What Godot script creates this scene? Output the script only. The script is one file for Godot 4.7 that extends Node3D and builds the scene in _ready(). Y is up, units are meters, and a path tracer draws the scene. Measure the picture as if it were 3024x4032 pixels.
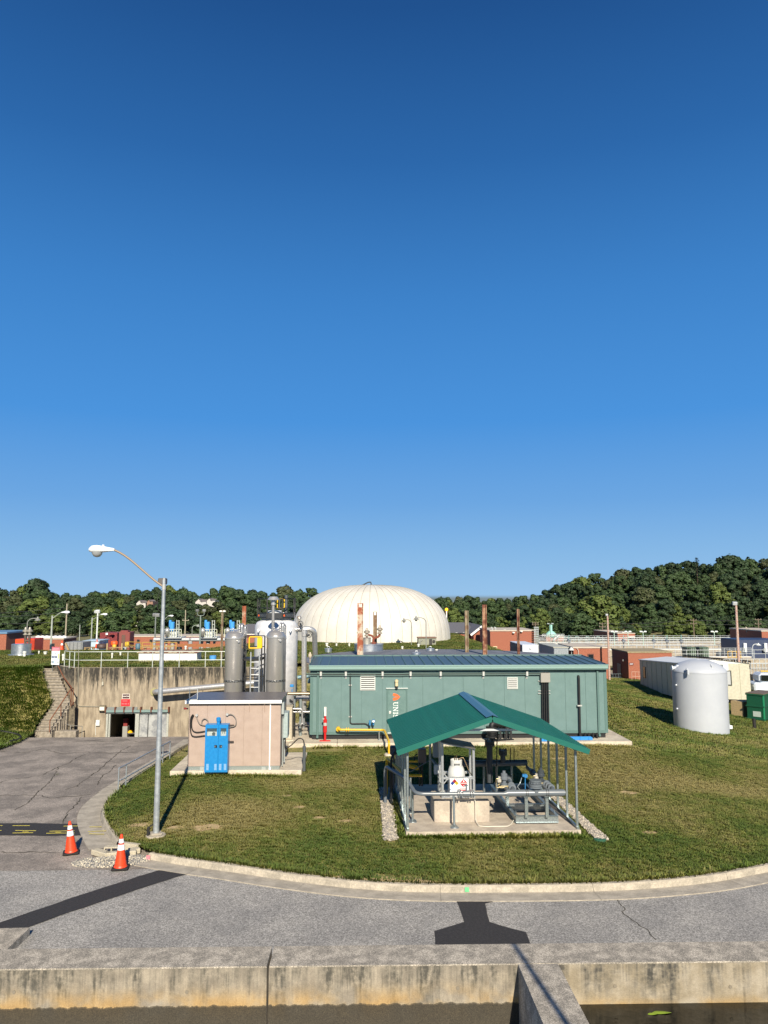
extends Node3D
# A sewage works: gas treatment yard in front of a digester terrace. Camera stands on a basin walkway, road at y = 0.

const FPX := 3000.0          # focal length in pixels of the 3024 x 4032 photograph
const EYE := Vector3(0, 7, 0)
const YAW := -2.0            # degrees, turned right
const PITCH := 6.35

var cam_basis: Basis
var used := {}
var mats := {}
var rng := RandomNumberGenerator.new()

func V3(x: float, y: float, z: float) -> Vector3: return Vector3(x, y, z)
# ---------------------------------------------------------------- pixels to places
func ray(px: float, py: float) -> Vector3:
	return cam_basis * Vector3((px - 1512.0) / FPX, (2016.0 - py) / FPX, -1.0)
func G(px: float, py: float, h: float) -> Vector3:      # where the pixel's ray meets the level h
	var d := ray(px, py)
	return EYE + d * ((h - EYE.y) / d.y)
func Z(px: float, py: float, dist: float) -> Vector3:   # at a known distance ahead (along -z)
	var d := ray(px, py)
	return EYE + d * (-dist / d.z)
func hz(py: float, dist: float) -> float:               # height of a pixel row near the picture's middle
	return Z(1512, py, dist).y

# ---------------------------------------------------------------- mesh builder
class B:
	var v := PackedVector3Array()
	var n := PackedVector3Array()
	var u := PackedVector2Array()
	var c := PackedColorArray()
	func tri(a: Vector3, b: Vector3, d: Vector3, na: Vector3, nb: Vector3, nd: Vector3):
		v.append(a); v.append(d); v.append(b)
		n.append(na); n.append(nd); n.append(nb)
		u.append(Vector2.ZERO); u.append(Vector2.ZERO); u.append(Vector2.ZERO)
	func q(a: Vector3, b: Vector3, d: Vector3, e: Vector3, outw: Vector3):   # a b d e round the face
		var m := (b - a).cross(d - a)
		if m.length_squared() < 1e-16: m = (d - a).cross(e - a)
		m = m.normalized()
		if m.dot(outw) < 0:
			m = -m
			tri(a, d, b, m, m, m); tri(a, e, d, m, m, m)
		else:
			tri(a, b, d, m, m, m); tri(a, d, e, m, m, m)
	func quv(a: Vector3, b: Vector3, d: Vector3, e: Vector3, ua: Vector2, ub: Vector2, ud: Vector2, ue: Vector2):
		var m := (b - a).cross(d - a).normalized()
		v.append_array([a, d, b, a, e, d]); n.append_array([m, m, m, m, m, m])
		u.append_array([ua, ud, ub, ua, ue, ud])
	func t3(a: Vector3, b: Vector3, d: Vector3, outw: Vector3):
		var m := (b - a).cross(d - a).normalized()
		if m.dot(outw) < 0: tri(a, d, b, -m, -m, -m)
		else: tri(a, b, d, m, m, m)
	func obox(ctr: Vector3, size: Vector3, bs := Basis.IDENTITY, bev := 0.0):
		var h := size * 0.5
		bev = minf(bev, minf(h.x, minf(h.y, h.z)) * 0.9)
		for ax in 3:
			var b1 := (ax + 1) % 3
			var b2 := (ax + 2) % 3
			for s in [-1.0, 1.0]:
				var p := []
				for k in [[-1, -1], [1, -1], [1, 1], [-1, 1]]:
					var w := Vector3.ZERO
					w[ax] = s * h[ax]; w[b1] = k[0] * (h[b1] - bev); w[b2] = k[1] * (h[b2] - bev)
					p.append(ctr + bs * w)
				var o := Vector3.ZERO
				o[ax] = s
				q(p[0], p[1], p[2], p[3], bs * o)
		if bev > 0:
			for ax in 3:
				var a1 := (ax + 1) % 3
				var a2 := (ax + 2) % 3
				for s1 in [-1.0, 1.0]:
					for s2 in [-1.0, 1.0]:
						var p := []
						for k in [[0, -1], [0, 1], [1, 1], [1, -1]]:
							var w := Vector3.ZERO
							w[ax] = k[1] * (h[ax] - bev)
							w[a1] = s1 * (h[a1] - (bev if k[0] == 1 else 0.0))
							w[a2] = s2 * (h[a2] - (bev if k[0] == 0 else 0.0))
							p.append(ctr + bs * w)
						var o := Vector3.ZERO
						o[a1] = s1; o[a2] = s2
						q(p[0], p[1], p[2], p[3], bs * o)
			for sx in [-1.0, 1.0]:
				for sy in [-1.0, 1.0]:
					for sz in [-1.0, 1.0]:
						var o := Vector3(sx, sy, sz)
						t3(ctr + bs * (o * Vector3(h.x, h.y - bev, h.z - bev)), ctr + bs * (o * Vector3(h.x - bev, h.y, h.z - bev)), ctr + bs * (o * Vector3(h.x - bev, h.y - bev, h.z)), bs * o)
	func box(p0: Vector3, p1: Vector3, bev := 0.0):
		obox((p0 + p1) * 0.5, (p1 - p0).abs(), Basis.IDENTITY, bev)
	func bar(a: Vector3, b: Vector3, w: float, t: float, up := Vector3.UP, bev := 0.0):   # a beam from a to b, w across, t along up
		var d := (b - a).normalized()
		if absf(d.dot(up)) > 0.99: up = Vector3.BACK
		var x := d.cross(up).normalized()
		var y := x.cross(d)
		obox((a + b) * 0.5, Vector3(w, t, (b - a).length()), Basis(x, y, -d), bev)
	func tube(pts: Array, r, sides := 8, cap := true):
		var k := pts.size()
		var rings := []
		var prev := Vector3.ZERO
		for i in k:
			var d: Vector3
			if i == 0: d = pts[1] - pts[0]
			elif i == k - 1: d = pts[k - 1] - pts[k - 2]
			else: d = (pts[i + 1] - pts[i]).normalized() + (pts[i] - pts[i - 1]).normalized()
			d = d.normalized()
			if prev == Vector3.ZERO: prev = Vector3.UP if absf(d.y) < 0.9 else Vector3.RIGHT
			var x := prev - d * prev.dot(d)
			if x.length() < 1e-4: x = d.cross(Vector3(0.3, 0.5, 0.8))
			x = x.normalized()
			prev = x
			var y := d.cross(x)
			var rr: float = r[i] if r is Array else r
			var ring := []
			for j in sides:
				var an := TAU * j / sides
				var o := x * cos(an) + y * sin(an)
				ring.append([pts[i] + o * rr, o])
			rings.append(ring)
		for i in k - 1:
			for j in sides:
				var a = rings[i][j]
				var b = rings[i][(j + 1) % sides]
				var cc = rings[i + 1][(j + 1) % sides]
				var e = rings[i + 1][j]
				tri(a[0], b[0], cc[0], a[1], b[1], cc[1]); tri(a[0], cc[0], e[0], a[1], cc[1], e[1])
		if cap:
			var d0: Vector3 = (pts[0] - pts[1]).normalized()
			var d1: Vector3 = (pts[k - 1] - pts[k - 2]).normalized()
			for j in sides:
				tri(pts[0], rings[0][(j + 1) % sides][0], rings[0][j][0], d0, d0, d0)
				tri(pts[k - 1], rings[k - 1][j][0], rings[k - 1][(j + 1) % sides][0], d1, d1, d1)
	func lathe(prof: Array, sides: int, xf := Transform3D.IDENTITY, smooth := false, arc := TAU, start := 0.0):
		var m := prof.size()
		var nn := []
		for i in m - 1:
			var e: Vector2 = prof[i + 1] - prof[i]
			nn.append(Vector2(e.y, -e.x).normalized())
		for i in m - 1:
			var n0: Vector2 = nn[i]
			var n1: Vector2 = nn[i]
			if smooth:
				if i > 0: n0 = (nn[i - 1] + nn[i]).normalized()
				if i < m - 2: n1 = (nn[i + 1] + nn[i]).normalized()
			for j in sides:
				var a0 := start + arc * j / sides
				var a1 := start + arc * (j + 1) / sides
				var c0 := Vector3(cos(a0), 0, -sin(a0))
				var c1 := Vector3(cos(a1), 0, -sin(a1))
				var A: Vector3 = xf * (c0 * prof[i].x + Vector3.UP * prof[i].y)
				var Bb: Vector3 = xf * (c1 * prof[i].x + Vector3.UP * prof[i].y)
				var C: Vector3 = xf * (c1 * prof[i + 1].x + Vector3.UP * prof[i + 1].y)
				var D: Vector3 = xf * (c0 * prof[i + 1].x + Vector3.UP * prof[i + 1].y)
				var na := (xf.basis * (c0 * n0.x + Vector3.UP * n0.y)).normalized()
				var nb := (xf.basis * (c1 * n0.x + Vector3.UP * n0.y)).normalized()
				var nc := (xf.basis * (c1 * n1.x + Vector3.UP * n1.y)).normalized()
				var nd := (xf.basis * (c0 * n1.x + Vector3.UP * n1.y)).normalized()
				if prof[i].x > 1e-6: tri(A, Bb, C, na, nb, nc)
				if prof[i + 1].x > 1e-6: tri(A, C, D, na, nc, nd)
	func cyl(base: Vector3, r: float, h: float, sides := 16, bev := 0.0):
		lathe([Vector2(0, 0), Vector2(r, 0), Vector2(r, h - bev), Vector2(r - bev, h), Vector2(0, h)], sides, Transform3D(Basis.IDENTITY, base))
	func disc_on(a: Vector3, dir: Vector3, r: float, h: float, sides := 16):   # a short drum from a along dir
		var d := dir.normalized()
		var x := d.cross(Vector3.UP if absf(d.y) < 0.9 else Vector3.RIGHT).normalized()
		lathe([Vector2(0, 0), Vector2(r, 0), Vector2(r, h), Vector2(0, h)], sides, Transform3D(Basis(x, d, x.cross(d)), a))
	func ribbon(pts: Array, w, lift := 0.0):
		for i in pts.size() - 1:
			var d: Vector3 = pts[i + 1] - pts[i]
			var s := Vector3(-d.z, 0, d.x).normalized()
			var wa: float = w[i] if w is Array else w
			var wb: float = w[i + 1] if w is Array else w
			var o := Vector3.UP * lift
			q(pts[i] - s * wa * 0.5 + o, pts[i] + s * wa * 0.5 + o, pts[i + 1] + s * wb * 0.5 + o, pts[i + 1] - s * wb * 0.5 + o, Vector3.UP)
	func prism(poly: PackedVector2Array, y0: float, y1: float):      # plan polygon (x, z), upright
		var ix := Geometry2D.triangulate_polygon(poly)
		for i in range(0, ix.size(), 3):
			var a := poly[ix[i]]; var b := poly[ix[i + 1]]; var d := poly[ix[i + 2]]
			t3(Vector3(a.x, y1, a.y), Vector3(b.x, y1, b.y), Vector3(d.x, y1, d.y), Vector3.UP)
			t3(Vector3(a.x, y0, a.y), Vector3(b.x, y0, b.y), Vector3(d.x, y0, d.y), Vector3.DOWN)
		var s := 1.0 if Geometry2D.is_polygon_clockwise(poly) else -1.0
		for i in poly.size():
			var a := poly[i]; var b := poly[(i + 1) % poly.size()]
			var e := (b - a).normalized()
			q(Vector3(a.x, y0, a.y), Vector3(b.x, y0, b.y), Vector3(b.x, y1, b.y), Vector3(a.x, y1, a.y), Vector3(-e.y * s, 0, e.x * s))
	func mesh() -> ArrayMesh:
		var arr := []
		arr.resize(Mesh.ARRAY_MAX)
		arr[Mesh.ARRAY_VERTEX] = v
		arr[Mesh.ARRAY_NORMAL] = n
		if u.size() == v.size(): arr[Mesh.ARRAY_TEX_UV] = u
		if c.size() == v.size(): arr[Mesh.ARRAY_COLOR] = c
		var m := ArrayMesh.new()
		m.add_surface_from_arrays(Mesh.PRIMITIVE_TRIANGLES, arr)
		return m

# ---------------------------------------------------------------- nodes
func nm(s: String) -> String:
	if not used.has(s):
		used[s] = 0
		return s
	used[s] += 1
	return "%s_%03d" % [s, used[s]]
func thing(called: String, label: String, cat: String, group := "", at := Vector3.ZERO) -> Node3D:
	var o := Node3D.new()
	o.name = nm(called)
	add_child(o)
	o.position = at
	tag(o, label, cat, group)
	return o
func tag(o: Node, label: String, cat: String, group := ""):
	o.set_meta("label", label); o.set_meta("category", cat)
	if group != "": o.set_meta("group", group)
func part(th: Node3D, called: String, b, m: Material) -> MeshInstance3D:    # vertices of b are world places
	var o := MeshInstance3D.new()
	o.name = called
	o.mesh = b if b is Mesh else b.mesh()
	o.material_override = m
	th.add_child(o, true)
	if th is MeshInstance3D: return o
	o.position = -th.position
	return o
func piece(th: Node3D, called: String, mesh: Mesh, m: Material, xf: Transform3D) -> MeshInstance3D:   # shared mesh put somewhere in the world
	var o := MeshInstance3D.new()
	o.name = called
	o.mesh = mesh
	o.material_override = m
	th.add_child(o, true)
	o.transform = xf
	if not th is MeshInstance3D: o.position = xf.origin - th.position
	return o
func one(called: String, label: String, cat: String, b: B, m: Material, group := "") -> MeshInstance3D:
	var o := MeshInstance3D.new()
	o.name = nm(called)
	o.mesh = b.mesh()
	o.material_override = m
	add_child(o)
	tag(o, label, cat, group)
	return o
func struct(called: String, b, m: Material, parent: Node3D = null) -> MeshInstance3D:
	var o := MeshInstance3D.new()
	o.name = nm(called) if parent == null else called
	o.mesh = b if b is Mesh else b.mesh()
	o.material_override = m
	if parent == null:
		add_child(o)
		o.set_meta("kind", "structure")
	else: parent.add_child(o, true)
	return o
func struct_node(called: String) -> Node3D:
	var o := Node3D.new()
	o.name = nm(called)
	add_child(o)
	o.set_meta("kind", "structure")
	return o
func copy(o: Node3D, called: String, label: String, at: Vector3, turn := 0.0, scl := Vector3.ONE) -> Node3D:
	var r: Node3D = o.duplicate()
	r.name = nm(called)
	add_child(r)
	r.position = at
	r.rotation.y = turn
	r.scale = scl
	if label != "": r.set_meta("label", label)
	return r
func words(th: Node3D, called: String, txt: String, size: float, m: Material, xf: Transform3D, depth := 0.004, serif := false) -> MeshInstance3D:
	var t := TextMesh.new()
	var f := SystemFont.new()
	f.font_names = PackedStringArray(["Droid Serif" if serif else "Droid Sans"])
	if not serif: f.font_weight = 700
	t.font = f
	t.text = txt
	t.font_size = 48
	t.pixel_size = size / 36.0
	t.depth = depth
	t.curve_step = 2.0
	return piece(th, called, t, m, xf)
func round_path(pts: Array, rad: float, seg := 5) -> Array:
	var out := [pts[0]]
	for i in range(1, pts.size() - 1):
		var p: Vector3 = pts[i]
		var a: Vector3 = pts[i - 1] - p
		var b: Vector3 = pts[i + 1] - p
		var l := minf(rad, minf(a.length(), b.length()) * 0.49)
		var pa := p + a.normalized() * l
		var pb := p + b.normalized() * l
		for k in seg + 1:
			var t := float(k) / seg
			out.append(pa.lerp(p, t).lerp(p.lerp(pb, t), t))
	out.append(pts[-1])
	return out

# ---------------------------------------------------------------- materials
func c(hex: String) -> Color: return Color(hex)
func pm(hex: String, rough := 0.6, metal := 0.0) -> StandardMaterial3D:     # plain paint
	var key := "%s_%s_%s" % [hex, rough, metal]
	if mats.has(key): return mats[key]
	var m := StandardMaterial3D.new()
	m.albedo_color = Color(hex)
	m.roughness = rough
	m.metallic = metal
	mats[key] = m
	return m
func noise_img(sd: int, size: int, freq: float, oct := 5) -> PackedByteArray:
	var f := FastNoiseLite.new()
	f.seed = sd
	f.noise_type = FastNoiseLite.TYPE_SIMPLEX
	f.frequency = freq
	f.fractal_type = FastNoiseLite.FRACTAL_FBM
	f.fractal_octaves = oct
	return f.get_seamless_image(size, size, false, false, 0.15, true).get_data()
# a surface of two tones c1 to c2 in patches, with a grain of its own; tile = metres that the pattern covers
func nmat(key: String, hex1: String, hex2: String, tile := 3.0, freq := 0.015, rough := 0.85, metal := 0.0, speck := 0.06, bump := 0.0, gain := 1.6, size := 256) -> StandardMaterial3D:
	if mats.has(key): return mats[key]
	var sd := hash(key) % 10000
	var d := noise_img(sd, size, freq)
	var e := noise_img(sd + 7, size, freq * 5.0, 3)
	var r := RandomNumberGenerator.new()
	r.seed = sd
	var a := Color(hex1)
	var b := Color(hex2)
	var out := PackedByteArray()
	out.resize(size * size * 3)
	for i in size * size:
		var t := clampf((d[i] / 255.0 - 0.5) * gain + 0.5 + (e[i] / 255.0 - 0.5) * 0.35 * gain, 0, 1)
		var s := 1.0 + (r.randf() - 0.5) * 2.0 * speck
		out[i * 3] = clampi(int((a.r + (b.r - a.r) * t) * s * 255.0), 0, 255)
		out[i * 3 + 1] = clampi(int((a.g + (b.g - a.g) * t) * s * 255.0), 0, 255)
		out[i * 3 + 2] = clampi(int((a.b + (b.b - a.b) * t) * s * 255.0), 0, 255)
	var im := Image.create_from_data(size, size, false, Image.FORMAT_RGB8, out)
	var m := StandardMaterial3D.new()
	m.albedo_texture = ImageTexture.create_from_image(im)
	m.roughness = rough
	m.metallic = metal
	m.uv1_triplanar = true
	m.uv1_world_triplanar = true
	m.uv1_triplanar_sharpness = 6.0
	m.uv1_scale = Vector3.ONE / tile
	if bump > 0:
		var g := PackedByteArray()
		g.resize(size * size)
		for i in size * size: g[i] = clampi(int(e[i] * 0.6 + r.randf() * 100.0), 0, 255)
		var h := Image.create_from_data(size, size, false, Image.FORMAT_L8, g)
		h.convert(Image.FORMAT_RGBA8)
		h.bump_map_to_normal_map(bump)
		m.normal_enabled = true
		m.normal_texture = ImageTexture.create_from_image(h)
	mats[key] = m
	return m
# weathered concrete: streaks that run down from the top edge, blotches, grain; u along, v down the face
func wall_tex(sd: int, w: int, h: int, lo: String, hi: String, stain: String, reach: float, foot: String, foot_share: float, much := 1.0, iron := 0.0) -> StandardMaterial3D:
	var f := FastNoiseLite.new()
	f.seed = sd
	f.frequency = 0.03
	f.fractal_octaves = 4
	var g := FastNoiseLite.new()
	g.seed = sd + 3
	g.frequency = 0.012
	g.fractal_octaves = 5
	var r := RandomNumberGenerator.new()
	r.seed = sd
	var out := PackedByteArray()
	out.resize(w * h * 3)
	var a := Color(lo); var b := Color(hi); var s := Color(stain); var ft := Color(foot)
	for x in w:
		var run := (0.3 + 0.7 * clampf(0.5 + f.get_noise_2d(x * 0.7, 7.0) * 0.9 + f.get_noise_2d(x * 5.0, 20.0) * 0.5, 0, 1)) * reach       # how far this streak runs
		var dense := clampf(0.5 + f.get_noise_2d(x * 0.5, 90.0) * 1.1 + f.get_noise_2d(x * 7.0, 40.0) * 0.35, 0, 1)
		for y in h:
			var v := float(y) / h
			var t := clampf(0.5 + g.get_noise_2d(x * 1.5, y * 1.1) * 1.3 + f.get_noise_2d(x * 3.0, y * 0.35) * 0.5, 0, 1)
			var col := a.lerp(b, t)
			var k := clampf((run - v) / maxf(run * 0.75, 0.02), 0, 1) * dense * clampf(0.7 + 1.0 * f.get_noise_2d(x * 3.0, y * 0.45) + 0.55 * g.get_noise_2d(x * 6.0, y * 5.0) + 0.3 * f.get_noise_2d(x * 9.0, y * 9.0), 0, 1.3)
			col = col.lerp(s, clampf(k * much, 0, 0.92))
			if foot_share > 0:
				var edge := 1.0 - foot_share + f.get_noise_2d(x * 1.5, 300.0) * 0.025
				if iron > 0.0: col = col.lerp(Color("b0843f"), iron * exp(-pow((edge - v) / 0.16, 2.0)) * clampf(0.55 + g.get_noise_2d(x * 0.7, y * 0.5 + 500.0) * 1.8, 0, 1))
				if v > edge: col = col.lerp(ft, 0.85 if v > edge + 0.015 else 0.6)
			var sp := 1.0 + (r.randf() - 0.5) * (0.16 if foot_share <= 0 or v < 1.0 - foot_share else 0.55)
			var i := (y * w + x) * 3
			out[i] = clampi(int(col.r * sp * 255.0), 0, 255)
			out[i + 1] = clampi(int(col.g * sp * 255.0), 0, 255)
			out[i + 2] = clampi(int(col.b * sp * 255.0), 0, 255)
	var m := StandardMaterial3D.new()
	m.albedo_texture = ImageTexture.create_from_image(Image.create_from_data(w, h, false, Image.FORMAT_RGB8, out))
	m.roughness = 0.92
	return m

# ---------------------------------------------------------------- land
var rbf_p := []
var rbf_w := []
func rbf_fit(pts: Array):                       # thin plate through (x, z, height)
	rbf_p = pts
	var k := pts.size()
	var m := k + 3
	var A := []
	for i in m:
		var row := PackedFloat64Array()
		row.resize(m + 1)
		A.append(row)
	for i in k:
		for j in k:
			A[i][j] = tps(Vector2(pts[i].x, pts[i].y).distance_to(Vector2(pts[j].x, pts[j].y)))
		A[i][i] += 0.05
		A[i][k] = 1.0; A[i][k + 1] = pts[i].x; A[i][k + 2] = pts[i].y
		A[k][i] = 1.0; A[k + 1][i] = pts[i].x; A[k + 2][i] = pts[i].y
		A[i][m] = pts[i].z
	for i in m:
		var best := i
		for j in range(i, m):
			if absf(A[j][i]) > absf(A[best][i]): best = j
		var tmp = A[i]; A[i] = A[best]; A[best] = tmp
		for j in range(i + 1, m):
			var s: float = A[j][i] / A[i][i]
			if s != 0.0:
				for q in range(i, m + 1): A[j][q] -= s * A[i][q]
	rbf_w.resize(m)
	for i in range(m - 1, -1, -1):
		var s: float = A[i][m]
		for j in range(i + 1, m): s -= A[i][j] * rbf_w[j]
		rbf_w[i] = s / A[i][i]
func tps(r: float) -> float: return 0.0 if r < 1e-6 else r * r * log(r)
func lawn_h(x: float, z: float) -> float:
	var k := rbf_p.size()
	var s: float = rbf_w[k] + rbf_w[k + 1] * x + rbf_w[k + 2] * z
	for i in k:
		var dx: float = x - rbf_p[i].x
		var dz: float = z - rbf_p[i].y
		var r2 := dx * dx + dz * dz
		if r2 > 1e-9: s += rbf_w[i] * 0.5 * r2 * log(r2)
	return minf(s, 2.5) if z < -40.0 else s
func drive_h(x: float, z: float) -> float:
	var d := -z
	if d < 24.0: return 0.0
	if d < 42.5: return -0.45 * pow((d - 24.0) / 18.5, 1.3)
	return lerpf(-0.45, -1.95, smoothstep(42.5, 45.6, d))
func bank_h(x: float, z: float) -> float:
	var d := -z - 0.3 * minf(0.0, x + 17.6)
	var t := clampf((d - 42.9) / 5.3, 0, 1)
	return lerpf(drive_h(x, maxf(z, -42.4)) + 0.1, 2.75, lerpf(t, smoothstep(0.0, 1.0, t), 0.25)) + 0.5 * smoothstep(-17.2, -20.0, x) * smoothstep(36.0, 42.0, d) * (1.0 - t)
func edge_d(x: float) -> float: return lerpf(62.0, 73.0, smoothstep(-14.0, -8.0, x))
func terrace_h(x: float, z: float) -> float:
	var k := smoothstep(0.0, 14.0, -z - edge_d(x) - (18.0 if x > -9 else 0.0) * smoothstep(-9.0, -5.0, x))
	var side := 2.75
	side = lerpf(2.75, 0.0, smoothstep(11.0, 16.0, x))
	return lerpf(side, -3.0, k)
func far_h(x: float, z: float) -> float:
	var d := -z
	var side := smoothstep(0.16, 0.42, x / maxf(d, 1.0))
	return -3.0 + side * 10.0 * smoothstep(185.0, 260.0, d) + 0.0
func sheet(b: B, poly: PackedVector2Array, step: float, hf: Callable, step_z := 0.0):
	if step_z <= 0: step_z = step
	var lo := Vector2(1e9, 1e9)
	var hi := -lo
	for p in poly:
		lo = lo.min(p); hi = hi.max(p)
	var nx := int(ceil((hi.x - lo.x) / step))
	var nz := int(ceil((hi.y - lo.y) / step_z))
	var e := 0.15
	for i in nx:
		for j in nz:
			var x0 := lo.x + i * step
			var z0 := lo.y + j * step_z
			var cell := PackedVector2Array([Vector2(x0, z0), Vector2(x0 + step, z0), Vector2(x0 + step, z0 + step_z), Vector2(x0, z0 + step_z)])
			var inside := 0
			for p in cell: inside += int(Geometry2D.is_point_in_polygon(p, poly))
			var got := [cell]
			if inside < 4: got = Geometry2D.intersect_polygons(cell, poly)
			for g in got:
				var ix := Geometry2D.triangulate_polygon(g)
				for t in range(0, ix.size(), 3):
					var P := []
					for m in 3:
						var w: Vector2 = g[ix[t + m]]
						var hh: float = hf.call(w.x, w.y)
						P.append([Vector3(w.x, hh, w.y), Vector3(hh - float(hf.call(w.x + e, w.y)), e, hh - float(hf.call(w.x, w.y + e))).normalized()])
					if (P[1][0] - P[0][0]).cross(P[2][0] - P[0][0]).y < 0:
						var tmp = P[1]; P[1] = P[2]; P[2] = tmp
					b.tri(P[0][0], P[1][0], P[2][0], P[0][1], P[1][1], P[2][1])
func v2(p: Vector3) -> Vector2: return Vector2(p.x, p.z)

# ================================================================ the scene
func _ready():
	rng.seed = 11
	cam_basis = Basis(Vector3.UP, deg_to_rad(YAW)) * Basis(Vector3.RIGHT, deg_to_rad(PITCH))
	var cam := Camera3D.new()
	cam.name = "camera"
	cam.fov = rad_to_deg(2.0 * atan(2016.0 / FPX))
	cam.near = 0.1
	cam.far = 4000.0
	cam.transform = Transform3D(cam_basis, EYE)
	add_child(cam)
	cam.current = true
	make_sky()
	var sun := DirectionalLight3D.new()
	sun.name = "sun"
	sun.light_energy = 1.55
	sun.light_color = Color(1.0, 0.955, 0.88)
	sun.light_angular_distance = 0.5
	sun.shadow_enabled = true
	add_child(sun)
	var el := deg_to_rad(31.0)
	var az := deg_to_rad(-5.6)
	sun.look_at_from_position(Vector3.ZERO, V3(sin(az) * cos(el), -sin(el), -cos(az) * cos(el)))
	make_land()
	make_basin()
	make_digester_wall()
	make_stairs()
	make_terrace_things()
	make_dome()
	make_green_building()
	make_pink_building()
	make_vessels()
	make_shelter()
	make_street_bits()
	make_tank_and_trailer()
	make_far_left()
	make_far_right()
	make_trees()
	make_grass()

func make_sky():
	var we := WorldEnvironment.new()
	we.name = "world_environment"
	var env := Environment.new()
	env.background_mode = Environment.BG_SKY
	env.tonemap_mode = Environment.TONE_MAPPER_LINEAR
	env.tonemap_exposure = 1.6
	env.sdfgi_enabled = true
	env.ssao_enabled = true
	env.ssil_enabled = true
	# clear air, by height above the horizon (degrees): paler low down, deep blue overhead
	var steps := [[-90.0, "6f7a70"], [-4.0, "8c9aa4"], [0.0, "96c0e6"], [3.0, "86b6e2"], [7.0, "6ba4de"], [13.0, "4b92d9"], [22.0, "3d80c6"], [31.0, "2c66a8"], [40.0, "20508c"], [60.0, "1b4379"], [90.0, "183c6e"]]
	var w := 2048
	var h := 1024
	var im := Image.create(w, h, false, Image.FORMAT_RGBF)
	for y in h:
		var e := 90.0 - 180.0 * (y + 0.5) / h
		var k := 0
		while k < steps.size() - 2 and e > steps[k + 1][0]: k += 1
		var t: float = clampf((e - steps[k][0]) / (steps[k + 1][0] - steps[k][0]), 0, 1)
		im.fill_rect(Rect2i(0, y, w, 1), Color(steps[k][1]).srgb_to_linear().lerp(Color(steps[k + 1][1]).srgb_to_linear(), t))
	# thin cirrus wisps: [azimuth and height of both ends in degrees, half width, strength]
	for a in [[-30.0, 2.9, -22.0, 2.1, 0.55, 0.10], [10.5, 8.2, 13.2, 10.0, 0.14, 0.035], [6.2, 5.3, 7.3, 6.0, 0.1, 0.035], [13.0, 11.9, 15.5, 12.2, 0.12, 0.02]]:
		var p0 := Vector2((a[0] / 360.0 + 0.5) * w, (90.0 - a[1]) / 180.0 * h)
		var p1 := Vector2((a[2] / 360.0 + 0.5) * w, (90.0 - a[3]) / 180.0 * h)
		var hw: float = a[4] / 180.0 * h
		for y in range(int(minf(p0.y, p1.y) - hw * 3), int(maxf(p0.y, p1.y) + hw * 3)):
			for x in range(int(p0.x), int(p1.x)):
				var s := (Vector2(x, y) - p0).dot(p1 - p0) / (p1 - p0).length_squared()
				var off := Vector2(x, y).distance_to(p0.lerp(p1, clampf(s, 0, 1))) / hw
				var k: float = a[5] * exp(-off * off) * sin(PI * clampf(s, 0, 1)) * (0.7 + 0.3 * sin(x * 0.9 + y))
				var o := im.get_pixel(x, y)
				im.set_pixel(x, y, o.lerp(Color(0.75, 0.8, 0.85), k))
	var sm := PanoramaSkyMaterial.new()
	sm.panorama = ImageTexture.create_from_image(im)
	sm.energy_multiplier = 1.0
	var sky := Sky.new()
	sky.sky_material = sm
	env.sky = sky
	env.background_energy_multiplier = 0.65
	we.environment = env
	add_child(we)

var kerb_in := []       # the lawn's edge along the kerb, plan
var lawn_poly := PackedVector2Array()
var bare := []
func off_line(pts: Array, by: float) -> Array:     # plan offset of a polyline to its left
	var out := []
	for i in pts.size():
		var d: Vector3 = pts[mini(i + 1, pts.size() - 1)] - pts[maxi(i - 1, 0)]
		out.append(pts[i] + V3(d.z, 0, -d.x).normalized() * by)
	return out
func smooth_line(pts: Array, per := 6) -> Array:
	var cv := Curve3D.new()
	for i in pts.size():
		var t: Vector3 = (pts[mini(i + 1, pts.size() - 1)] - pts[maxi(i - 1, 0)]) / 6.0
		cv.add_point(pts[i], -t, t)
	var out := []
	var nseg := (pts.size() - 1) * per
	for i in nseg + 1: out.append(cv.samplef(float(i) / per))
	return out
func patch_flat(poly: Array, lift: float, hf: Callable) -> B:
	var b := B.new()
	var p := PackedVector2Array()
	for q in poly: p.append(v2(q))
	sheet(b, p, 1.0, func(x, z): return hf.call(x, z) + lift)
	return b

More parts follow.
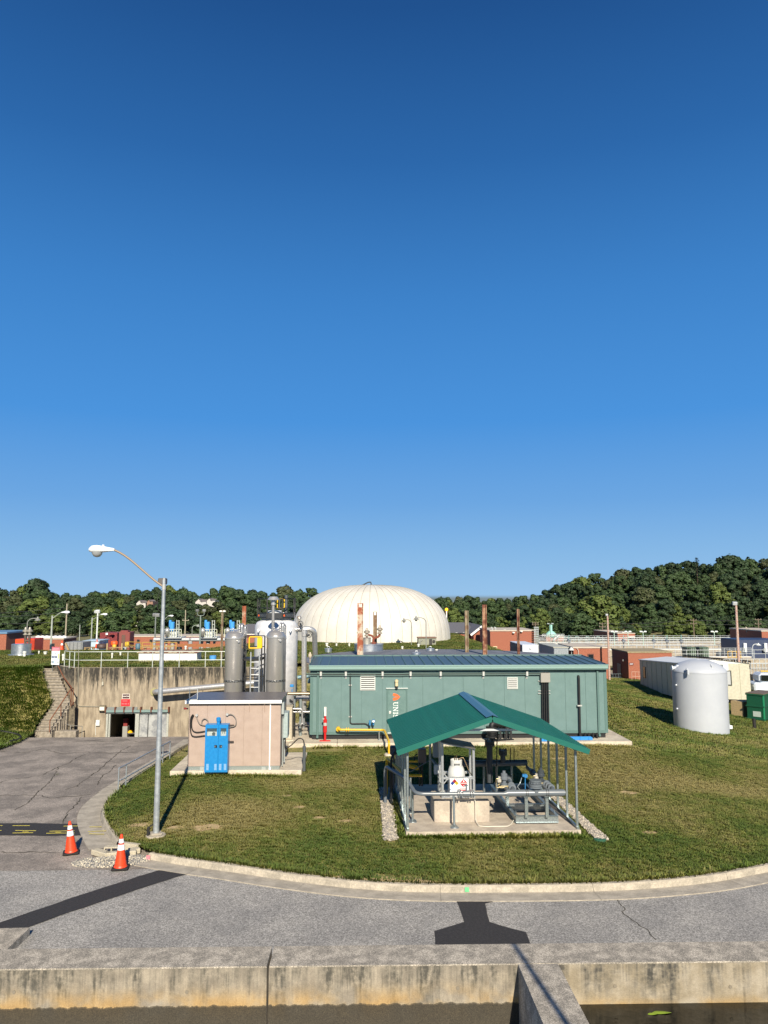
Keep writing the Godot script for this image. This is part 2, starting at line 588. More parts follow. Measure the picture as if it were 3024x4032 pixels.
func make_land():
	var asphalt := nmat("asphalt", "82807c", "93908a", 9.0, 0.008, 0.95, 0.0, 0.3, 0.0, 1.4, 512)
	var old_asphalt := nmat("old_asphalt", "756e66", "938a80", 9.0, 0.008, 0.95, 0.0, 0.24, 0.0, 1.8, 512)
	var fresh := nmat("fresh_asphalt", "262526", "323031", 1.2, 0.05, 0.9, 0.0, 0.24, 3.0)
	var con := nmat("concrete", "aba190", "c3b9a6", 5.0, 0.012, 0.9, 0.0, 0.06, 1.5)
	var dry_earth := nmat("turf_soil", "6d6a34", "8f8450", 5.0, 0.02, 1.0, 0.0, 0.3, 4.0)
	var far_ground := nmat("far_ground", "55582f", "7a7152", 40.0, 0.03, 1.0, 0.0, 0.2)

	# the wide ground
	var g := B.new()
	var flat := func(x, z): return minf(far_h(x, z), -3.0 if z > -185.0 else 99.0)
	sheet(g, PackedVector2Array([Vector2(-420, -60), Vector2(420, -60), Vector2(420, -620), Vector2(-420, -620)]), 14.0, flat)
	for s in [[Vector2(-1200, 300), Vector2(1200, -60)], [Vector2(-1200, -60), Vector2(-420, -1500)], [Vector2(420, -60), Vector2(1200, -1500)], [Vector2(-420, -620), Vector2(420, -1500)]]:
		var y := -3.0 if s[0] != Vector2(-420, -620) else -3.2
		g.q(V3(s[0].x, y, s[0].y), V3(s[1].x, y, s[0].y), V3(s[1].x, y, s[1].y), V3(s[0].x, y, s[1].y), Vector3.UP)
	struct("ground", g, far_ground)

	# road and driveway
	var b := B.new()
	sheet(b, PackedVector2Array([Vector2(-45, -11.5), Vector2(45, -11.5), Vector2(45, -24), Vector2(-45, -24)]), 3.0, func(_x, _z): return 0.0)
	var road := struct("road", b, asphalt)
	b = B.new()
	sheet(b, PackedVector2Array([Vector2(-22, -20.8), Vector2(-4.5, -20.8), Vector2(-4.5, -24), Vector2(-8.2, -31), Vector2(-8.2, -46.2), Vector2(-18.6, -46.2), Vector2(-17.1, -38), Vector2(-22, -30)]), 1.0, func(x, z): return drive_h(x, z) + 0.005)
	var drive := struct("driveway", b, old_asphalt)
	# crest of the old asphalt: cracks as recessed dark lines of dirt and weed
	var cr := B.new()
	var crack_px := [[[0, 2960], [90, 2965], [170, 2950], [240, 2968], [330, 2962], [440, 2966], [560, 2962]], [[0, 3082], [40, 3070], [110, 3062], [165, 3052], [230, 3020], [262, 3010], [300, 2985], [345, 2968]], [[262, 3108], [300, 3098], [335, 3072], [352, 3058], [380, 3040], [430, 2998], [470, 2960], [520, 2935]], [[0, 3133], [70, 3132], [160, 3133], [190, 3146], [240, 3140], [330, 3134], [375, 3125]], [[245, 3243], [255, 3215], [290, 3180], [315, 3150], [330, 3134]], [[60, 3190], [110, 3160], [150, 3120], [200, 3075], [230, 3020]], [[0, 3357], [90, 3356], [180, 3357], [262, 3355]], [[380, 3092], [398, 3060], [430, 3040], [460, 3010]], [[300, 2920], [360, 2916], [420, 2922], [500, 2914], [560, 2925]]]
	for line in crack_px:
		var pts := []
		for i in line.size():
			var y0: float = line[i][1]
			var hh := 0.0
			for k in 4: hh = drive_h(0, G(line[i][0], y0, hh).z)
			pts.append(G(line[i][0], y0, hh))
		var fine := []
		for i in pts.size() - 1:
			var nn := maxi(2, int(pts[i].distance_to(pts[i + 1]) / 0.18))
			for k in nn:
				var p: Vector3 = pts[i].lerp(pts[i + 1], float(k) / nn) + V3(rng.randf_range(-0.05, 0.05), 0, rng.randf_range(-0.07, 0.07))
				p.y = drive_h(p.x, p.z)
				fine.append(p)
		var ws := []
		for i in fine.size(): ws.append(rng.randf_range(0.012, 0.05))
		cr.ribbon(fine, ws, 0.011)
	struct("cracks", cr, nmat("crack_dirt", "2a2620", "3d3a28", 1.0, 0.1, 1.0, 0.0, 0.3), drive).set_meta("kind", "stuff")
	var rc := B.new()
	for line in [[[2433, 3540], [2440, 3560], [2462, 3578], [2450, 3592], [2500, 3632], [2545, 3660], [2588, 3712]], [[2400, 3600], [2480, 3640]]].slice(0, 1):
		var fine := []
		for i in line.size() - 1:
			for k in 5: fine.append(G(lerpf(line[i][0], line[i + 1][0], k / 5.0) + rng.randf_range(-5, 5), lerpf(line[i][1], line[i + 1][1], k / 5.0), 0.0))
		rc.ribbon(fine, 0.018, 0.006)
	struct("crack", rc, mats["crack_dirt"], road)
	# dark asphalt patches
	var road_f := func(_x, _z): return 0.0
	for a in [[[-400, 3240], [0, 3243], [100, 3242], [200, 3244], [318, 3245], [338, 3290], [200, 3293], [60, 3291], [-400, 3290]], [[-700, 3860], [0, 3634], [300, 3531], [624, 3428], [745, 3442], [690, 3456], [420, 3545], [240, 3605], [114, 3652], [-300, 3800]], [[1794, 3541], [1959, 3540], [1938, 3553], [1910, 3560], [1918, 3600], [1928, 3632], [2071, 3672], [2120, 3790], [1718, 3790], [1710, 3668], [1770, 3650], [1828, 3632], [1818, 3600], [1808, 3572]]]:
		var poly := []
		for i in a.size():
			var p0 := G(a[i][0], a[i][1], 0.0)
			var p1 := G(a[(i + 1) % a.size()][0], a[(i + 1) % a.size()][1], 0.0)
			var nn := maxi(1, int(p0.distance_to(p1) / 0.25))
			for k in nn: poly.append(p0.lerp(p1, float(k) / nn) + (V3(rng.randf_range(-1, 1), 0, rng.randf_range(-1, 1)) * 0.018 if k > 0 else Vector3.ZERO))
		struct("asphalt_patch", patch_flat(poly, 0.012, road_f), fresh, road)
	# yellow survey marks sprayed on the first patch and the gutter
	var yel := nmat("spray_yellow", "c9b53a", "d8cc6a", 0.4, 0.08, 0.8, 0.0, 0.2)
	for a in [[49, 3253, 117, 3253], [250, 3255, 314, 3254], [60, 3272, 142, 3273], [195, 3275, 293, 3273], [49, 3282, 130, 3281], [182, 3283, 293, 3282], [-20, 3252, 10, 3253], [-20, 3272, 6, 3272], [88, 3278, 112, 3278], [218, 3279, 240, 3279]]:
		var m := B.new()
		m.ribbon([G(a[0], a[1], 0.0), G(a[2], a[3], 0.0)], 0.05, 0.017)
		struct("yellow_mark", m, yel, road)

	for a in [[352, 3257, 400, 3257], [346, 3276, 425, 3272], [350, 3284, 410, 3286]]:
		var m := B.new()
		m.ribbon([G(a[0], a[1], 0.02), G(a[2], a[3], 0.02)], 0.045, 0.012)
		struct("yellow_mark", m, yel, road)
	# the lawn between road, driveway and yard
	var kb := []     # foot of the kerb at the gutter, from the far right round to the drain
	for a in [[3900, 3240], [3500, 3345], [3024, 3436], [2826, 3473], [2640, 3494], [2443, 3508], [2230, 3514], [2014, 3516], [1790, 3517], [1568, 3512], [1380, 3499], [1200, 3478], [1050, 3457], [900, 3434], [740, 3412], [580, 3385]]:
		kb.append(G(a[0], a[1], 0.0))
	kb = smooth_line(kb, 4)
	var kl := []     # left kerb, from the drain up to the railing
	for a in [[455, 3334], [428, 3296], [404, 3250], [396, 3214], [405, 3182], [436, 3147], [478, 3114]]: kl.append(G(a[0], a[1], 0.0))
	kl = smooth_line(kl, 4)
	var con_k := nmat("kerb_concrete", "918a7c", "aea594", 3.0, 0.02, 0.9, 0.0, 0.08, 1.5, 1.8)
	var pan := nmat("gutter_concrete", "948d80", "a9a192", 2.2, 0.015, 0.92, 0.0, 0.07, 1.0, 1.8)
	var kerb := struct_node("kerb")
	var lawn_edge := []
	for pair in [[kb, 11], [kl, 8]]:
		var base: Array = pair[0]
		var inn := off_line(base, -0.19)
		var top_out := off_line(base, -0.045)
		var out := off_line(base, 0.52 if pair[1] == 11 else 0.7)
		for p in inn: lawn_edge.append(p)
		var i := 0
		while i < base.size() - 1:
			var j := mini(i + pair[1], base.size() - 1)
			var k1 := B.new()
			var k2 := B.new()
			for m in range(i, j):
				var s0 := 0.0
				var s1 := 1.0
				if m == i: s0 = 0.012
				if m == j - 1: s1 = 0.988
				var F := func(arr: Array, s: float, y: float) -> Vector3:
					var p: Vector3 = arr[m].lerp(arr[m + 1], s)
					p.y = y
					return p
				var up := 0.155
				k1.q(F.call(base, s0, -0.02), F.call(base, s1, -0.02), F.call(top_out, s1, up - 0.03), F.call(top_out, s0, up - 0.03), F.call(base, 0.5, 0) - F.call(inn, 0.5, 0))
				k1.q(F.call(top_out, s0, up - 0.03), F.call(top_out, s1, up - 0.03), F.call(off_line(base, -0.075), s1, up), F.call(off_line(base, -0.075), s0, up), F.call(base, 0.5, 0.2) - F.call(inn, 0.5, 0))
				k1.q(F.call(off_line(base, -0.075), s0, up), F.call(off_line(base, -0.075), s1, up), F.call(inn, s1, up), F.call(inn, s0, up), Vector3.UP)
				k1.q(F.call(inn, s0, up), F.call(inn, s1, up), F.call(inn, s1, -0.1), F.call(inn, s0, -0.1), F.call(inn, 0.5, 0) - F.call(base, 0.5, 0))
				k2.q(F.call(base, s0, 0.010), F.call(base, s1, 0.010), F.call(out, s1, 0.022), F.call(out, s0, 0.022), Vector3.UP)
				k2.q(F.call(out, s0, -0.02), F.call(out, s1, -0.02), F.call(out, s1, 0.022), F.call(out, s0, 0.022), F.call(out, 0.5, 0) - F.call(base, 0.5, 0))
			struct("kerb_section", k1, con_k, kerb)
			struct("gutter_section", k2, pan, kerb)
			i = j
	# concrete edging with the ramp beside the driveway
	var re := B.new()
	var e0 := G(478, 3114, 0.0)
	var e1 := G(700, 2965, -0.1)
	var e2 := Z(790, 2880, 41.0)
	for s in [[e0, e1, 0.16, 0.12], [e1, e2, 0.12, -0.25]]:
		var a: Vector3 = s[0]
		var d: Vector3 = s[1]
		re.bar(V3(a.x, s[2] - 0.25, a.z), V3(d.x, s[3] - 0.25, d.z), 0.22, 0.6, Vector3.UP, 0.02)
	struct("ramp_edging", re, con_k)
	var rs := B.new()
	var side := (e1 - e0).cross(Vector3.UP).normalized()
	for s in [[e0, e1], [e1, e2]]:
		var pts := []
		for k in 7:
			var p: Vector3 = s[0].lerp(s[1], k / 6.0) - side * 0.5
			p.y = drive_h(p.x, p.z) + 0.03
			pts.append(p)
		rs.ribbon(pts, 0.75, 0.0)
	struct("path", rs, pan)

	# heights of the lawn
	var cp := []
	for p in [0, 8, 12, 16, 20, 26, 30, 36, 40, 44, 48, 52, 56, 60]: cp.append(V3(kb[p].x, kb[p].z, 0.15))
	for p in [0, 6, 12, 18, 24]: cp.append(V3(kl[p].x, kl[p].z, 0.15))
	for a in [[620, 3290, 0.2], [1598, 3290, 0.22], [2291, 3290, 0.22], [1560, 3095, 0.32], [1200, 3200, 0.3], [2700, 3200, 0.15], [2950, 3100, -0.1], [1240, 2946, 0.4], [1900, 2948, 0.4], [2505, 2950, 0.36], [668, 3062, 0.3], [1180, 3062, 0.3], [700, 2968, 0.05], [2640, 2852, -0.62], [2760, 2868, -0.8], [2960, 2900, -0.95], [2450, 2860, 0.15]]:
		var p := G(a[0], a[1], a[2])
		cp.append(V3(p.x, p.z, a[2]))
	for a in [[790, 40.5, -0.1], [1200, 40.6, 0.55], [1200, 48.5, 2.3], [1700, 41.0, 0.6], [1700, 44.0, 1.6], [2300, 41.0, 0.5], [2420, 40.0, 0.15], [2300, 48.0, 0.6], [1000, 43.0, 0.4]]:
		var p := Z(a[0], 2600, a[1])
		cp.append(V3(p.x, p.z, a[2]))
	for a in [[2590, 2718, 70.0], [2700, 2760, 61.0], [2470, 2700, 74.0], [2960, 2830, 52.0], [2400, 2670, 88.0], [3024, 2700, 78.0], [3100, 2760, 62.0], [2600, 2790, 52.0], [2480, 2740, 62.0], [2410, 2720, 58.0]]:
		var p := Z(a[0], a[1], a[2])
		cp.append(V3(p.x, p.z, p.y))
	cp.append(V3(40, -30, -0.6)); cp.append(V3(45, -60, -2.5)); cp.append(V3(55, -85, -3.2))
	rbf_fit(cp)
	lawn_poly = PackedVector2Array()
	for p in lawn_edge: lawn_poly.append(v2(p))
	for p in [e0, e1, e2]: lawn_poly.append(v2(p))
	lawn_poly.append_array([Vector2(-8.4, -43), Vector2(-8.4, -52), Vector2(14, -52), Vector2(14, -90), Vector2(52, -90), Vector2(52, -28)])
	b = B.new()
	sheet(b, lawn_poly, 0.9, lawn_h)
	struct("lawn", b, dry_earth)
	var lawn: Node3D = get_node("lawn")
	var earth := nmat("bare_earth", "9c8762", "b59e76", 1.0, 0.04, 1.0, 0.0, 0.2)
	for a in [[548, 3246, 0.3], [820, 3262, 0.45], [690, 3260, 0.25], [1255, 3230, 0.2], [1360, 3240, 0.22], [1180, 3190, 0.2], [1500, 3462, 0.5], [1610, 3474, 0.6], [1330, 3450, 0.25], [700, 3390, 0.3], [830, 3405, 0.25], [2560, 3275, 0.2], [2480, 3120, 0.3], [2200, 3005, 0.35], [1130, 3145, 0.2], [470, 3270, 0.18]]:
		var m := G(a[0], a[1], 0.22)
		var poly := PackedVector2Array()
		for k in 14: poly.append(Vector2(m.x + cos(TAU * k / 14) * a[2] * rng.randf_range(0.8, 1.7), m.z + sin(TAU * k / 14) * a[2] * 0.6 * rng.randf_range(0.6, 1.3)))
		var got := Geometry2D.intersect_polygons(poly, lawn_poly)
		if got.is_empty(): continue
		poly = got[0]
		bare.append([Vector2(m.x, m.z), a[2]])
		b = B.new()
		sheet(b, poly, 0.5, func(x, z): return lawn_h(x, z) + 0.012)
		struct("bare_earth", b, earth, lawn)
	for a in [[1838, 3498, "5fae78"], [584, 3372, "c8707a"]]:
		b = B.new()
		var kp := G(a[0], a[1], 0.1)
		b.obox(kp + V3(0, -0.02, 0.02), V3(0.1, 0.1, 0.004), Basis(Vector3.RIGHT, -0.3))
		struct("paint_mark", b, pm(a[2], 0.8), kerb)
	# bank beside the stairs and the terrace on top
	b = B.new()
	bank_poly = PackedVector2Array([Vector2(-17.15, -26), Vector2(-17.15, -40.2)])
	for i in range(19, -1, -1):
		var p := G(stair_l[i], stair_y[i], 2.62 - 0.153 * i)
		bank_poly.append(Vector2(p.x + 0.04, p.z + 0.05))
	bank_poly.append_array([Vector2(-18.2, -48.6), Vector2(-40, -48.6), Vector2(-40, -26)])
	sheet(b, bank_poly, 0.8, bank_h)
	struct("bank", b, dry_earth)
	b = B.new()
	var kerbl := B.new()
	for k in 9:
		var p := V3(-17.1 - 0.19 * maxf(0, k - 6), 0, -26.0 - k * 1.75)
		kerbl.box(p + V3(-0.16, drive_h(0, p.z) - 0.15, -1.73), p + V3(0, drive_h(0, p.z - 0.9) + 0.14, 0), 0.02)
	struct("driveway_kerb", kerbl, con_k)
	sheet(b, terrace_poly, 2.0, terrace_h)
	struct("terrace", b, dry_earth)
	# concrete yard slab under the green building and the pad of the small one
	var f0 := G(1135, 2928, 0.55)
	var f1 := G(2513, 2931, 0.55)
	b = B.new()
	var xs := [f0.x, lerpf(f0.x, f1.x, 0.14), lerpf(f0.x, f1.x, 0.42), lerpf(f0.x, f1.x, 0.72), f1.x]
	var yard := struct_node("yard_slab")
	for i in 4:
		b = B.new()
		b.box(V3(xs[i] + 0.006, 0.05, -41.5), V3(xs[i + 1] - 0.006, 0.55, f0.z), 0.02)
		struct("slab_section", b, con, yard)
	var d0 := G(668, 3036, 0.5)
	var d1 := G(1186, 3036, 0.5)
	b = B.new()
	b.box(V3(d0.x, -0.1, -33.1), V3(d1.x, 0.5, d0.z), 0.02)
	struct("building_pad", b, con)
	make_gravel(kb)

var bank_poly := PackedVector2Array()
var stair_y := [2632, 2645, 2657, 2672, 2684, 2696, 2708, 2720, 2732, 2744, 2756, 2768, 2781, 2794, 2807, 2820, 2834, 2848, 2862, 2877]
var stair_l := [146, 157, 163, 168, 173, 179, 183, 187, 191, 195, 198, 200, 196, 190, 180, 170, 158, 150, 142, 134]
var terrace_poly := PackedVector2Array([Vector2(-60, -48.4), Vector2(-18.4, -48.4), Vector2(-16.9, -46.6), Vector2(-6.2, -46.6), Vector2(-6.2, -50), Vector2(14.5, -50), Vector2(14.5, -110), Vector2(-60, -110)])

func stones(called: String, label: String, spots: Array, hexes: Array, lo: float, hi: float):
	var m := SphereMesh.new()
	m.radius = 0.5; m.height = 1.0; m.radial_segments = 6; m.rings = 3
	var mm := MultiMesh.new()
	mm.transform_format = MultiMesh.TRANSFORM_3D
	mm.use_colors = true
	mm.mesh = m
	mm.instance_count = spots.size()
	for i in spots.size():
		var s := rng.randf_range(lo, hi)
		var bs := Basis.from_euler(V3(rng.randf() * 6, rng.randf() * 6, rng.randf() * 6)).scaled(V3(s, s * rng.randf_range(0.55, 0.9), s * rng.randf_range(0.7, 1.2)))
		mm.set_instance_transform(i, Transform3D(bs, spots[i]))
		var col: Color = Color(hexes[rng.randi() % hexes.size()]).srgb_to_linear()
		mm.set_instance_color(i, col * rng.randf_range(0.8, 1.15))
	var o := MultiMeshInstance3D.new()
	o.name = nm(called)
	o.multimesh = mm
	var mt := StandardMaterial3D.new()
	mt.vertex_color_use_as_albedo = true
	mt.roughness = 0.9
	o.material_override = mt
	add_child(o)
	tag(o, label, "gravel")
	o.set_meta("kind", "stuff")

func make_gravel(_kb: Array):
	var greys := ["8a8781", "a8a294", "6f6e6c", "c4bba6", "9a9486", "595a5c"]
	# heap round the open drain
	var mid := G(440, 3392, 0.0)
	var spots := []
	var ax := (G(590, 3378, 0.0) - G(285, 3395, 0.0)).normalized()
	var mound := B.new()
	for i in 4200:
		var a := rng.randf() * TAU
		var r := sqrt(rng.randf())
		var p := V3(cos(a) * r * 1.02, 0, sin(a) * r * 0.47)
		if p.z < -0.1 and absf(p.x + 0.05) < 0.5: continue
		p.y = 0.012 + 0.11 * (1.0 - r * r) * rng.randf_range(0.7, 1.0)
		spots.append(mid + ax * p.x + V3(-ax.z, 0, ax.x) * p.z + Vector3.UP * p.y)
	stones("gravel_heap", "heap of grey gravel round the open drain at the kerb", spots, greys, 0.022, 0.06)
	# strips beside the shelter slab
	for s in [["gravel_strip", "strip of pale gravel under the grey riser pipe beside shelter", G(1518, 3110, 0.3), G(1538, 3312, 0.22), 0.34], ["gravel_strip", "strip of pale gravel ending at a round green lid", G(2190, 3140, 0.3), G(2372, 3312, 0.2), 0.3]]:
		spots = []
		var p0: Vector3 = s[2]
		var p1: Vector3 = s[3]
		var sd := (p1 - p0).cross(Vector3.UP).normalized()
		for i in 2600:
			var p := p0.lerp(p1, rng.randf()) + sd * rng.randf_range(-0.5, 0.5) * float(s[4]) * (1.0 + 0.25 * sin(i * 0.7))
			p.y = lawn_h(p.x, p.z) + rng.randf_range(0.02, 0.07)
			spots.append(p)
		stones(s[0], s[1], spots, ["a29a8c", "b5ab9a", "85807a", "938c80"], 0.03, 0.085)

func railing(called: String, label: String, feet: Array, high: float, levels: Array, m: Material, r := 0.025, group := "", reach := []) -> Node3D:
	# feet: places of the posts; levels: heights of the rails as shares of high; reach: rail path if it goes beyond the posts
	var th := thing(called, label, "railing", group, feet[0])
	var pb := B.new()
	pb.tube([Vector3.ZERO, Vector3.UP * high], r, 8)
	var pmesh := pb.mesh()
	for f in feet: piece(th, "post", pmesh, m, Transform3D(Basis.IDENTITY, f))
	var path: Array = reach if reach.size() > 0 else feet
	for l in levels:
		var b := B.new()
		var pts := []
		for f in path: pts.append(f + Vector3.UP * high * l)
		b.tube(pts, r * 0.95, 8)
		part(th, "rail", b, m)
	return th

func make_basin():
	var agg := nmat("basin_top", "857f74", "a8a092", 4.0, 0.02, 0.95, 0.0, 0.34, 0.0, 1.8, 512)
	var y := 1.1
	var a := G(0, 3737, y)
	var e := G(3024, 3706, y)
	var dir := (e - a).normalized()
	var near := V3(-dir.z, 0, dir.x)
	if near.z < 0: near = -near
	var thick := 0.70
	var P := func(px: float, k: float) -> Vector3:      # a place on the far edge line at column px, k towards the camera
		var r := G(px, 3722, y)
		return a + dir * (r - a).dot(dir) + near * k
	var left_face := wall_tex(5, 1024, 220, "80786a", "988f7e", "45433c", 0.75, "2f2b22", 0.56, 0.95, 0.5)
	var right_face := wall_tex(9, 700, 160, "857b67", "988f7d", "383733", 1.3, "6a6048", 0.16, 1.3, 0.5)
	var wall := thing("basin_wall", "long low weathered concrete basin wall with a stained orange face along the road", "wall", "", P.call(1512, 0.3) + Vector3.DOWN * 3.6)
	for s in [[-2600.0, 1074.0], [1080.0, 6000.0]]:
		var b := B.new()
		var p0: Vector3 = P.call(s[0], 0.0); var p1: Vector3 = P.call(s[1], 0.0)
		var p2: Vector3 = P.call(s[1], thick); var p3: Vector3 = P.call(s[0], thick)
		var gap: Vector3 = dir * 0.008
		b.prism(PackedVector2Array([v2(p0 + gap), v2(p1 - gap), v2(p2 - gap), v2(p3 + gap)]), -2.5, y)
		part(wall, "wall_section", b, agg)
	# the stained inner faces, a skim 8 mm proud
	for s in [[-700.0, 1073.0, left_face, -0.2], [1081.0, 2011.0, left_face, -0.2], [2164.0, 3700.0, right_face, 0.3]]:
		var b := B.new()
		var p0: Vector3 = P.call(s[0], thick + 0.008); var p1: Vector3 = P.call(s[1], thick + 0.008)
		var u0: float = fposmod(s[0] / 1900.0, 1.0)
		var u1: float = u0 + (s[1] - s[0]) / 1900.0
		var lo = Vector3.DOWN * (y - s[3])
		b.quv(p0 + lo, p1 + lo, p1 + Vector3.DOWN * 0.02, p0 + Vector3.DOWN * 0.02, Vector2(u0, 1), Vector2(u1, 1), Vector2(u1, 0), Vector2(u0, 0))
		part(wall, "wall_face", b, s[2])
	# form tie plugs
	var plug := B.new()
	plug.disc_on(Vector3.ZERO, near, 0.028, 0.012, 12)
	var pmesh := plug.mesh()
	for px in [148, 222, 780, 1138, 1705, 1783, 2372, 2808]:
		piece(wall, "tie_plug", pmesh, nmat("plug_grout", "6e675a", "857c6b", 0.3, 0.1), Transform3D(Basis.IDENTITY, P.call(px, thick + 0.006) + Vector3.DOWN * rng.randf_range(0.33, 0.4)))
	# the dividing wall that comes towards the walkway
	var c0 := G(2010, 3800, y)
	var c1 := G(2160, 3800, y)
	var n0 := G(2110, 4032, y)
	var n1 := G(2283, 4032, y)
	n0 = c0 + (n0 - c0) * 5.2
	n1 = c1 + (n1 - c1) * 5.2
	c0.z -= 0.0
	var cross := B.new()
	var q0: Vector3 = P.call(2010, thick + 0.012)
	var q1: Vector3 = P.call(2160, thick + 0.012)
	cross.prism(PackedVector2Array([v2(q0), v2(q1), v2(n1), v2(n0)]), -2.5, y - 0.004)
	one("dividing_wall", "grey concrete dividing wall between the empty bay and the water", "wall", cross, agg)
	# floor of the empty bay and the water of the full one
	var fl := B.new()
	fl.box(V3(-16, -2.7, q0.z + 0.4), V3(q0.x + 0.3, -2.5, 3))
	struct("basin_floor", fl, nmat("basin_mud", "4a4538", "645b47", 2.0, 0.02, 0.9, 0.0, 0.15))
	var wm := StandardMaterial3D.new()
	wm.albedo_color = Color("0f0f08")
	wm.roughness = 0.06
	wm.metallic_specular = 0.5
	var wn := noise_img(31, 256, 0.02, 3)
	var wim := Image.create_from_data(256, 256, false, Image.FORMAT_L8, wn)
	wim.convert(Image.FORMAT_RGBA8)
	wim.bump_map_to_normal_map(2.0)
	wm.normal_enabled = true
	wm.normal_texture = ImageTexture.create_from_image(wim)
	wm.normal_scale = 0.25
	wm.uv1_triplanar = true
	wm.uv1_world_triplanar = true
	wm.uv1_scale = Vector3.ONE / 2.0
	var w := B.new()
	w.q(V3(q1.x - 0.05, 0.47, q1.z - 0.2), V3(16, 0.47, q1.z - 0.5), V3(16, 0.47, 3), V3(n1.x - 0.6, 0.47, 3), Vector3.UP)
	struct("water", w, wm)
	var leaf := B.new()
	var lp := G(2598, 3990, 0.47)
	for s in [[V3(-0.12, 0.006, 0.02), 0.08, 0.03], [V3(0.03, 0.008, -0.01), 0.15, 0.045]]:
		var pts := []
		for k in 14:
			var t := TAU * k / 14
			pts.append(lp + s[0] + V3(cos(t) * s[1] * (1.0 + 0.15 * sin(t * 3)), 0.004 * sin(t * 2), sin(t) * s[2]))
		for k in 14: leaf.t3(lp + s[0] + Vector3.UP * 0.01, pts[k], pts[(k + 1) % 14], Vector3.UP)
	one("floating_leaf", "bright green leaf floating on the dark basin water", "leaf", leaf, nmat("leaf_green", "5f7a1c", "87992c", 0.3, 0.1))
	# low slab by the road, left
	var s0 := G(118, 3652, 0.16)
	var s1 := G(28, 3737, 0.16)
	var sl := B.new()
	sl.prism(PackedVector2Array([v2(s0), v2(s0 + V3(-7, 0, 0.15)), v2(s1 + V3(-7, 0, 0.6)), v2(s1 + (s1 - s0) * 0.9)]), -0.05, 0.16)
	one("road_edge_slab", "low pale concrete slab lying at the road edge behind basin wall", "slab", sl, agg)

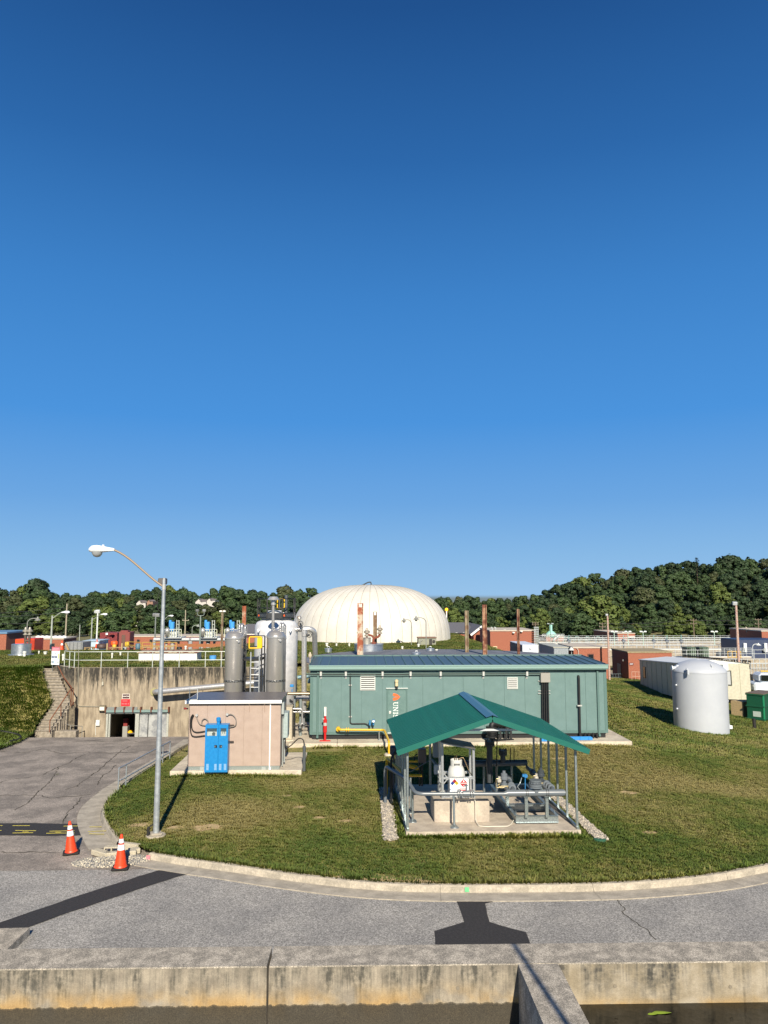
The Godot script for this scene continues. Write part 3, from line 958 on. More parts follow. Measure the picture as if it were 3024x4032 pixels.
func make_digester_wall():
	var D := 46.4
	var top := 2.82
	var con := nmat("old_concrete", "857964", "a3967f", 3.0, 0.012, 0.95, 0.0, 0.1, 2.0, 1.8)
	var X := func(px: float) -> float: return Z(px, 2700, D).x
	var x0: float = X.call(291); var x1: float = X.call(1012)
	var dl: float = X.call(424); var dr: float = X.call(669)
	var dt := hz(2799, D)
	var wall := thing("retaining_wall", "tall tan concrete wall streaked with black stains holding back the upper lawn", "wall", "", V3((x0 + x1) / 2, -2, -D))
	var face := wall_tex(21, 1536, 300, "7f7463", "9c907c", "2c2a25", 0.34, "7a6b50", 0.0, 2.4)
	var strip := func(xa: float, xb: float, ya: float, yb: float):
		var b := B.new()
		var ua := (xa - x0) / (x1 - x0); var ub := (xb - x0) / (x1 - x0)
		var va := (top - ya) / 4.9; var vb := (top - yb) / 4.9
		b.quv(V3(xa, ya, -D), V3(xb, ya, -D), V3(xb, yb, -D), V3(xa, yb, -D), Vector2(ua, va), Vector2(ub, va), Vector2(ub, vb), Vector2(ua, vb))
		part(wall, "wall_face", b, face)
	strip.call(x0, dl, -2.05, top); strip.call(dr, x1, -2.05, top); strip.call(dl, dr, dt, top)
	var body := B.new()
	body.box(V3(x0, -2.05, -D - 0.4), V3(dl, top, -D - 0.005)); body.box(V3(dr, -2.05, -D - 0.4), V3(x1, top, -D - 0.005)); body.box(V3(dl, dt, -D - 0.4), V3(dr, top, -D - 0.005))
	part(wall, "wall_core", body, con)
	# wing wall to the stairs, return wall on the right
	var w0 := V3(x0, 0, -D)
	var w1 := Z(205, 2613, 48.6)
	var wing := B.new()
	var wd := V3(w1.x - w0.x, 0, w1.z - w0.z).normalized()
	var wn := V3(-wd.z, 0, wd.x)
	if wn.z < 0: wn = -wn
	var wl := Vector2(w1.x - w0.x, w1.z - w0.z).length()
	wing.obox(V3((w0.x + w1.x) / 2, 0.38, (w0.z + w1.z) / 2) - wn * 0.2, V3(wl, 4.86, 0.4), Basis(wd, Vector3.UP, wd.cross(Vector3.UP)))
	part(wall, "wing_wall", wing, con)
	var wf := B.new()
	var k := wn * 0.008
	wf.quv(V3(w1.x, -2.05, w1.z) + k, V3(w0.x, -2.05, w0.z) + k, V3(w0.x, top - 0.01, w0.z) + k, V3(w1.x, top - 0.01, w1.z) + k, Vector2(0.6, 1), Vector2(0.7, 1), Vector2(0.7, 0), Vector2(0.6, 0))
	part(wall, "wing_face", wf, face)
	var ret := B.new()
	ret.box(V3(x1 - 0.4, -1, -52), V3(x1, 2.7, -D - 0.4))
	part(wall, "return_wall", ret, con)
	# a pale repaired area round the pipe sleeve
	# room behind the door: floor, walls, ceiling, and what stands inside
	var room := B.new()
	var dk := nmat("room_wall", "8f8878", "a29a88", 2.0, 0.02)
	room.box(V3(dl - 0.6, -2.15, -D - 9.0), V3(dr + 0.6, -2.0, -D - 0.4)); room.box(V3(dl - 0.6, 0.45, -D - 9.0), V3(dr + 0.6, 0.6, -D - 0.4))
	room.box(V3(dl - 0.75, -2.0, -D - 9.0), V3(dl - 0.6, 0.45, -D - 0.4)); room.box(V3(dr + 0.6, -2.0, -D - 9.0), V3(dr + 0.75, 0.45, -D - 0.4)); room.box(V3(dl - 0.6, -2.0, -D - 9.15), V3(dr + 0.6, 0.45, -D - 9.0))
	part(wall, "room", room, dk)
	var cab := B.new()
	cab.box(V3(X.call(466), -2.0, -D - 1.6), V3(X.call(486), -0.75, -D - 1.1), 0.02)
	one("grey_locker", "pale grey locker standing just inside the open doorway", "locker", cab, pm("8d8c86", 0.5))
	cab = B.new()
	cab.box(V3(X.call(468), -0.75, -D - 1.55), V3(X.call(484), -0.3, -D - 1.15), 0.01)
	one("red_carton", "dark red carton on top of the locker inside the doorway", "carton", cab, pm("7a2420", 0.7))
	cab = B.new()
	cab.lathe([Vector2(0.17, 0), Vector2(0.14, 0.01), Vector2(0.125, 0.07), Vector2(0.06, 0.13), Vector2(0, 0.14)], 14, Transform3D(Basis.IDENTITY, V3(X.call(494), -1.15, -D - 1.3)), true)
	var shelf := B.new()
	shelf.box(V3(X.call(489), -1.2, -D - 1.5), V3(X.call(520), -1.15, -D - 1.1)); shelf.box(V3(X.call(490), -2.0, -D - 1.45), V3(X.call(491.5), -1.2, -D - 1.4)); shelf.box(V3(X.call(518), -2.0, -D - 1.45), V3(X.call(519.5), -1.2, -D - 1.4))
	one("work_bench", "dark low bench inside the doorway beside the locker", "bench", shelf, pm("4c4a48", 0.6))
	one("hard_hat", "yellow hard hat on the bench inside the doorway", "hard hat", cab, pm("d8a818", 0.4))
	# door frame and leaves
	var galv := nmat("door_grey", "9a9d95", "b4b5aa", 0.8, 0.03, 0.55, 0.2, 0.06)
	var dp := thing("double_door", "grey metal double door with peeling paint, left leaf folded open", "door", "", V3((dl + dr) / 2, -2, -D))
	for s in [[424, 432], [434, 441], [538, 553], [661, 669]]:
		var b := B.new()
		b.box(V3(X.call(s[0]), -2.0, -D - 0.1), V3(X.call(s[1]), dt - 0.08, -D + 0.07), 0.01)
		part(dp, "jamb", b, galv)
	var b := B.new()
	b.box(V3(dl, dt - 0.08, -D - 0.12), V3(dr, dt, -D + 0.08), 0.01)
	part(dp, "head", b, galv)
	var leafm := nmat("peeling_door", "7d8082", "a5a7a4", 2.6, 0.012, 0.6, 0.1, 0.05, 0.0, 1.8)
	for s in [[553, 586], [588, 625], [627, 661]]:
		b = B.new()
		b.box(V3(X.call(s[0]) + 0.01, -2.0, -D - 0.08), V3(X.call(s[1]), dt - 0.09, -D - 0.03), 0.008)
		part(dp, "leaf_panel", b, leafm)
	# door head track with brackets
	var tr := thing("door_hood", "narrow grey hood with rusty brackets over the double door", "hood", "", V3(dl, dt + 0.1, -D + 0.1))
	b = B.new()
	b.box(V3(dl - 0.03, hz(2798, D), -D - 0.02), V3(X.call(670), hz(2789, D), -D + 0.22), 0.01)
	part(tr, "channel", b, pm("7f9590", 0.5, 0.4))
	b = B.new()
	b.bar(V3((dl + X.call(545)) / 2, hz(2790, D), -D + 0.2), V3((dl + X.call(545)) / 2, hz(2779, D), -D + 0.02), X.call(545) - dl, 0.02, Vector3.RIGHT.cross(Vector3.UP))
	part(tr, "cover_plate", b, pm("9aa09c", 0.4, 0.6))
	for px in [424, 461, 496, 531, 561, 602, 638, 670]:
		b = B.new()
		b.box(V3(X.call(px) - 0.04, hz(2798, D), -D), V3(X.call(px) + 0.04, hz(2778, D), -D + 0.24))
		part(tr, "bracket", b, nmat("rust_dark", "4a2a20", "6d3e28", 0.5, 0.05))
	# signs over the door
	var sg := thing("digester_sign", "dark brown sign reading DIGESTER above the double door", "sign", "", Z(495, 2752, D - 0.03))
	sign_board(sg, 481, 511, 2732, 2752, D - 0.03, pm("e0d8cc", 0.5), pm("3f1f22", 0.6))
	words(sg, "lettering", "DIGESTER", 0.062, pm("f2ede4", 0.6), Transform3D(Basis.IDENTITY, Z(496, 2742, D - 0.045)))
	sg = thing("warning_sign", "bright red sign with white letters above the double door", "sign", "", Z(494, 2780, D - 0.03))
	sign_board(sg, 476, 512, 2753.5, 2780, D - 0.03, pm("d83038", 0.5), pm("cc1a26", 0.5))
	for a in [[482, 502, 2758, 2762], [479, 488, 2768, 2774], [490, 500, 2768, 2774], [503, 508, 2768, 2774]]:      # worn print, no longer readable
		b = B.new()
		b.box(Z(a[0], a[3], D - 0.034), Z(a[1], a[2], D - 0.034) + V3(0, 0, 0.003))
		part(sg, "worn_print", b, pm("d85a5c", 0.6))
	# wall lamp, box, conduit
	var wl2 := thing("wall_lamp", "grey box shaped wall lamp left of the double door", "lamp", "", Z(406, 2800, D))
	b = B.new()
	b.box(Z(393, 2799, D) + V3(0, 0, 0), Z(420, 2776, D) + V3(0, 0, 0.24), 0.03)
	part(wl2, "housing", b, pm("77705f", 0.5, 0.3))
	b = B.new()
	b.box(Z(397, 2795, D) + V3(0, 0, 0.24), Z(416, 2781, D) + V3(0, 0, 0.255), 0.004)
	part(wl2, "lens", b, pm("d9d6c4", 0.2))
	b = B.new()
	b.box(Z(379, 2857, D), Z(395, 2834, D) + V3(0, 0, 0.12), 0.012)
	b.tube([Z(377, 2895, D) + V3(0, 0, 0.03), Z(377, 2845, D) + V3(0, 0, 0.03)], 0.015, 6)
	one("switch_box", "small pale grey switch box beside the double door", "box", b, pm("c9ccc6", 0.5))
	b = B.new()
	b.tube(round_path([Z(310, 2560, D - 0.06), Z(306, 2776, D - 0.06), Z(314, 2781, D - 0.06), Z(393, 2782, D - 0.06)], 0.1), 0.018, 6)
	one("wall_conduit", "thin grey conduit running down the stained wall to the lamp", "conduit", b, pm("8d8a7c", 0.6))
	b = B.new()
	b.tube([Z(404, 2700, D - 0.04), Z(404, 2672, D - 0.04)], 0.016, 6)
	b.box(Z(402, 2698, D - 0.02), Z(407, 2685, D - 0.1))
	one("conduit_stub", "short pale conduit fitting on the wall above the lamp", "conduit", b, pm("a8a494", 0.6))
	# stainless pipe out of the wall
	var ss := nmat("stainless", "b4b4b3", "c8c7c5", 1.0, 0.03, 0.3, 0.6, 0.03)
	var pipe := thing("insulated_pipe", "shiny stainless pipe leaving the stained wall towards the vessels", "pipe", "", Z(612, 2724, D))
	b = B.new()
	b.tube(round_path([Z(609, 2724, D + 0.1), Z(613, 2724, 45.5), Z(1010, 2688, 45.5)], 0.35, 8), 0.16, 18)
	part(pipe, "pipe", b, ss)
	b = B.new()
	b.disc_on(Z(609, 2724, D + 0.05), V3(0, 0, 1), 0.23, 0.12, 18)
	part(pipe, "wall_sleeve", b, pm("8f8a5f", 0.6))
	# small rail at the sunken entrance
	railing("entrance_rail", "short grey handrail going down to the sunken doorway", [V3(X.call(285), -1.5, -44.6), V3(X.call(314), -1.75, -45.2), V3(X.call(345), -1.9, -45.8)], 1.45, [1.0], pm("a5a49c", 0.5, 0.5), 0.022)
	# railing on top of the wall
	var rm := pm("c3c9bf", 0.45, 0.4)
	var feet := []
	for a in [[253, 2620, 47.5], [273, 2622, 46.9], [292, 2625, 46.6], [398, 2625, 46.6], [502, 2625, 46.6], [600, 2625, 46.6], [705, 2622, 46.6], [808, 2621, 46.6], [871, 2620, 46.6], [960, 2620, 46.6]]:
		var p := Z(a[0], a[1], a[2])
		feet.append(V3(p.x, top - 0.06, p.z))
	railing("wall_railing", "pale grey pipe railing along the top of the stained wall", feet, 0.98, [1.0, 0.5], rm, 0.027)

func sign_board(th: Node3D, l: float, r: float, t: float, bt: float, d: float, edge: Material, field: Material):
	var b := B.new()
	var p0 := Z(l, bt, d); var p1 := Z(r, t, d)
	p1.x += 0.0
	b.box(V3(p0.x, p0.y, -d - 0.02), V3(p1.x, p1.y, -d))
	part(th, "board", b, edge)
	b = B.new()
	var w := 0.022
	b.box(V3(p0.x + w, p0.y + w, -d), V3(p1.x - w, p1.y - w, -d + 0.004))
	part(th, "panel", b, field)

func make_stairs():
	var con := nmat("stair_concrete", "7f776a", "9a9182", 1.4, 0.02, 0.93, 0.0, 0.1, 2.0, 1.8)
	var st := thing("staircase", "worn grey concrete staircase climbing the grass bank beside the stained wall", "stairs", "", V3(-17.5, -0.5, -43))
	var rx := [222, 227, 232, 238, 243, 248, 253, 258, 262, 268, 274, 274, 268, 262, 252, 244, 234, 222, 212, 202]
	var prev := -48.4
	for i in 20:
		var h := 2.62 - 0.153 * i
		var p0 := G(stair_l[i], stair_y[i], h)
		var p1 := G(rx[i], stair_y[i], h)
		var b := B.new()
		b.box(V3(p0.x, h - 1.2, prev - 0.02), V3(p1.x, h - 0.05, p0.z - 0.045)); b.box(V3(p0.x - 0.01, h - 0.05, prev - 0.02), V3(p1.x + 0.01, h, p0.z), 0.012)
		part(st, "step", b, con)
		prev = p0.z
	# raking side wall of the lower flight and the landing in front
	var b := B.new()
	var a0 := G(186, 2880, -0.45)
	var a1 := Z(297, 2755, 45.6)
	var th := 0.35
	var pts := [V3(a0.x, -0.2, a0.z), V3(a1.x, 0.95, a1.z), V3(a1.x, -2.0, a1.z), V3(a0.x, -2.0, a0.z)]
	var nn := V3(-(a1.z - a0.z), 0, a1.x - a0.x).normalized() * th
	b.q(pts[0], pts[1], pts[2], pts[3], nn)
	b.q(pts[0] - nn, pts[1] - nn, pts[2] - nn, pts[3] - nn, -nn)
	b.q(pts[0], pts[1], pts[1] - nn, pts[0] - nn, Vector3.UP)
	b.q(pts[0], pts[3], pts[3] - nn, pts[0] - nn, a0 - a1)
	b.q(pts[1], pts[2], pts[2] - nn, pts[1] - nn, a1 - a0)
	part(st, "side_wall", b, nmat("stair_wall", "5f574a", "8f846e", 1.6, 0.02, 0.95, 0.0, 0.12))
	b = B.new()
	var l0 := G(100, 2884, -0.5); var l1 := G(290, 2890, -0.5)
	b.box(V3(l0.x - 0.6, -1.2, -44.4), V3(l1.x, -0.40, l0.z + 0.25), 0.02)
	part(st, "landing", b, con)
	# rusty handrails
	var rust := nmat("rail_rust", "5a3524", "8a5a3c", 0.6, 0.05, 0.8)
	var rr := thing("stair_handrail", "rusty brown pipe handrail beside the concrete stairs", "handrail", "", Z(197, 2870, 41.6))
	b = B.new()
	b.tube(round_path([Z(196, 2838, 43.3), Z(282, 2708, 45.2), Z(289, 2712, 45.4)], 0.1), 0.03, 8)
	part(rr, "rail", b, rust)
	for a in [[196, 2872, 2838, 43.3], [240, 2810, 2770, 44.3], [280, 2770, 2716, 45.2], [288, 2765, 2710, 45.4]]:
		b = B.new()
		var foot := Z(a[0], a[1], a[3])
		b.tube([foot + Vector3.DOWN * 0.15, Z(a[0] + 0.5, a[2], a[3])], 0.028, 8)
		part(rr, "post", b, rust)
	b = B.new()
	b.tube([Z(229, 2622, 47.9), Z(250, 2665, 46.8), Z(282, 2708, 45.2)], 0.035, 8)
	part(rr, "upper_rail", b, rust)
	# hose on the bank
	b = B.new()
	var hp := []
	for a in [[-30, 2878], [10, 2880], [45, 2886], [72, 2893], [82, 2902], [70, 2912], [40, 2918]]:
		var p := G(a[0], a[1], 0.0)
		for k in 6: p = G(a[0], a[1], bank_h(p.x, p.z) + 0.08)
		hp.append(p)
	b.tube(smooth_line(hp, 4), 0.05, 8)
	one("drain_hose", "black ribbed drain hose lying on the grass bank", "hose", b, pm("1c1c1c", 0.6))
	# information board at the head of the stairs
	var ib := thing("information_board", "white safety board with a red heading at the stair head", "sign", "", Z(218, 2616, 48.2))
	var yb := Basis(Vector3.UP, -0.28)
	var ctr := Z(219, 2582, 48.1)
	b = B.new()
	b.obox(ctr, V3(0.56, 1.08, 0.03), yb)
	part(ib, "board", b, pm("dfe4e6", 0.4))
	b = B.new()
	b.obox(ctr + V3(0, 0.42, 0) + yb * V3(0, 0, 0.018), V3(0.55, 0.24, 0.01), yb)
	part(ib, "heading", b, pm("a33448", 0.5))
	for k in 2:
		b = B.new()
		b.obox(ctr + yb * V3(0, 0.46 - k * 0.1, 0.025), V3(0.48, 0.05, 0.006), yb)
		part(ib, "heading_line", b, pm("dfa3ae", 0.5))
	for k in 4:
		b = B.new()
		b.obox(ctr + yb * V3(-0.2 + k * 0.1, 0.13, 0.018), V3(0.035, 0.15, 0.006), yb)
		part(ib, "pictogram", b, pm("6d7484", 0.5))
		b = B.new()
		b.obox(ctr + yb * V3(-0.21 + k * 0.1, -0.07, 0.018), V3(0.07, 0.15, 0.006), yb, 0.0)
		part(ib, "pictogram", b, pm("2c3e66", 0.5))
	b = B.new()
	b.obox(ctr + yb * V3(0.22, -0.02, 0.018), V3(0.06, 0.3, 0.006), yb)
	part(ib, "yellow_panel", b, pm("cfae4a", 0.5))
	for k in 3:
		b = B.new()
		b.obox(ctr + yb * V3([-0.2, -0.09, 0.2][k], -0.38, 0.018), V3([0.09, 0.06, 0.07][k], [0.1, 0.16, 0.1][k], 0.006), yb)
		part(ib, "logo", b, pm(["4a5a74", "3d7fa0", "5c6a66"][k], 0.5))
	for s in [-0.22, 0.22]:
		b = B.new()
		b.tube([ctr + yb * V3(s, -1.0, -0.04), ctr + yb * V3(s, 0.4, -0.04)], 0.02, 6)
		part(ib, "leg", b, pm("8f9494", 0.4, 0.6))

func make_dome():
	var c0 := Z(1460, 2500, 79.0)
	c0.y = 2.6
	var R := 8.12
	var H := 5.62
	var N := 48
	var cloth := nmat("membrane", "c3bfb4", "cdc9be", 6.0, 0.012, 0.55, 0.0, 0.02)
	var th := thing("membrane_dome", "large cream inflated membrane dome with curved seams on the terrace", "dome", "", c0)
	var g := B.new()
	var rows := 18
	var cols := 4
	var P := func(i: int, j: int) -> Array:
		var t := float(i) / rows
		var h := sin(t * PI / 2)
		var r := pow(maxf(0.0, 1.0 - pow(h, 2.5)), 0.4)
		var a := (float(j) / cols - 0.5) * TAU / N
		var bul := 1.0 + 0.006 * cos((float(j) / cols - 0.5) * PI) - 0.004
		return [V3(sin(a) * r * R * bul, h * H, cos(a) * r * R * bul), Vector2(r, h)]
	for i in rows:
		for j in cols:
			var a = P.call(i, j); var b = P.call(i, j + 1); var d = P.call(i + 1, j + 1); var e = P.call(i + 1, j)
			var N1 := func(p: Array, jj: int) -> Vector3:
				var nrm := V3(p[0].x / R, 0, p[0].z / R)
				var rr := maxf(0.02, p[1].x)
				var gr := V3(sin((float(jj) / cols - 0.5) * TAU / N * 2.2), 0, cos((float(jj) / cols - 0.5) * TAU / N * 2.2)) * pow(rr, 1.5) / R + Vector3.UP * pow(p[1].y, 1.5) / H
				return gr.normalized() if gr.length() > 0 else nrm
			g.tri(a[0], b[0], d[0], N1.call(a, j), N1.call(b, j + 1), N1.call(d, j + 1))
			g.tri(a[0], d[0], e[0], N1.call(a, j), N1.call(d, j + 1), N1.call(e, j))
	var gm := g.mesh()
	var s := B.new()
	var pts := []
	for i in rows + 1:
		var p = P.call(i, 0)
		pts.append(p[0])
	s.tube(pts, 0.022, 5, false)
	var smesh := s.mesh()
	var sm := pm("8d897e", 0.7)
	for k in N:
		var xf := Transform3D(Basis(Vector3.UP, TAU * k / N + 0.03), c0)
		piece(th, "gore", gm, cloth, xf)
		piece(th, "seam", smesh, sm, xf)
	var b := B.new()
	b.lathe([Vector2(R + 0.18, -0.3), Vector2(R + 0.18, 0.08), Vector2(R - 0.1, 0.12)], 64, Transform3D(Basis.IDENTITY, c0))
	part(th, "ring_beam", b, pm("a39b88", 0.8))
	b = B.new()
	b.tube(round_path([c0 + V3(-1.0, H - 0.1, 0.2), c0 + V3(-0.3, H + 0.26, 0.2), c0 + V3(0, H + 0.3, 0.2), c0 + V3(0.04, H - 0.2, 0.4)], 0.15), 0.06, 8)
	part(th, "crown_pipe", b, pm("33373a", 0.6))

func gooseneck(called: String, label: String, foot: Vector3, high: float, arm: float, m: Material, group := "", shade := 0.22) -> Node3D:
	# arm < 0 reaches left
	var th := thing(called, label, "lamp", group, foot)
	var b := B.new()
	var pts := [foot, foot + Vector3.UP * (high - absf(arm) * 0.5)]
	for k in range(1, 7):
		var t := PI / 2 * k / 6
		pts.append(foot + V3(arm * 0.6 * (1 - cos(t)), high - absf(arm) * 0.5 * (1 - sin(t)), 0))
	pts.append(foot + V3(arm, high, 0))
	b.tube(pts, 0.035, 8)
	part(th, "pole", b, m)
	b = B.new()
	b.lathe([Vector2(shade, -0.16), Vector2(shade, -0.13), Vector2(shade * 0.45, -0.02), Vector2(0.07, 0.02), Vector2(0.06, 0.12), Vector2(0, 0.13)], 16, Transform3D(Basis.IDENTITY, foot + V3(arm, high, 0)))
	b.lathe([Vector2(0.09, -0.13), Vector2(0.11, -0.2), Vector2(0.06, -0.27), Vector2(0, -0.28)], 10, Transform3D(Basis.IDENTITY, foot + V3(arm, high, 0)), true)
	part(th, "shade", b, m)
	return th

func cobra_lamp(called: String, label: String, foot: Vector3, high: float, r0: float, r1: float, arm: Vector3, head_len: float, m: Material, arm_m: Material, group := "") -> Node3D:
	var th := thing(called, label, "street lamp", group, foot)
	var b := B.new()
	b.tube([foot + Vector3.DOWN * 0.1, foot + Vector3.UP * high * 0.5, foot + Vector3.UP * high], [r0, (r0 + r1) / 2, r1], 16)
	part(th, "pole", b, m)
	var a0 := foot + Vector3.UP * (high - 0.22)
	var pts := []
	for k in 11:
		var t := k / 10.0
		pts.append(a0 + V3(arm.x * t, arm.y * sin(t * PI / 2 * 0.98) * (0.55 + 0.45 * t) / 1.0, arm.z * t))
	b = B.new()
	b.tube(pts, 0.03, 8)
	part(th, "arm", b, arm_m)
	var e: Vector3 = pts[-1]
	var d := V3(arm.x, 0, arm.z).normalized()
	var w := head_len * 0.22
	var sec := []
	for k in [[0.0, 0.30, 0.36], [0.18, 0.42, 0.5], [0.45, 0.8, 0.8], [0.7, 1.0, 1.0], [0.9, 0.85, 0.85], [1.0, 0.35, 0.45]]:
		sec.append([e + d * head_len * k[0], w * k[1], w * 0.95 * k[2]])
	b = B.new()
	var side := d.cross(Vector3.UP)
	for i in sec.size() - 1:
		for j in 10:
			var P := func(s: Array, jj: int) -> Vector3:
				var an := TAU * jj / 10.0
				var yy := sin(an)
				return s[0] + side * cos(an) * s[1] + Vector3.UP * (yy * s[2] if yy > 0 else yy * s[2] * 0.55)
			var p0: Vector3 = P.call(sec[i], j); var p1: Vector3 = P.call(sec[i], j + 1); var p2: Vector3 = P.call(sec[i + 1], j + 1); var p3: Vector3 = P.call(sec[i + 1], j)
			b.q(p0, p1, p2, p3, (p0 + p2) / 2 - (sec[i][0] + sec[i + 1][0]) / 2)
			if i == 0: b.t3(sec[0][0], p0, p1, -d)
			if i == sec.size() - 2: b.t3(sec[i + 1][0], p3, p2, d)
	b.cyl(e + d * head_len * 0.45 + Vector3.UP * w * 0.48, 0.035 * head_len / 0.74, 0.08 * head_len / 0.74, 10)
	part(th, "head", b, pm("dfe4e6", 0.4))
	b = B.new()
	b.lathe([Vector2(w * 0.95, 0), Vector2(w * 0.88, -w * 0.5), Vector2(w * 0.55, -w * 0.95), Vector2(0, -w * 1.1)], 14, Transform3D(Basis.IDENTITY, e + d * head_len * 0.68 + Vector3.DOWN * w * 0.22), true)
	part(th, "lens", b, pm("a9adae", 0.15, 0.3))
	return th

func guide_post(label: String, px: float, wpx: float, ytop: float, d: float, base: float, m: Material, slot := false):
	var p := Z(px, ytop, d)
	var w := wpx * d / FPX
	var th := thing("guide_post", label, "steel post", "steel guide posts round the digester cover", V3(p.x, base, -d))
	var b := B.new()
	var t := 0.05
	var H := p.y - base
	b.box(V3(p.x - w / 2, base, -d - t), V3(p.x + w / 2, base + H - (0.28 if slot else 0.0), -d))
	if slot:
		b.box(V3(p.x - w / 2, base + H - 0.28, -d - t), V3(p.x - w * 0.28, base + H - 0.04, -d)); b.box(V3(p.x + w * 0.28, base + H - 0.28, -d - t), V3(p.x + w / 2, base + H - 0.04, -d)); b.box(V3(p.x - w / 2, base + H - 0.04, -d - t), V3(p.x + w / 2, base + H, -d))
	part(th, "web", b, m)
	for s in [-1, 1]:
		b = B.new()
		b.box(V3(p.x + s * w / 2 - (t if s > 0 else 0.0), base, -d + 0.001), V3(p.x + s * w / 2 + (t if s < 0 else 0.0), base + H, -d + 0.16))
		part(th, "flange", b, m)

func vent_pipe(label: String, px: float, py: float, h: float, r: float, high: float, m: Material):
	var p := G(px, py, h)
	var b := B.new()
	b.lathe([Vector2(0, 0), Vector2(r, 0), Vector2(r, high * 0.72), Vector2(r * 1.35, high * 0.72), Vector2(r * 1.35, high * 0.9), Vector2(r * 0.7, high), Vector2(0, high)], 12, Transform3D(Basis.IDENTITY, p + Vector3.DOWN * 0.03))
	one("vent_pipe", label, "vent", b, m, "stub vents on the upper lawn")

func make_terrace_things():
	var c0 := Z(1743, 2600, 52.0)
	var R := 9.5
	var top := 2.86
	var cover := nmat("digester_cover", "5c6069", "73767d", 6.0, 0.015, 0.8, 0.0, 0.08, 0.0, 1.8)
	var con := nmat("old_concrete", "857964", "a3967f", 3.0, 0.012, 0.95, 0.0, 0.1, 2.0, 1.8)
	var th := thing("digester", "flat round grey covered digester tank behind the green building", "tank", "", V3(c0.x, 0, c0.z))
	var b := B.new()
	b.lathe([Vector2(R, -0.5), Vector2(R, top - 0.05), Vector2(R - 0.25, top - 0.05)], 72, Transform3D(Basis.IDENTITY, V3(c0.x, 0, c0.z)))
	part(th, "ring_wall", b, con)
	for k in 12:
		b = B.new()
		b.lathe([Vector2(0.35, top + 0.14), Vector2(R - 0.2, top), Vector2(R - 0.2, top - 0.06)], 6, Transform3D(Basis.IDENTITY, V3(c0.x, 0, c0.z)), false, TAU / 12 - 0.004, TAU * k / 12)
		part(th, "cover_segment", b, cover)
	var alu := nmat("aluminium", "b4bac0", "cdd1d4", 1.5, 0.02, 0.38, 0.9, 0.03)
	# drum with gas valves
	var v := thing("valve_drum", "broad bright aluminium drum carrying rusty gas valves behind digester cover", "drum", "", G(1452, 2562, top))
	b = B.new()
	var vc := Z(1452, 2562, 59.5)
	vc.y = top - 0.05
	b.lathe([Vector2(1.1, 0), Vector2(1.1, 0.54), Vector2(1.14, 0.54), Vector2(1.14, 0.6), Vector2(0, 0.62)], 28, Transform3D(Basis.IDENTITY, vc))
	part(v, "shell", b, alu)
	b = B.new()
	b.cyl(vc + V3(-0.15, 0.6, 0.1), 0.3, 0.42, 16)
	b.cyl(vc + V3(-0.15, 1.02, 0.1), 0.34, 0.05, 16)
	part(v, "hub", b, pm("9a968c", 0.5, 0.4))
	var rusty := nmat("valve_rust", "5d2c20", "8a4a34", 0.5, 0.05, 0.8)
	b = B.new()
	b.tube(round_path([vc + V3(0.35, 0.6, 0.1), vc + V3(0.35, 1.0, 0.1), vc + V3(0.8, 1.15, 0.1), vc + V3(0.85, 1.5, 0.1)], 0.15), 0.09, 10)
	b.tube(round_path([vc + V3(-0.15, 1.05, 0.1), vc + V3(-0.15, 1.3, 0.1), vc + V3(0.3, 1.2, 0.1), vc + V3(0.4, 0.9, 0.1)], 0.15), 0.08, 10)
	b.cyl(vc + V3(0.38, 0.62, 0.15), 0.2, 0.1, 12)
	part(v, "rusty_pipe", b, rusty)
	var vb := B.new()
	vb.lathe([Vector2(0.1, 0), Vector2(0.2, 0.02), Vector2(0.2, 0.1), Vector2(0.12, 0.12), Vector2(0.12, 0.25), Vector2(0.24, 0.3), Vector2(0.24, 0.42), Vector2(0.12, 0.5), Vector2(0.08, 0.68), Vector2(0, 0.7)], 14)
	var vm := vb.mesh()
	for a in [[-0.15, 1.15], [0.85, 1.35], [-0.7, 1.1]]:
		piece(v, "relief_valve", vm, pm("a39a8a", 0.5, 0.5), Transform3D(Basis.IDENTITY.scaled(Vector3.ONE * 0.95), vc + V3(a[0], a[1], 0.1)))
	b = B.new()
	b.tube([vc + V3(-0.7, 0.6, 0.1), vc + V3(-0.7, 1.15, 0.1)], 0.07, 8)
	part(v, "stub", b, pm("8a8378", 0.6, 0.4))
	# guide posts
	var r1 := nmat("post_rust", "8a4a30", "b0a594", 4.5, 0.012, 0.8, 0.0, 0.1, 0.0, 2.6)
	var r2 := nmat("post_grey", "857c66", "6d5642", 4.5, 0.02, 0.8, 0.0, 0.08, 0.0, 2.5)
	var r3 := nmat("post_red", "683c2c", "93735a", 4.0, 0.02, 0.8, 0.0, 0.1, 0.0, 3.0)
	guide_post("tall pale guide post with big rust blotches beside the aluminium drum", 1419, 23, 2375, 54.0, top - 0.1, r1, true)
	guide_post("grey slotted guide post standing just behind the aluminium drum", 1477, 15, 2408, 60.9, top - 0.3, r2, true)
	guide_post("yellowish paired channel guide post on the digester edge by the grass", 1836, 14, 2404, 57.0, top - 0.1, r2)
	guide_post("tall red brown rusty guide post on the digester cover", 1906, 17, 2381, 54.2, top - 0.1, r3)
	guide_post("thin dark rusty guide post in front of the white container", 2038, 9, 2398, 55.0, top - 0.3, r3)
	guide_post("pale rusty guide post rising left of the white tank", 963, 14, 2386, 56.0, 2.6, r1)
	guide_post("slim grey guide post with lamps left of the steel vessels", 877, 8, 2402, 52.0, 2.6, r2)
	b = B.new()
	for s in [-1, 1]: b.box(Z(877 + s * 7, 2407, 51.9) + V3(-0.09, -0.05, 0), Z(877 + s * 7, 2407, 51.9) + V3(0.09, 0.06, 0.12), 0.02)
	b.bar(Z(870, 2408, 51.9), Z(884, 2408, 51.9), 0.03, 0.03)
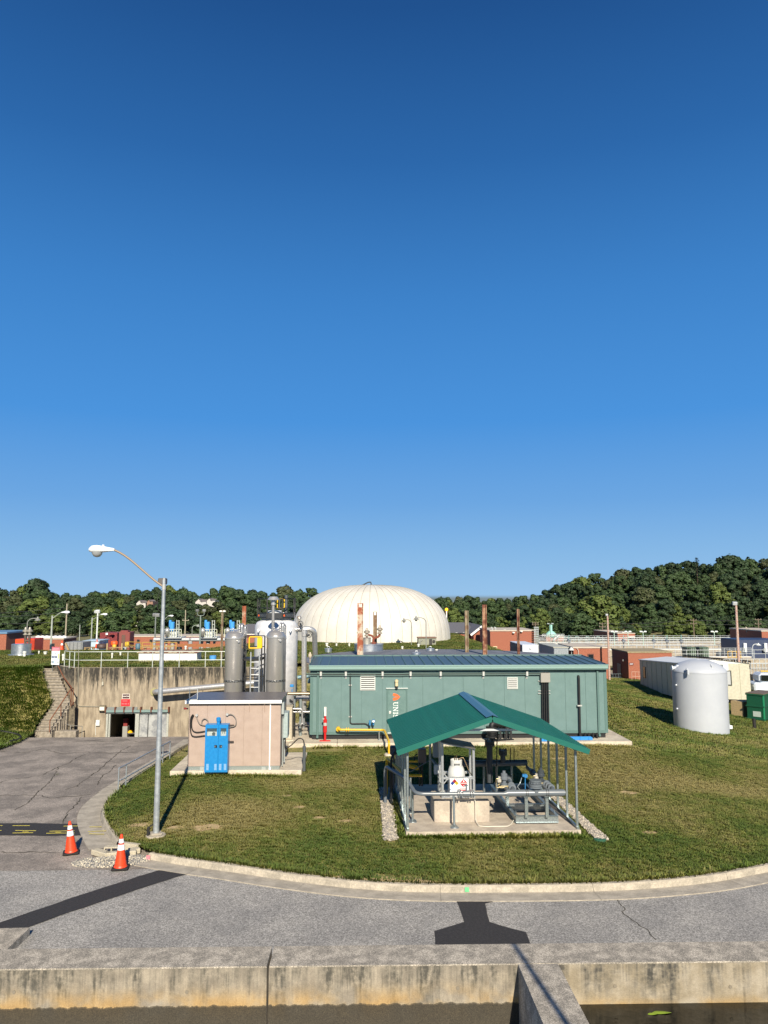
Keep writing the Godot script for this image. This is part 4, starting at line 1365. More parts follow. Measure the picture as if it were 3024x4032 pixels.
	one("twin_floodlight", "pair of small floodlights on top of the slim guide post", "floodlight", b, pm("d8d8d0", 0.4))
	# hatches
	for a in [[1640, 2585, 1.0, "round aluminium hatch with handle on the digester cover", 17.0], [1293, 2566, 0.6, "low round hatch left of the aluminium drum", 15.0], [1694, 2566, 0.7, "round hatch on grass beside the tall gooseneck lamp", 16.0]]:
		var p := G(a[0], a[1], top - 0.02)
		var rr: float = a[4] * 55.0 / FPX
		var hth := thing("round_hatch", a[3], "hatch", "", p)
		b = B.new()
		b.lathe([Vector2(rr, -0.1), Vector2(rr, 0.2), Vector2(rr * 1.08, 0.2), Vector2(rr * 1.08, 0.26), Vector2(0, 0.28)], 24, Transform3D(Basis.IDENTITY, p))
		part(hth, "curb", b, alu)
		b = B.new()
		b.tube(round_path([p + V3(-0.09, 0.27, 0), p + V3(-0.09, 0.38, 0), p + V3(0.09, 0.38, 0), p + V3(0.09, 0.27, 0)], 0.04), 0.015, 6)
		part(hth, "handle", b, alu)
	# control box by the dome
	var bx := thing("pump_box", "grey green steel box with rusty lid standing before the dome", "box", "", G(1682, 2541, 2.75))
	var q0 := G(1647, 2541, 2.75); var q1 := G(1717, 2541, 2.75)
	b = B.new()
	b.box(V3(q0.x, 2.7, q0.z - 1.2), V3(q1.x, 2.75 + 0.62, q0.z), 0.02)
	part(bx, "body", b, nmat("box_green", "767a6c", "8c8e80", 1.0, 0.03))
	b = B.new()
	b.box(V3(q0.x - 0.06, 3.37, q0.z - 1.26), V3(q1.x + 0.06, 3.44, q0.z + 0.06), 0.01)
	part(bx, "lid", b, nmat("lid_rust", "6c5040", "87705c", 0.8, 0.04))
	b = B.new()
	b.box(V3(lerpf(q0.x, q1.x, 0.62), 2.8, q0.z), V3(lerpf(q0.x, q1.x, 0.78), 3.3, q0.z + 0.1)); b.disc_on(V3(lerpf(q0.x, q1.x, 0.88), 3.1, q0.z), V3(0, 0, 1), 0.12, 0.1, 14)
	part(bx, "switch", b, pm("2b2a28", 0.6))
	b = B.new()
	b.tube(round_path([V3(lerpf(q0.x, q1.x, 0.1), 2.8, q0.z + 0.1), V3(lerpf(q0.x, q1.x, 0.1), 3.1, q0.z + 0.1), V3(lerpf(q0.x, q1.x, 0.25), 3.2, q0.z + 0.02)], 0.08), 0.03, 8)
	part(bx, "conduit", b, pm("8f9290", 0.5, 0.5))
	# lamps by the dome
	var lm := pm("8f9089", 0.5, 0.4)
	var p1 := G(1620, 2541, 2.75)
	gooseneck("gooseneck_lamp", "gooseneck lamp with bell shade standing close before the dome", p1, 2.25, -0.66, lm)
	p1 = G(1678, 2564, 2.75)
	gooseneck("gooseneck_lamp", "tallest gooseneck lamp at the edge of the grey digester cover", p1, 2.62, -0.78, lm)
	# beacon
	var bp := Z(1759, 2500, 82.0)
	bp.y = -1.0
	var bc := thing("beacon_pole", "slim white pole with a lit amber beacon right of the dome", "beacon", "", bp)
	b = B.new()
	b.tube([bp, V3(bp.x, hz(2405, 82.0), bp.z)], 0.06, 8)
	part(bc, "pole", b, pm("d5d8d8", 0.5))
	var am := StandardMaterial3D.new()
	am.albedo_color = Color("e89a20")
	am.emission_enabled = true
	am.emission = Color("ff9a1a")
	am.emission_energy_multiplier = 1.2
	b = B.new()
	b.lathe([Vector2(0.1, 0), Vector2(0.16, 0.03), Vector2(0.15, 0.2), Vector2(0.08, 0.29), Vector2(0, 0.3)], 14, Transform3D(Basis.IDENTITY, V3(bp.x, hz(2405, 82.0), bp.z)), true)
	part(bc, "beacon_light", b, am)
	var ol := OmniLight3D.new()
	ol.name = "beacon_glow"
	ol.light_color = Color("ffa030")
	ol.light_energy = 0.5
	ol.light_size = 0.12
	ol.omni_range = 12.0
	ol.shadow_enabled = true
	bc.add_child(ol)
	ol.position = V3(0, hz(2400, 82.0) + 1.0, 0.3)
	# white kerbed hatch near the railing
	var wb := thing("long_curb_box", "long low white concrete box with a rusty roof slab on the upper lawn", "hatch", "", G(660, 2604, 2.75))
	var a0 := G(545, 2604, 2.75); var a1 := G(775, 2603, 2.75)
	b = B.new()
	b.box(V3(a0.x, 2.65, a0.z - 1.5), V3(a1.x, 3.3, a0.z), 0.01)
	part(wb, "curb", b, nmat("white_paint_old", "c9c8c2", "dedcd6", 1.5, 0.03, 0.8))
	b = B.new()
	b.box(V3(a0.x - 0.1, 3.3, a0.z - 1.6), V3(a1.x + 0.12, 3.4, a0.z + 0.1), 0.01)
	part(wb, "roof_slab", b, nmat("slab_rust", "6a3a2a", "b0a48e", 2.2, 0.02, 0.85, 0.0, 0.1, 0.0, 3.0))
	b = B.new()
	var bl := G(838, 2602, 2.75)
	b.lathe([Vector2(0, 0), Vector2(0.21, 0), Vector2(0.23, 0.3), Vector2(0.235, 0.32), Vector2(0.2, 0.35), Vector2(0, 0.36)], 20, Transform3D(Basis.IDENTITY, bl))
	one("blue_drum", "small bright blue plastic drum on the grass by the railing", "drum", b, pm("4d90cc", 0.5))
	# stub vents
	var wv := pm("cfd0c8", 0.5)
	vent_pipe("stub vent beside the aluminium vault on the left lawn", 96, 2586, 2.75, 0.1, 0.42, wv)
	vent_pipe("squat capped vent between the vault and the safety board", 178, 2577, 2.75, 0.11, 0.25, wv)
	vent_pipe("thin stub vent beside the white hydrant post", 153, 2575, 2.75, 0.05, 0.26, wv)
	vent_pipe("white stub vent behind railing between safety board and the double door", 441, 2594, 2.75, 0.05, 0.44, wv)
	vent_pipe("white stub vent behind railing near the long white box", 474, 2582, 2.75, 0.06, 0.3, wv)
	vent_pipe("stub vent close behind the safety board rail", 248, 2603, 2.75, 0.06, 0.5, wv)
	vent_pipe("stub vent on the grass left of the aluminium drum", 1287, 2546, 2.75, 0.1, 0.35, wv)
	vent_pipe("slim stub vent on grass before the dome's left seams", 1325, 2545, 2.75, 0.07, 0.28, wv)
	vent_pipe("slim stub vent on grass nearest the aluminium drum", 1375, 2546, 2.75, 0.07, 0.3, wv)
	vent_pipe("small white stub vent right of the aluminium drum", 1584, 2556, 2.75, 0.08, 0.26, wv)
	vent_pipe("capped stub vent at the corner of the pump box", 1648, 2548, 2.75, 0.09, 0.3, wv)
	vent_pipe("stub vent beside the round hatch on grass", 1719, 2569, 2.75, 0.09, 0.28, wv)
	vent_pipe("white stub vent standing behind the rusty slab of white box", 731, 2559, 2.75, 0.08, 0.36, wv)
	# aluminium vault at the far left with pipework and its lamp
	var va := G(66, 2583, 2.75)
	var vt := thing("aluminium_vault", "shiny aluminium cylinder vault with twin relief valves on the left lawn", "vault", "", va)
	b = B.new()
	b.lathe([Vector2(0.9, -0.1), Vector2(0.9, 0.06), Vector2(0.68, 0.08), Vector2(0.68, 0.82), Vector2(0, 0.84)], 28, Transform3D(Basis.IDENTITY, va + V3(0, 0, -0.7)))
	part(vt, "shell", b, alu)
	b = B.new()
	for s in [0.2, 0.5]: b.tube([va + V3(s, 0.8, -0.8), va + V3(s, 1.5, -0.8)], 0.09, 10)
	b.tube([va + V3(0.2, 1.05, -0.8), va + V3(0.5, 1.05, -0.8)], 0.1, 10)
	part(vt, "valve_pipe", b, pm("5a4a42", 0.6, 0.4))
	for s in [0.2, 0.5]: piece(vt, "relief_valve", vm, pm("9a958a", 0.5, 0.4), Transform3D(Basis.IDENTITY.scaled(Vector3.ONE * 0.85), va + V3(s, 1.45, -0.8)))
	gooseneck("gooseneck_lamp", "gooseneck lamp rising behind the aluminium vault on the left lawn", va + V3(0.0, -0.05, -1.5), 2.7, 0.75, lm)

func make_green_building():
	var D := 35.71
	var W := func(px: float, py: float, k := 0.0) -> Vector3: return Z(px, py, D) + V3(0, 0, k)
	var teal := nmat("teal_wall", "5a7472", "617b79", 2.5, 0.015, 0.5, 0.0, 0.02, 0.0, 1.0)
	var trim := pm("516c68", 0.45)
	var roofm := nmat("teal_roof", "44565e", "4c5e66", 2.0, 0.02, 0.42, 0.1, 0.03)
	var black := pm("17181a", 0.55)
	var steel := pm("b8bcbc", 0.35, 0.8)
	var x0: float = W.call(1226, 2800).x
	var x1: float = W.call(2386, 2800).x
	var y0 := 0.76
	var y1: float = W.call(1500, 2632).y
	var th := thing("container_building", "long teal metal equipment building with standing seam roof on black skid", "building", "", V3((x0 + x1) / 2, 0.55, -D - 1.8))
	var b := B.new()
	b.box(V3(x0 + 0.02, y0, -39.20), V3(x1 - 0.02, y1, -D - 0.02))
	part(th, "core", b, teal)
	b = B.new()
	b.box(V3(x0 + 0.05, 0.55, -39.10), V3(x1 - 0.05, 0.62, -D - 0.01)); b.box(V3(x0 + 0.03, 0.6, -39.10), V3(x1 - 0.03, y0, -D - 0.06)); b.box(V3(x0 + 0.03, y0 - 0.03, -39.10), V3(x1 - 0.03, y0, -D + 0.01))
	part(th, "skid", b, black)
	# front wall of flush panels with open joints
	var joints := [1226.0, 1264, 1343, 1424, 1505, 1585, 1665, 1745, 1825, 1907, 1987, 2068, 2148, 2228, 2308, 2386]
	for i in joints.size() - 1:
		b = B.new()
		b.box(V3(W.call(joints[i], 2800).x + 0.004, y0, -D - 0.02), V3(W.call(joints[i + 1], 2800).x - 0.004, y1, -D), 0.004)
		part(th, "wall_panel", b, teal)
	b = B.new()
	b.box(V3(x0 - 0.02, y0 - 0.005, -D), V3(x1 + 0.02, y0 + 0.12, -D + 0.02))
	part(th, "base_trim", b, trim)
	for px in [1226.0, 2386.0]:
		b = B.new()
		var x: float = W.call(px, 2800).x
		b.box(V3(x - 0.07, y0, -D - 0.1), V3(x + 0.07, y1, -D + 0.015), 0.005)
		part(th, "corner_trim", b, trim)
	# roof
	var e0 := W.call(1218, 2622, 0.28) as Vector3
	var e1 := W.call(2388, 2622, 0.28) as Vector3
	var ye := hz(2622, D - 0.3)
	var zb := -39.62
	var yb := ye + 0.13
	b = B.new()
	b.box(V3(e0.x, ye - 0.16, e0.z - 0.14), V3(e1.x, ye - 0.02, e0.z), 0.02)
	b.box(V3(e0.x, ye - 0.03, e0.z - 0.02), V3(e1.x, ye + 0.03, e0.z + 0.02), 0.008)
	part(th, "gutter", b, pm("87a39c", 0.35, 0.2))
	b = B.new()
	b.box(V3(e0.x + 0.02, ye - 0.2, -39.51), V3(e1.x - 0.02, ye - 0.16, e0.z - 0.02))
	part(th, "soffit", b, trim)
	var np := 31
	var pmesh_b := B.new()
	var pw := (e1.x - e0.x) / np
	pmesh_b.q(V3(0.012, 0, 0), V3(pw - 0.012, 0, 0), V3(pw - 0.012, yb - ye, zb - e0.z), V3(0.012, yb - ye, zb - e0.z), Vector3.UP)
	pmesh_b.q(V3(0.012, -0.03, 0), V3(pw - 0.012, -0.03, 0), V3(pw - 0.012, 0, 0), V3(0.012, 0, 0), Vector3.BACK)
	var pmesh := pmesh_b.mesh()
	var sb := B.new()
	sb.bar(V3(0, 0.0, 0.0), V3(0, yb - ye, zb - e0.z), 0.035, 0.07)
	var smesh := sb.mesh()
	for i in np + 1:
		if i < np: piece(th, "roof_panel", pmesh, roofm, Transform3D(Basis.IDENTITY, V3(e0.x + pw * i, ye, e0.z - 0.05)))
		piece(th, "seam", smesh, trim, Transform3D(Basis.IDENTITY, V3(e0.x + pw * i, ye, e0.z - 0.05)))
	b = B.new()
	b.box(V3(e0.x, yb - 0.2, zb - 0.06), V3(e1.x, yb + 0.05, zb))
	part(th, "ridge_cap", b, trim)
	b = B.new()
	for x in [e0.x, e1.x]:
		b.q(V3(x, ye - 0.1, e0.z), V3(x, ye, e0.z), V3(x, yb, zb), V3(x, yb - 0.3, zb), V3(1, 0, 0))
	part(th, "gable_trim", b, trim)
	# downspouts
	for px in [1251.0, 2355.0]:
		b = B.new()
		var x: float = W.call(px, 2800).x
		b.box(V3(x - 0.045, 0.72, -D + 0.015), V3(x + 0.045, ye - 0.12, -D + 0.1), 0.01)
		b.box(V3(x - 0.05, 0.62, -D + 0.02), V3(x + 0.05, 0.72, -D + 0.16), 0.01)
		part(th, "downspout", b, trim)
	# louvres
	for a in [[1418.0, 1478, 2655, 2718, 7], [1997.0, 2038, 2666, 2713, 5]]:
		var p0: Vector3 = W.call(a[0], a[3]); var p1: Vector3 = W.call(a[1], a[2])
		b = B.new()
		var w := 0.045
		b.box(V3(p0.x, p0.y, -D), V3(p0.x + w, p1.y, -D + 0.04)); b.box(V3(p1.x - w, p0.y, -D), V3(p1.x, p1.y, -D + 0.04)); b.box(V3(p0.x + w, p0.y, -D), V3(p1.x - w, p0.y + w, -D + 0.04)); b.box(V3(p0.x + w, p1.y - w, -D), V3(p1.x - w, p1.y, -D + 0.04))
		var lv := part(th, "louvre", b, pm("b9bdb8", 0.45, 0.2))
		b = B.new()
		b.box(V3(p0.x + w, p0.y + w, -D + 0.001), V3(p1.x - w, p1.y - w, -D + 0.003))
		part(lv, "backing", b, pm("3a3d3b", 0.8))
		for k in a[4]:
			b = B.new()
			var yy := lerpf(p1.y - w, p0.y + w, (k + 0.5) / a[4])
			b.bar(V3(p0.x + w, yy, -D + 0.045), V3(p1.x - w, yy, -D + 0.045), 0.07, 0.012, V3(0, 0.85, 0.5))
			part(lv, "slat", b, pm("cfd1cd", 0.4))
	# door
	var d0: Vector3 = W.call(1527, 2884); var d1: Vector3 = W.call(1599, 2716)
	b = B.new()
	b.box(V3(d0.x - 0.06, d0.y, -D), V3(d0.x, d1.y + 0.06, -D + 0.03)); b.box(V3(d1.x, d0.y, -D), V3(d1.x + 0.06, d1.y + 0.06, -D + 0.03)); b.box(V3(d0.x, d1.y, -D), V3(d1.x, d1.y + 0.06, -D + 0.03))
	part(th, "door_frame", b, trim)
	b = B.new()
	b.box(V3(d0.x - 0.08, d1.y + 0.06, -D), V3(d1.x + 0.08, d1.y + 0.09, -D + 0.07)); b.box(V3(d0.x - 0.02, d0.y - 0.03, -D), V3(d1.x + 0.02, d0.y, -D + 0.08))
	part(th, "drip_edge", b, pm("c9ceca", 0.4))
	b = B.new()
	b.box(V3(d0.x + 0.008, d0.y + 0.01, -D), V3(d1.x - 0.008, d1.y - 0.008, -D + 0.022), 0.004)
	var door := part(th, "door", b, nmat("teal_door", "5a7470", "627c78", 2.0, 0.02, 0.4))
	b = B.new()
	b.box(W.call(1532, 2810, 0.02), W.call(1539, 2799, 0.04), 0.005); b.bar(W.call(1534, 2803, 0.06), W.call(1541, 2803, 0.06), 0.025, 0.02)
	part(door, "handle", b, pm("e4e4dc", 0.3, 0.3))
	var turn := Basis(Vector3.BACK, -PI / 2)
	words(door, "lettering", "UNISON", 0.23, pm("dfe6e0", 0.5), Transform3D(turn, V3(W.call(1557, 2700).x, W.call(1557, 2815).y, -D + 0.024)), 0.004, true)
	b = B.new()
	var lc: Vector3 = W.call(1561, 2744, 0.026)
	for s in [-1.0, 1.0]:            # a mark of two leaves
		var outline := [Vector2(-0.17, 0.05), Vector2(-0.15, 0.17), Vector2(0.0, 0.14), Vector2(0.1, 0.08), Vector2(0.17, 0.0), Vector2(-0.05, 0.02)]
		for k in range(1, outline.size() - 1):
			var A: Vector2 = outline[0]; var Bq: Vector2 = outline[k]; var C: Vector2 = outline[k + 1]
			b.t3(lc + V3(A.x, A.y * s, 0), lc + V3(Bq.x, Bq.y * s, 0), lc + V3(C.x, C.y * s, 0), Vector3.BACK)
	part(door, "emblem", b, pm("d8622c", 0.5))
	# lamp over the door
	b = B.new()
	b.cyl(W.call(1561, 2700, 0.14), 0.075, 0.14, 12); b.lathe([Vector2(0, 0), Vector2(0.06, 0.01), Vector2(0.085, 0.08), Vector2(0.085, 0.15), Vector2(0, 0.16)], 12, Transform3D(Basis.IDENTITY, W.call(1561, 2690, 0.14))); b.box(W.call(1558, 2684, 0.0), W.call(1564, 2678, 0.15))
	b.cyl(W.call(1561, 2682, 0.14), 0.06, 0.09, 12)
	part(th, "door_lamp", b, pm("c6b893", 0.4))
	b = B.new()
	b.cyl(W.call(1561, 2709, 0.14), 0.06, 0.1, 10)
	part(th, "lamp_base", b, black)
	# conduits along the eave with clamps
	for k in 3:
		b = B.new()
		b.tube([W.call(1205, 2650 + k * 4, 0.12), W.call(1400, 2650 + k * 4, 0.12), W.call(1575, 2651 + k * 4, 0.12), W.call(1620, 2649 + k * 4, 0.12), W.call(2130, 2649 + k * 3, 0.12)], 0.018, 6)
		part(th, "conduit", b, [trim, black, trim][k])
	var cb := B.new()
	cb.box(V3(-0.04, -0.22, 0), V3(0.04, 0.09, 0.03)); cb.box(V3(-0.05, -0.1, 0.03), V3(0.05, 0.1, 0.17), 0.01)
	var cm := cb.mesh()
	for px in [1264, 1362, 1506, 1616, 1734, 1902, 2073]: piece(th, "clamp", cm, pm("c9cac4", 0.4, 0.5), Transform3D(Basis.IDENTITY, W.call(px, 2652, 0.003)))
	b = B.new()
	b.tube(round_path([W.call(1379, 2652, 0.06), W.call(1379, 2845, 0.06), W.call(1386, 2849, 0.06), W.call(1440, 2848, 0.06), W.call(1453, 2856, 0.1)], 0.12), 0.025, 8)
	var dc := part(th, "drop_conduit", b, black)
	for a in [[1379, 2697], [1379, 2821]]:
		b = B.new()
		b.box(W.call(a[0] - 6, a[1] + 3, 0.0), W.call(a[0] + 6, a[1] - 2, 0.05))
		part(dc, "strap", b, pm("c9cac4", 0.4, 0.5))
	b = B.new()
	b.disc_on(W.call(1470, 2834, 0.3), V3(0, 0, 1), 0.075, 0.14, 14); b.cyl(W.call(1470, 2850, 0.36), 0.04, 0.12, 10); b.box(W.call(1452, 2852, 0.25), W.call(1460, 2832, 0.35), 0.01)
	var tx := part(th, "transmitter", b, pm("2f6f9c", 0.4))
	b = B.new()
	b.disc_on(W.call(1470, 2834, 0.441), V3(0, 0, 1), 0.055, 0.01, 14)
	part(tx, "dial", b, pm("dfe3e4", 0.3))
	# electrical box with cables
	b = B.new()
	b.box(W.call(2125, 2685), W.call(2161, 2648, 0.25), 0.01)
	part(th, "junction_box", b, pm("8f8c85", 0.5))
	for k in 4:
		b = B.new()
		var px := 2132.0 + k * 7.5
		b.tube([W.call(px, 2684, 0.12), W.call(px + 2.0 + k * 0.8, 2880, 0.12), W.call(px + 2.0 + k * 0.8, 2905, 0.12)], 0.036, 8)
		part(th, "cable_duct", b, black)
	for py in [2681, 2720, 2730, 2850]:
		b = B.new()
		b.box(W.call(2118, py + 2, 0.0), W.call(2166, py - 2, 0.06), 0.004)
		part(th, "strut", b, pm("b9bcb8", 0.4, 0.6))
	b = B.new()
	b.tube(round_path([W.call(2276, 2662, 0.0), W.call(2276, 2662, 0.13), W.call(2281, 2900, 0.13)], 0.1), 0.05, 10)
	var vp := part(th, "vent_stack", b, black)
	b = B.new()
	b.box(W.call(2270, 2779, 0.0), W.call(2287, 2774, 0.19))
	part(vp, "strap", b, pm("c9cac4", 0.4, 0.5))
	for px in [2297, 2311, 2328, 2343]:
		b = B.new()
		b.cyl(V3(W.call(px, 2800).x, 0.55, -D + 0.18), 0.05, 0.24, 10)
		part(th, "capped_stub", b, black)
	# yellow gas line
	var yel := pm("c9a21e", 0.4)
	var gp := thing("yellow_gas_pipe", "yellow gas pipe running along the teal wall and down to the grass", "pipe", "", W.call(1332, 2908))
	b = B.new()
	var ge := Z(1532, 2960, 32.83)
	ge.y = 0.36
	b.tube(round_path([W.call(1332, 2868, 0.0), W.call(1332, 2868, 0.35), W.call(1512, 2869, 0.35), V3(ge.x, W.call(1512, 2869).y - 0.05, ge.z + 0.0), ge], 0.16, 6), 0.05, 12)
	part(gp, "pipe", b, yel)
	b = B.new()
	b.disc_on(W.call(1332, 2868, 0.0), V3(0, 0, 1), 0.1, 0.25, 14)
	for px in [1365, 1373]: b.disc_on(W.call(px, 2868, 0.35) + V3(-0.02, 0, 0), V3(1, 0, 0), 0.1, 0.035, 14)
	part(gp, "flange", b, yel)
	b = B.new()
	b.tube([V3(W.call(1492, 2800).x, 0.55, -D + 0.35), W.call(1492, 2872, 0.35)], 0.03, 8); b.box(V3(W.call(1486, 2800).x, 0.55, -D + 0.27), V3(W.call(1498, 2800).x, 0.57, -D + 0.43))
	part(gp, "support", b, steel)
	b = B.new()
	b.cyl(V3(ge.x, lawn_h(ge.x, ge.z) - 0.1, ge.z), 0.2, 0.2, 16, 0.02)
	part(gp, "footing", b, nmat("concrete", "b3a88f", "cbc0a8"))
	# red post indicator valve with sign
	var rp := V3(Z(1280, 2919, D - 0.35).x, 0.55, -D + 0.45)
	var red := pm("b81c1c", 0.4)
	var pv := thing("red_valve_post", "red standpipe valve with a white arrow sign before the teal wall", "valve", "", rp)
	b = B.new()
	b.lathe([Vector2(0.03, 0), Vector2(0.05, 0.02), Vector2(0.055, 0.35), Vector2(0.085, 0.4), Vector2(0.085, 0.95), Vector2(0.05, 0.98), Vector2(0.045, 1.1), Vector2(0, 1.11)], 14, Transform3D(Basis.IDENTITY, rp))
	b.bar(rp + V3(-0.24, 0.02, 0), rp + V3(0.24, 0.02, 0), 0.09, 0.04)
	part(pv, "standpipe", b, red)
	b = B.new()
	b.lathe([Vector2(0.09, 0.68), Vector2(0.09, 0.8), Vector2(0.088, 0.81)], 14, Transform3D(Basis.IDENTITY, rp))
	b.disc_on(rp + V3(-0.08, 0.95, 0), V3(0, 1, 0.3), 0.05, 0.05, 10)
	part(pv, "band", b, pm("c3c0bc", 0.35, 0.4))
	b = B.new()
	b.box(rp + V3(-0.045, 1.05, -0.02), rp + V3(0.045, 1.5, 0.0)); 
	part(pv, "sign_plate", b, pm("e9e6e2", 0.5))
	b = B.new()
	b.box(rp + V3(-0.03, 1.09, 0.0), rp + V3(-0.022, 1.42, 0.003)); b.box(rp + V3(0.022, 1.09, 0.0), rp + V3(0.03, 1.42, 0.003)); b.box(rp + V3(-0.022, 1.09, 0.0), rp + V3(0.022, 1.1, 0.003)); b.box(rp + V3(-0.022, 1.41, 0.0), rp + V3(0.022, 1.42, 0.003)); b.box(rp + V3(-0.025, 1.45, 0.0), rp + V3(0.025, 1.48, 0.003))
	part(pv, "sign_print", b, pm("b83a34", 0.5))
	# black flanged gas outlet on its stand
	var bo := thing("black_pipe_assembly", "black flanged pipe assembly on a steel stand before the teal wall", "pipework", "", V3(W.call(1950, 2800).x, 0.55, -D + 0.6))
	b = B.new()
	var fc: Vector3 = W.call(1925, 2852, 0.75)
	for k in 5: b.disc_on(fc + V3(0, -0.04 - k * 0.1, 0), V3(0, 1, 0), 0.27 if k % 2 == 0 else 0.2, 0.07, 18)
	b.tube(round_path([fc + V3(0, -0.5, 0), fc + V3(0, 0.15, 0), W.call(1990, 2846, 0.4)], 0.12), 0.13, 12)
	part(bo, "flange_stack", b, black)
	b = B.new()
	b.tube([W.call(1960, 2850, 0.4), W.call(2010, 2856, 0.3), W.call(2020, 2862, 0.0)], 0.09, 10); b.tube([W.call(1975, 2864, 0.3), W.call(2015, 2864, 0.3)], 0.05, 8)
	part(bo, "pipe", b, pm("3a3a3c", 0.4, 0.5))
	for px in [1938.0, 1962, 1985, 2003]:
		b = B.new()
		var sx: float = W.call(px, 2800).x
		b.box(V3(sx - 0.04, 0.55, -D + 0.4), V3(sx + 0.04, 1.35, -D + 0.48))
		part(bo, "stand_leg", b, black)
	b = B.new()
	b.bar(V3(W.call(1925, 2800).x, 0.57, -D + 0.8), V3(W.call(2012, 2800).x, 0.57, -D + 0.44), 0.1, 0.04); b.bar(V3(W.call(1925, 2800).x, 0.57, -D + 0.44), V3(W.call(2012, 2800).x, 0.57, -D + 0.44), 0.1, 0.04); b.bar(V3(W.call(1905, 2800).x, 1.0, -D + 0.75), V3(W.call(1940, 2800).x, 0.56, -D + 0.6), 0.06, 0.06)
	part(bo, "stand_base", b, black)
	# blue parts lying on the slab
	var blue := pm("2a7fc4", 0.5)
	for a in [[2110.0, 2232, 0.75, "blue painted steel beam lying on the slab by the cable ducts"], [2150.0, 2314, 0.5, "longer blue steel beam lying along the teal skid"]]:
		b = B.new()
		var xa: float = W.call(a[0], 2800).x; var xb: float = W.call(a[1], 2800).x
		var zz: float = -D + a[2]
		b.box(V3(xa, 0.55, zz), V3(xb, 0.67, zz + 0.14), 0.01); b.box(V3(xa + 0.05, 0.67, zz + 0.02), V3(xb - 0.05, 0.7, zz + 0.12))
		for k in 5: b.box(V3(lerpf(xa, xb, 0.1 + 0.2 * k), 0.56, zz + 0.14), V3(lerpf(xa, xb, 0.1 + 0.2 * k) + 0.06, 0.68, zz + 0.17))
		one("blue_beam", a[3], "beam", b, blue)

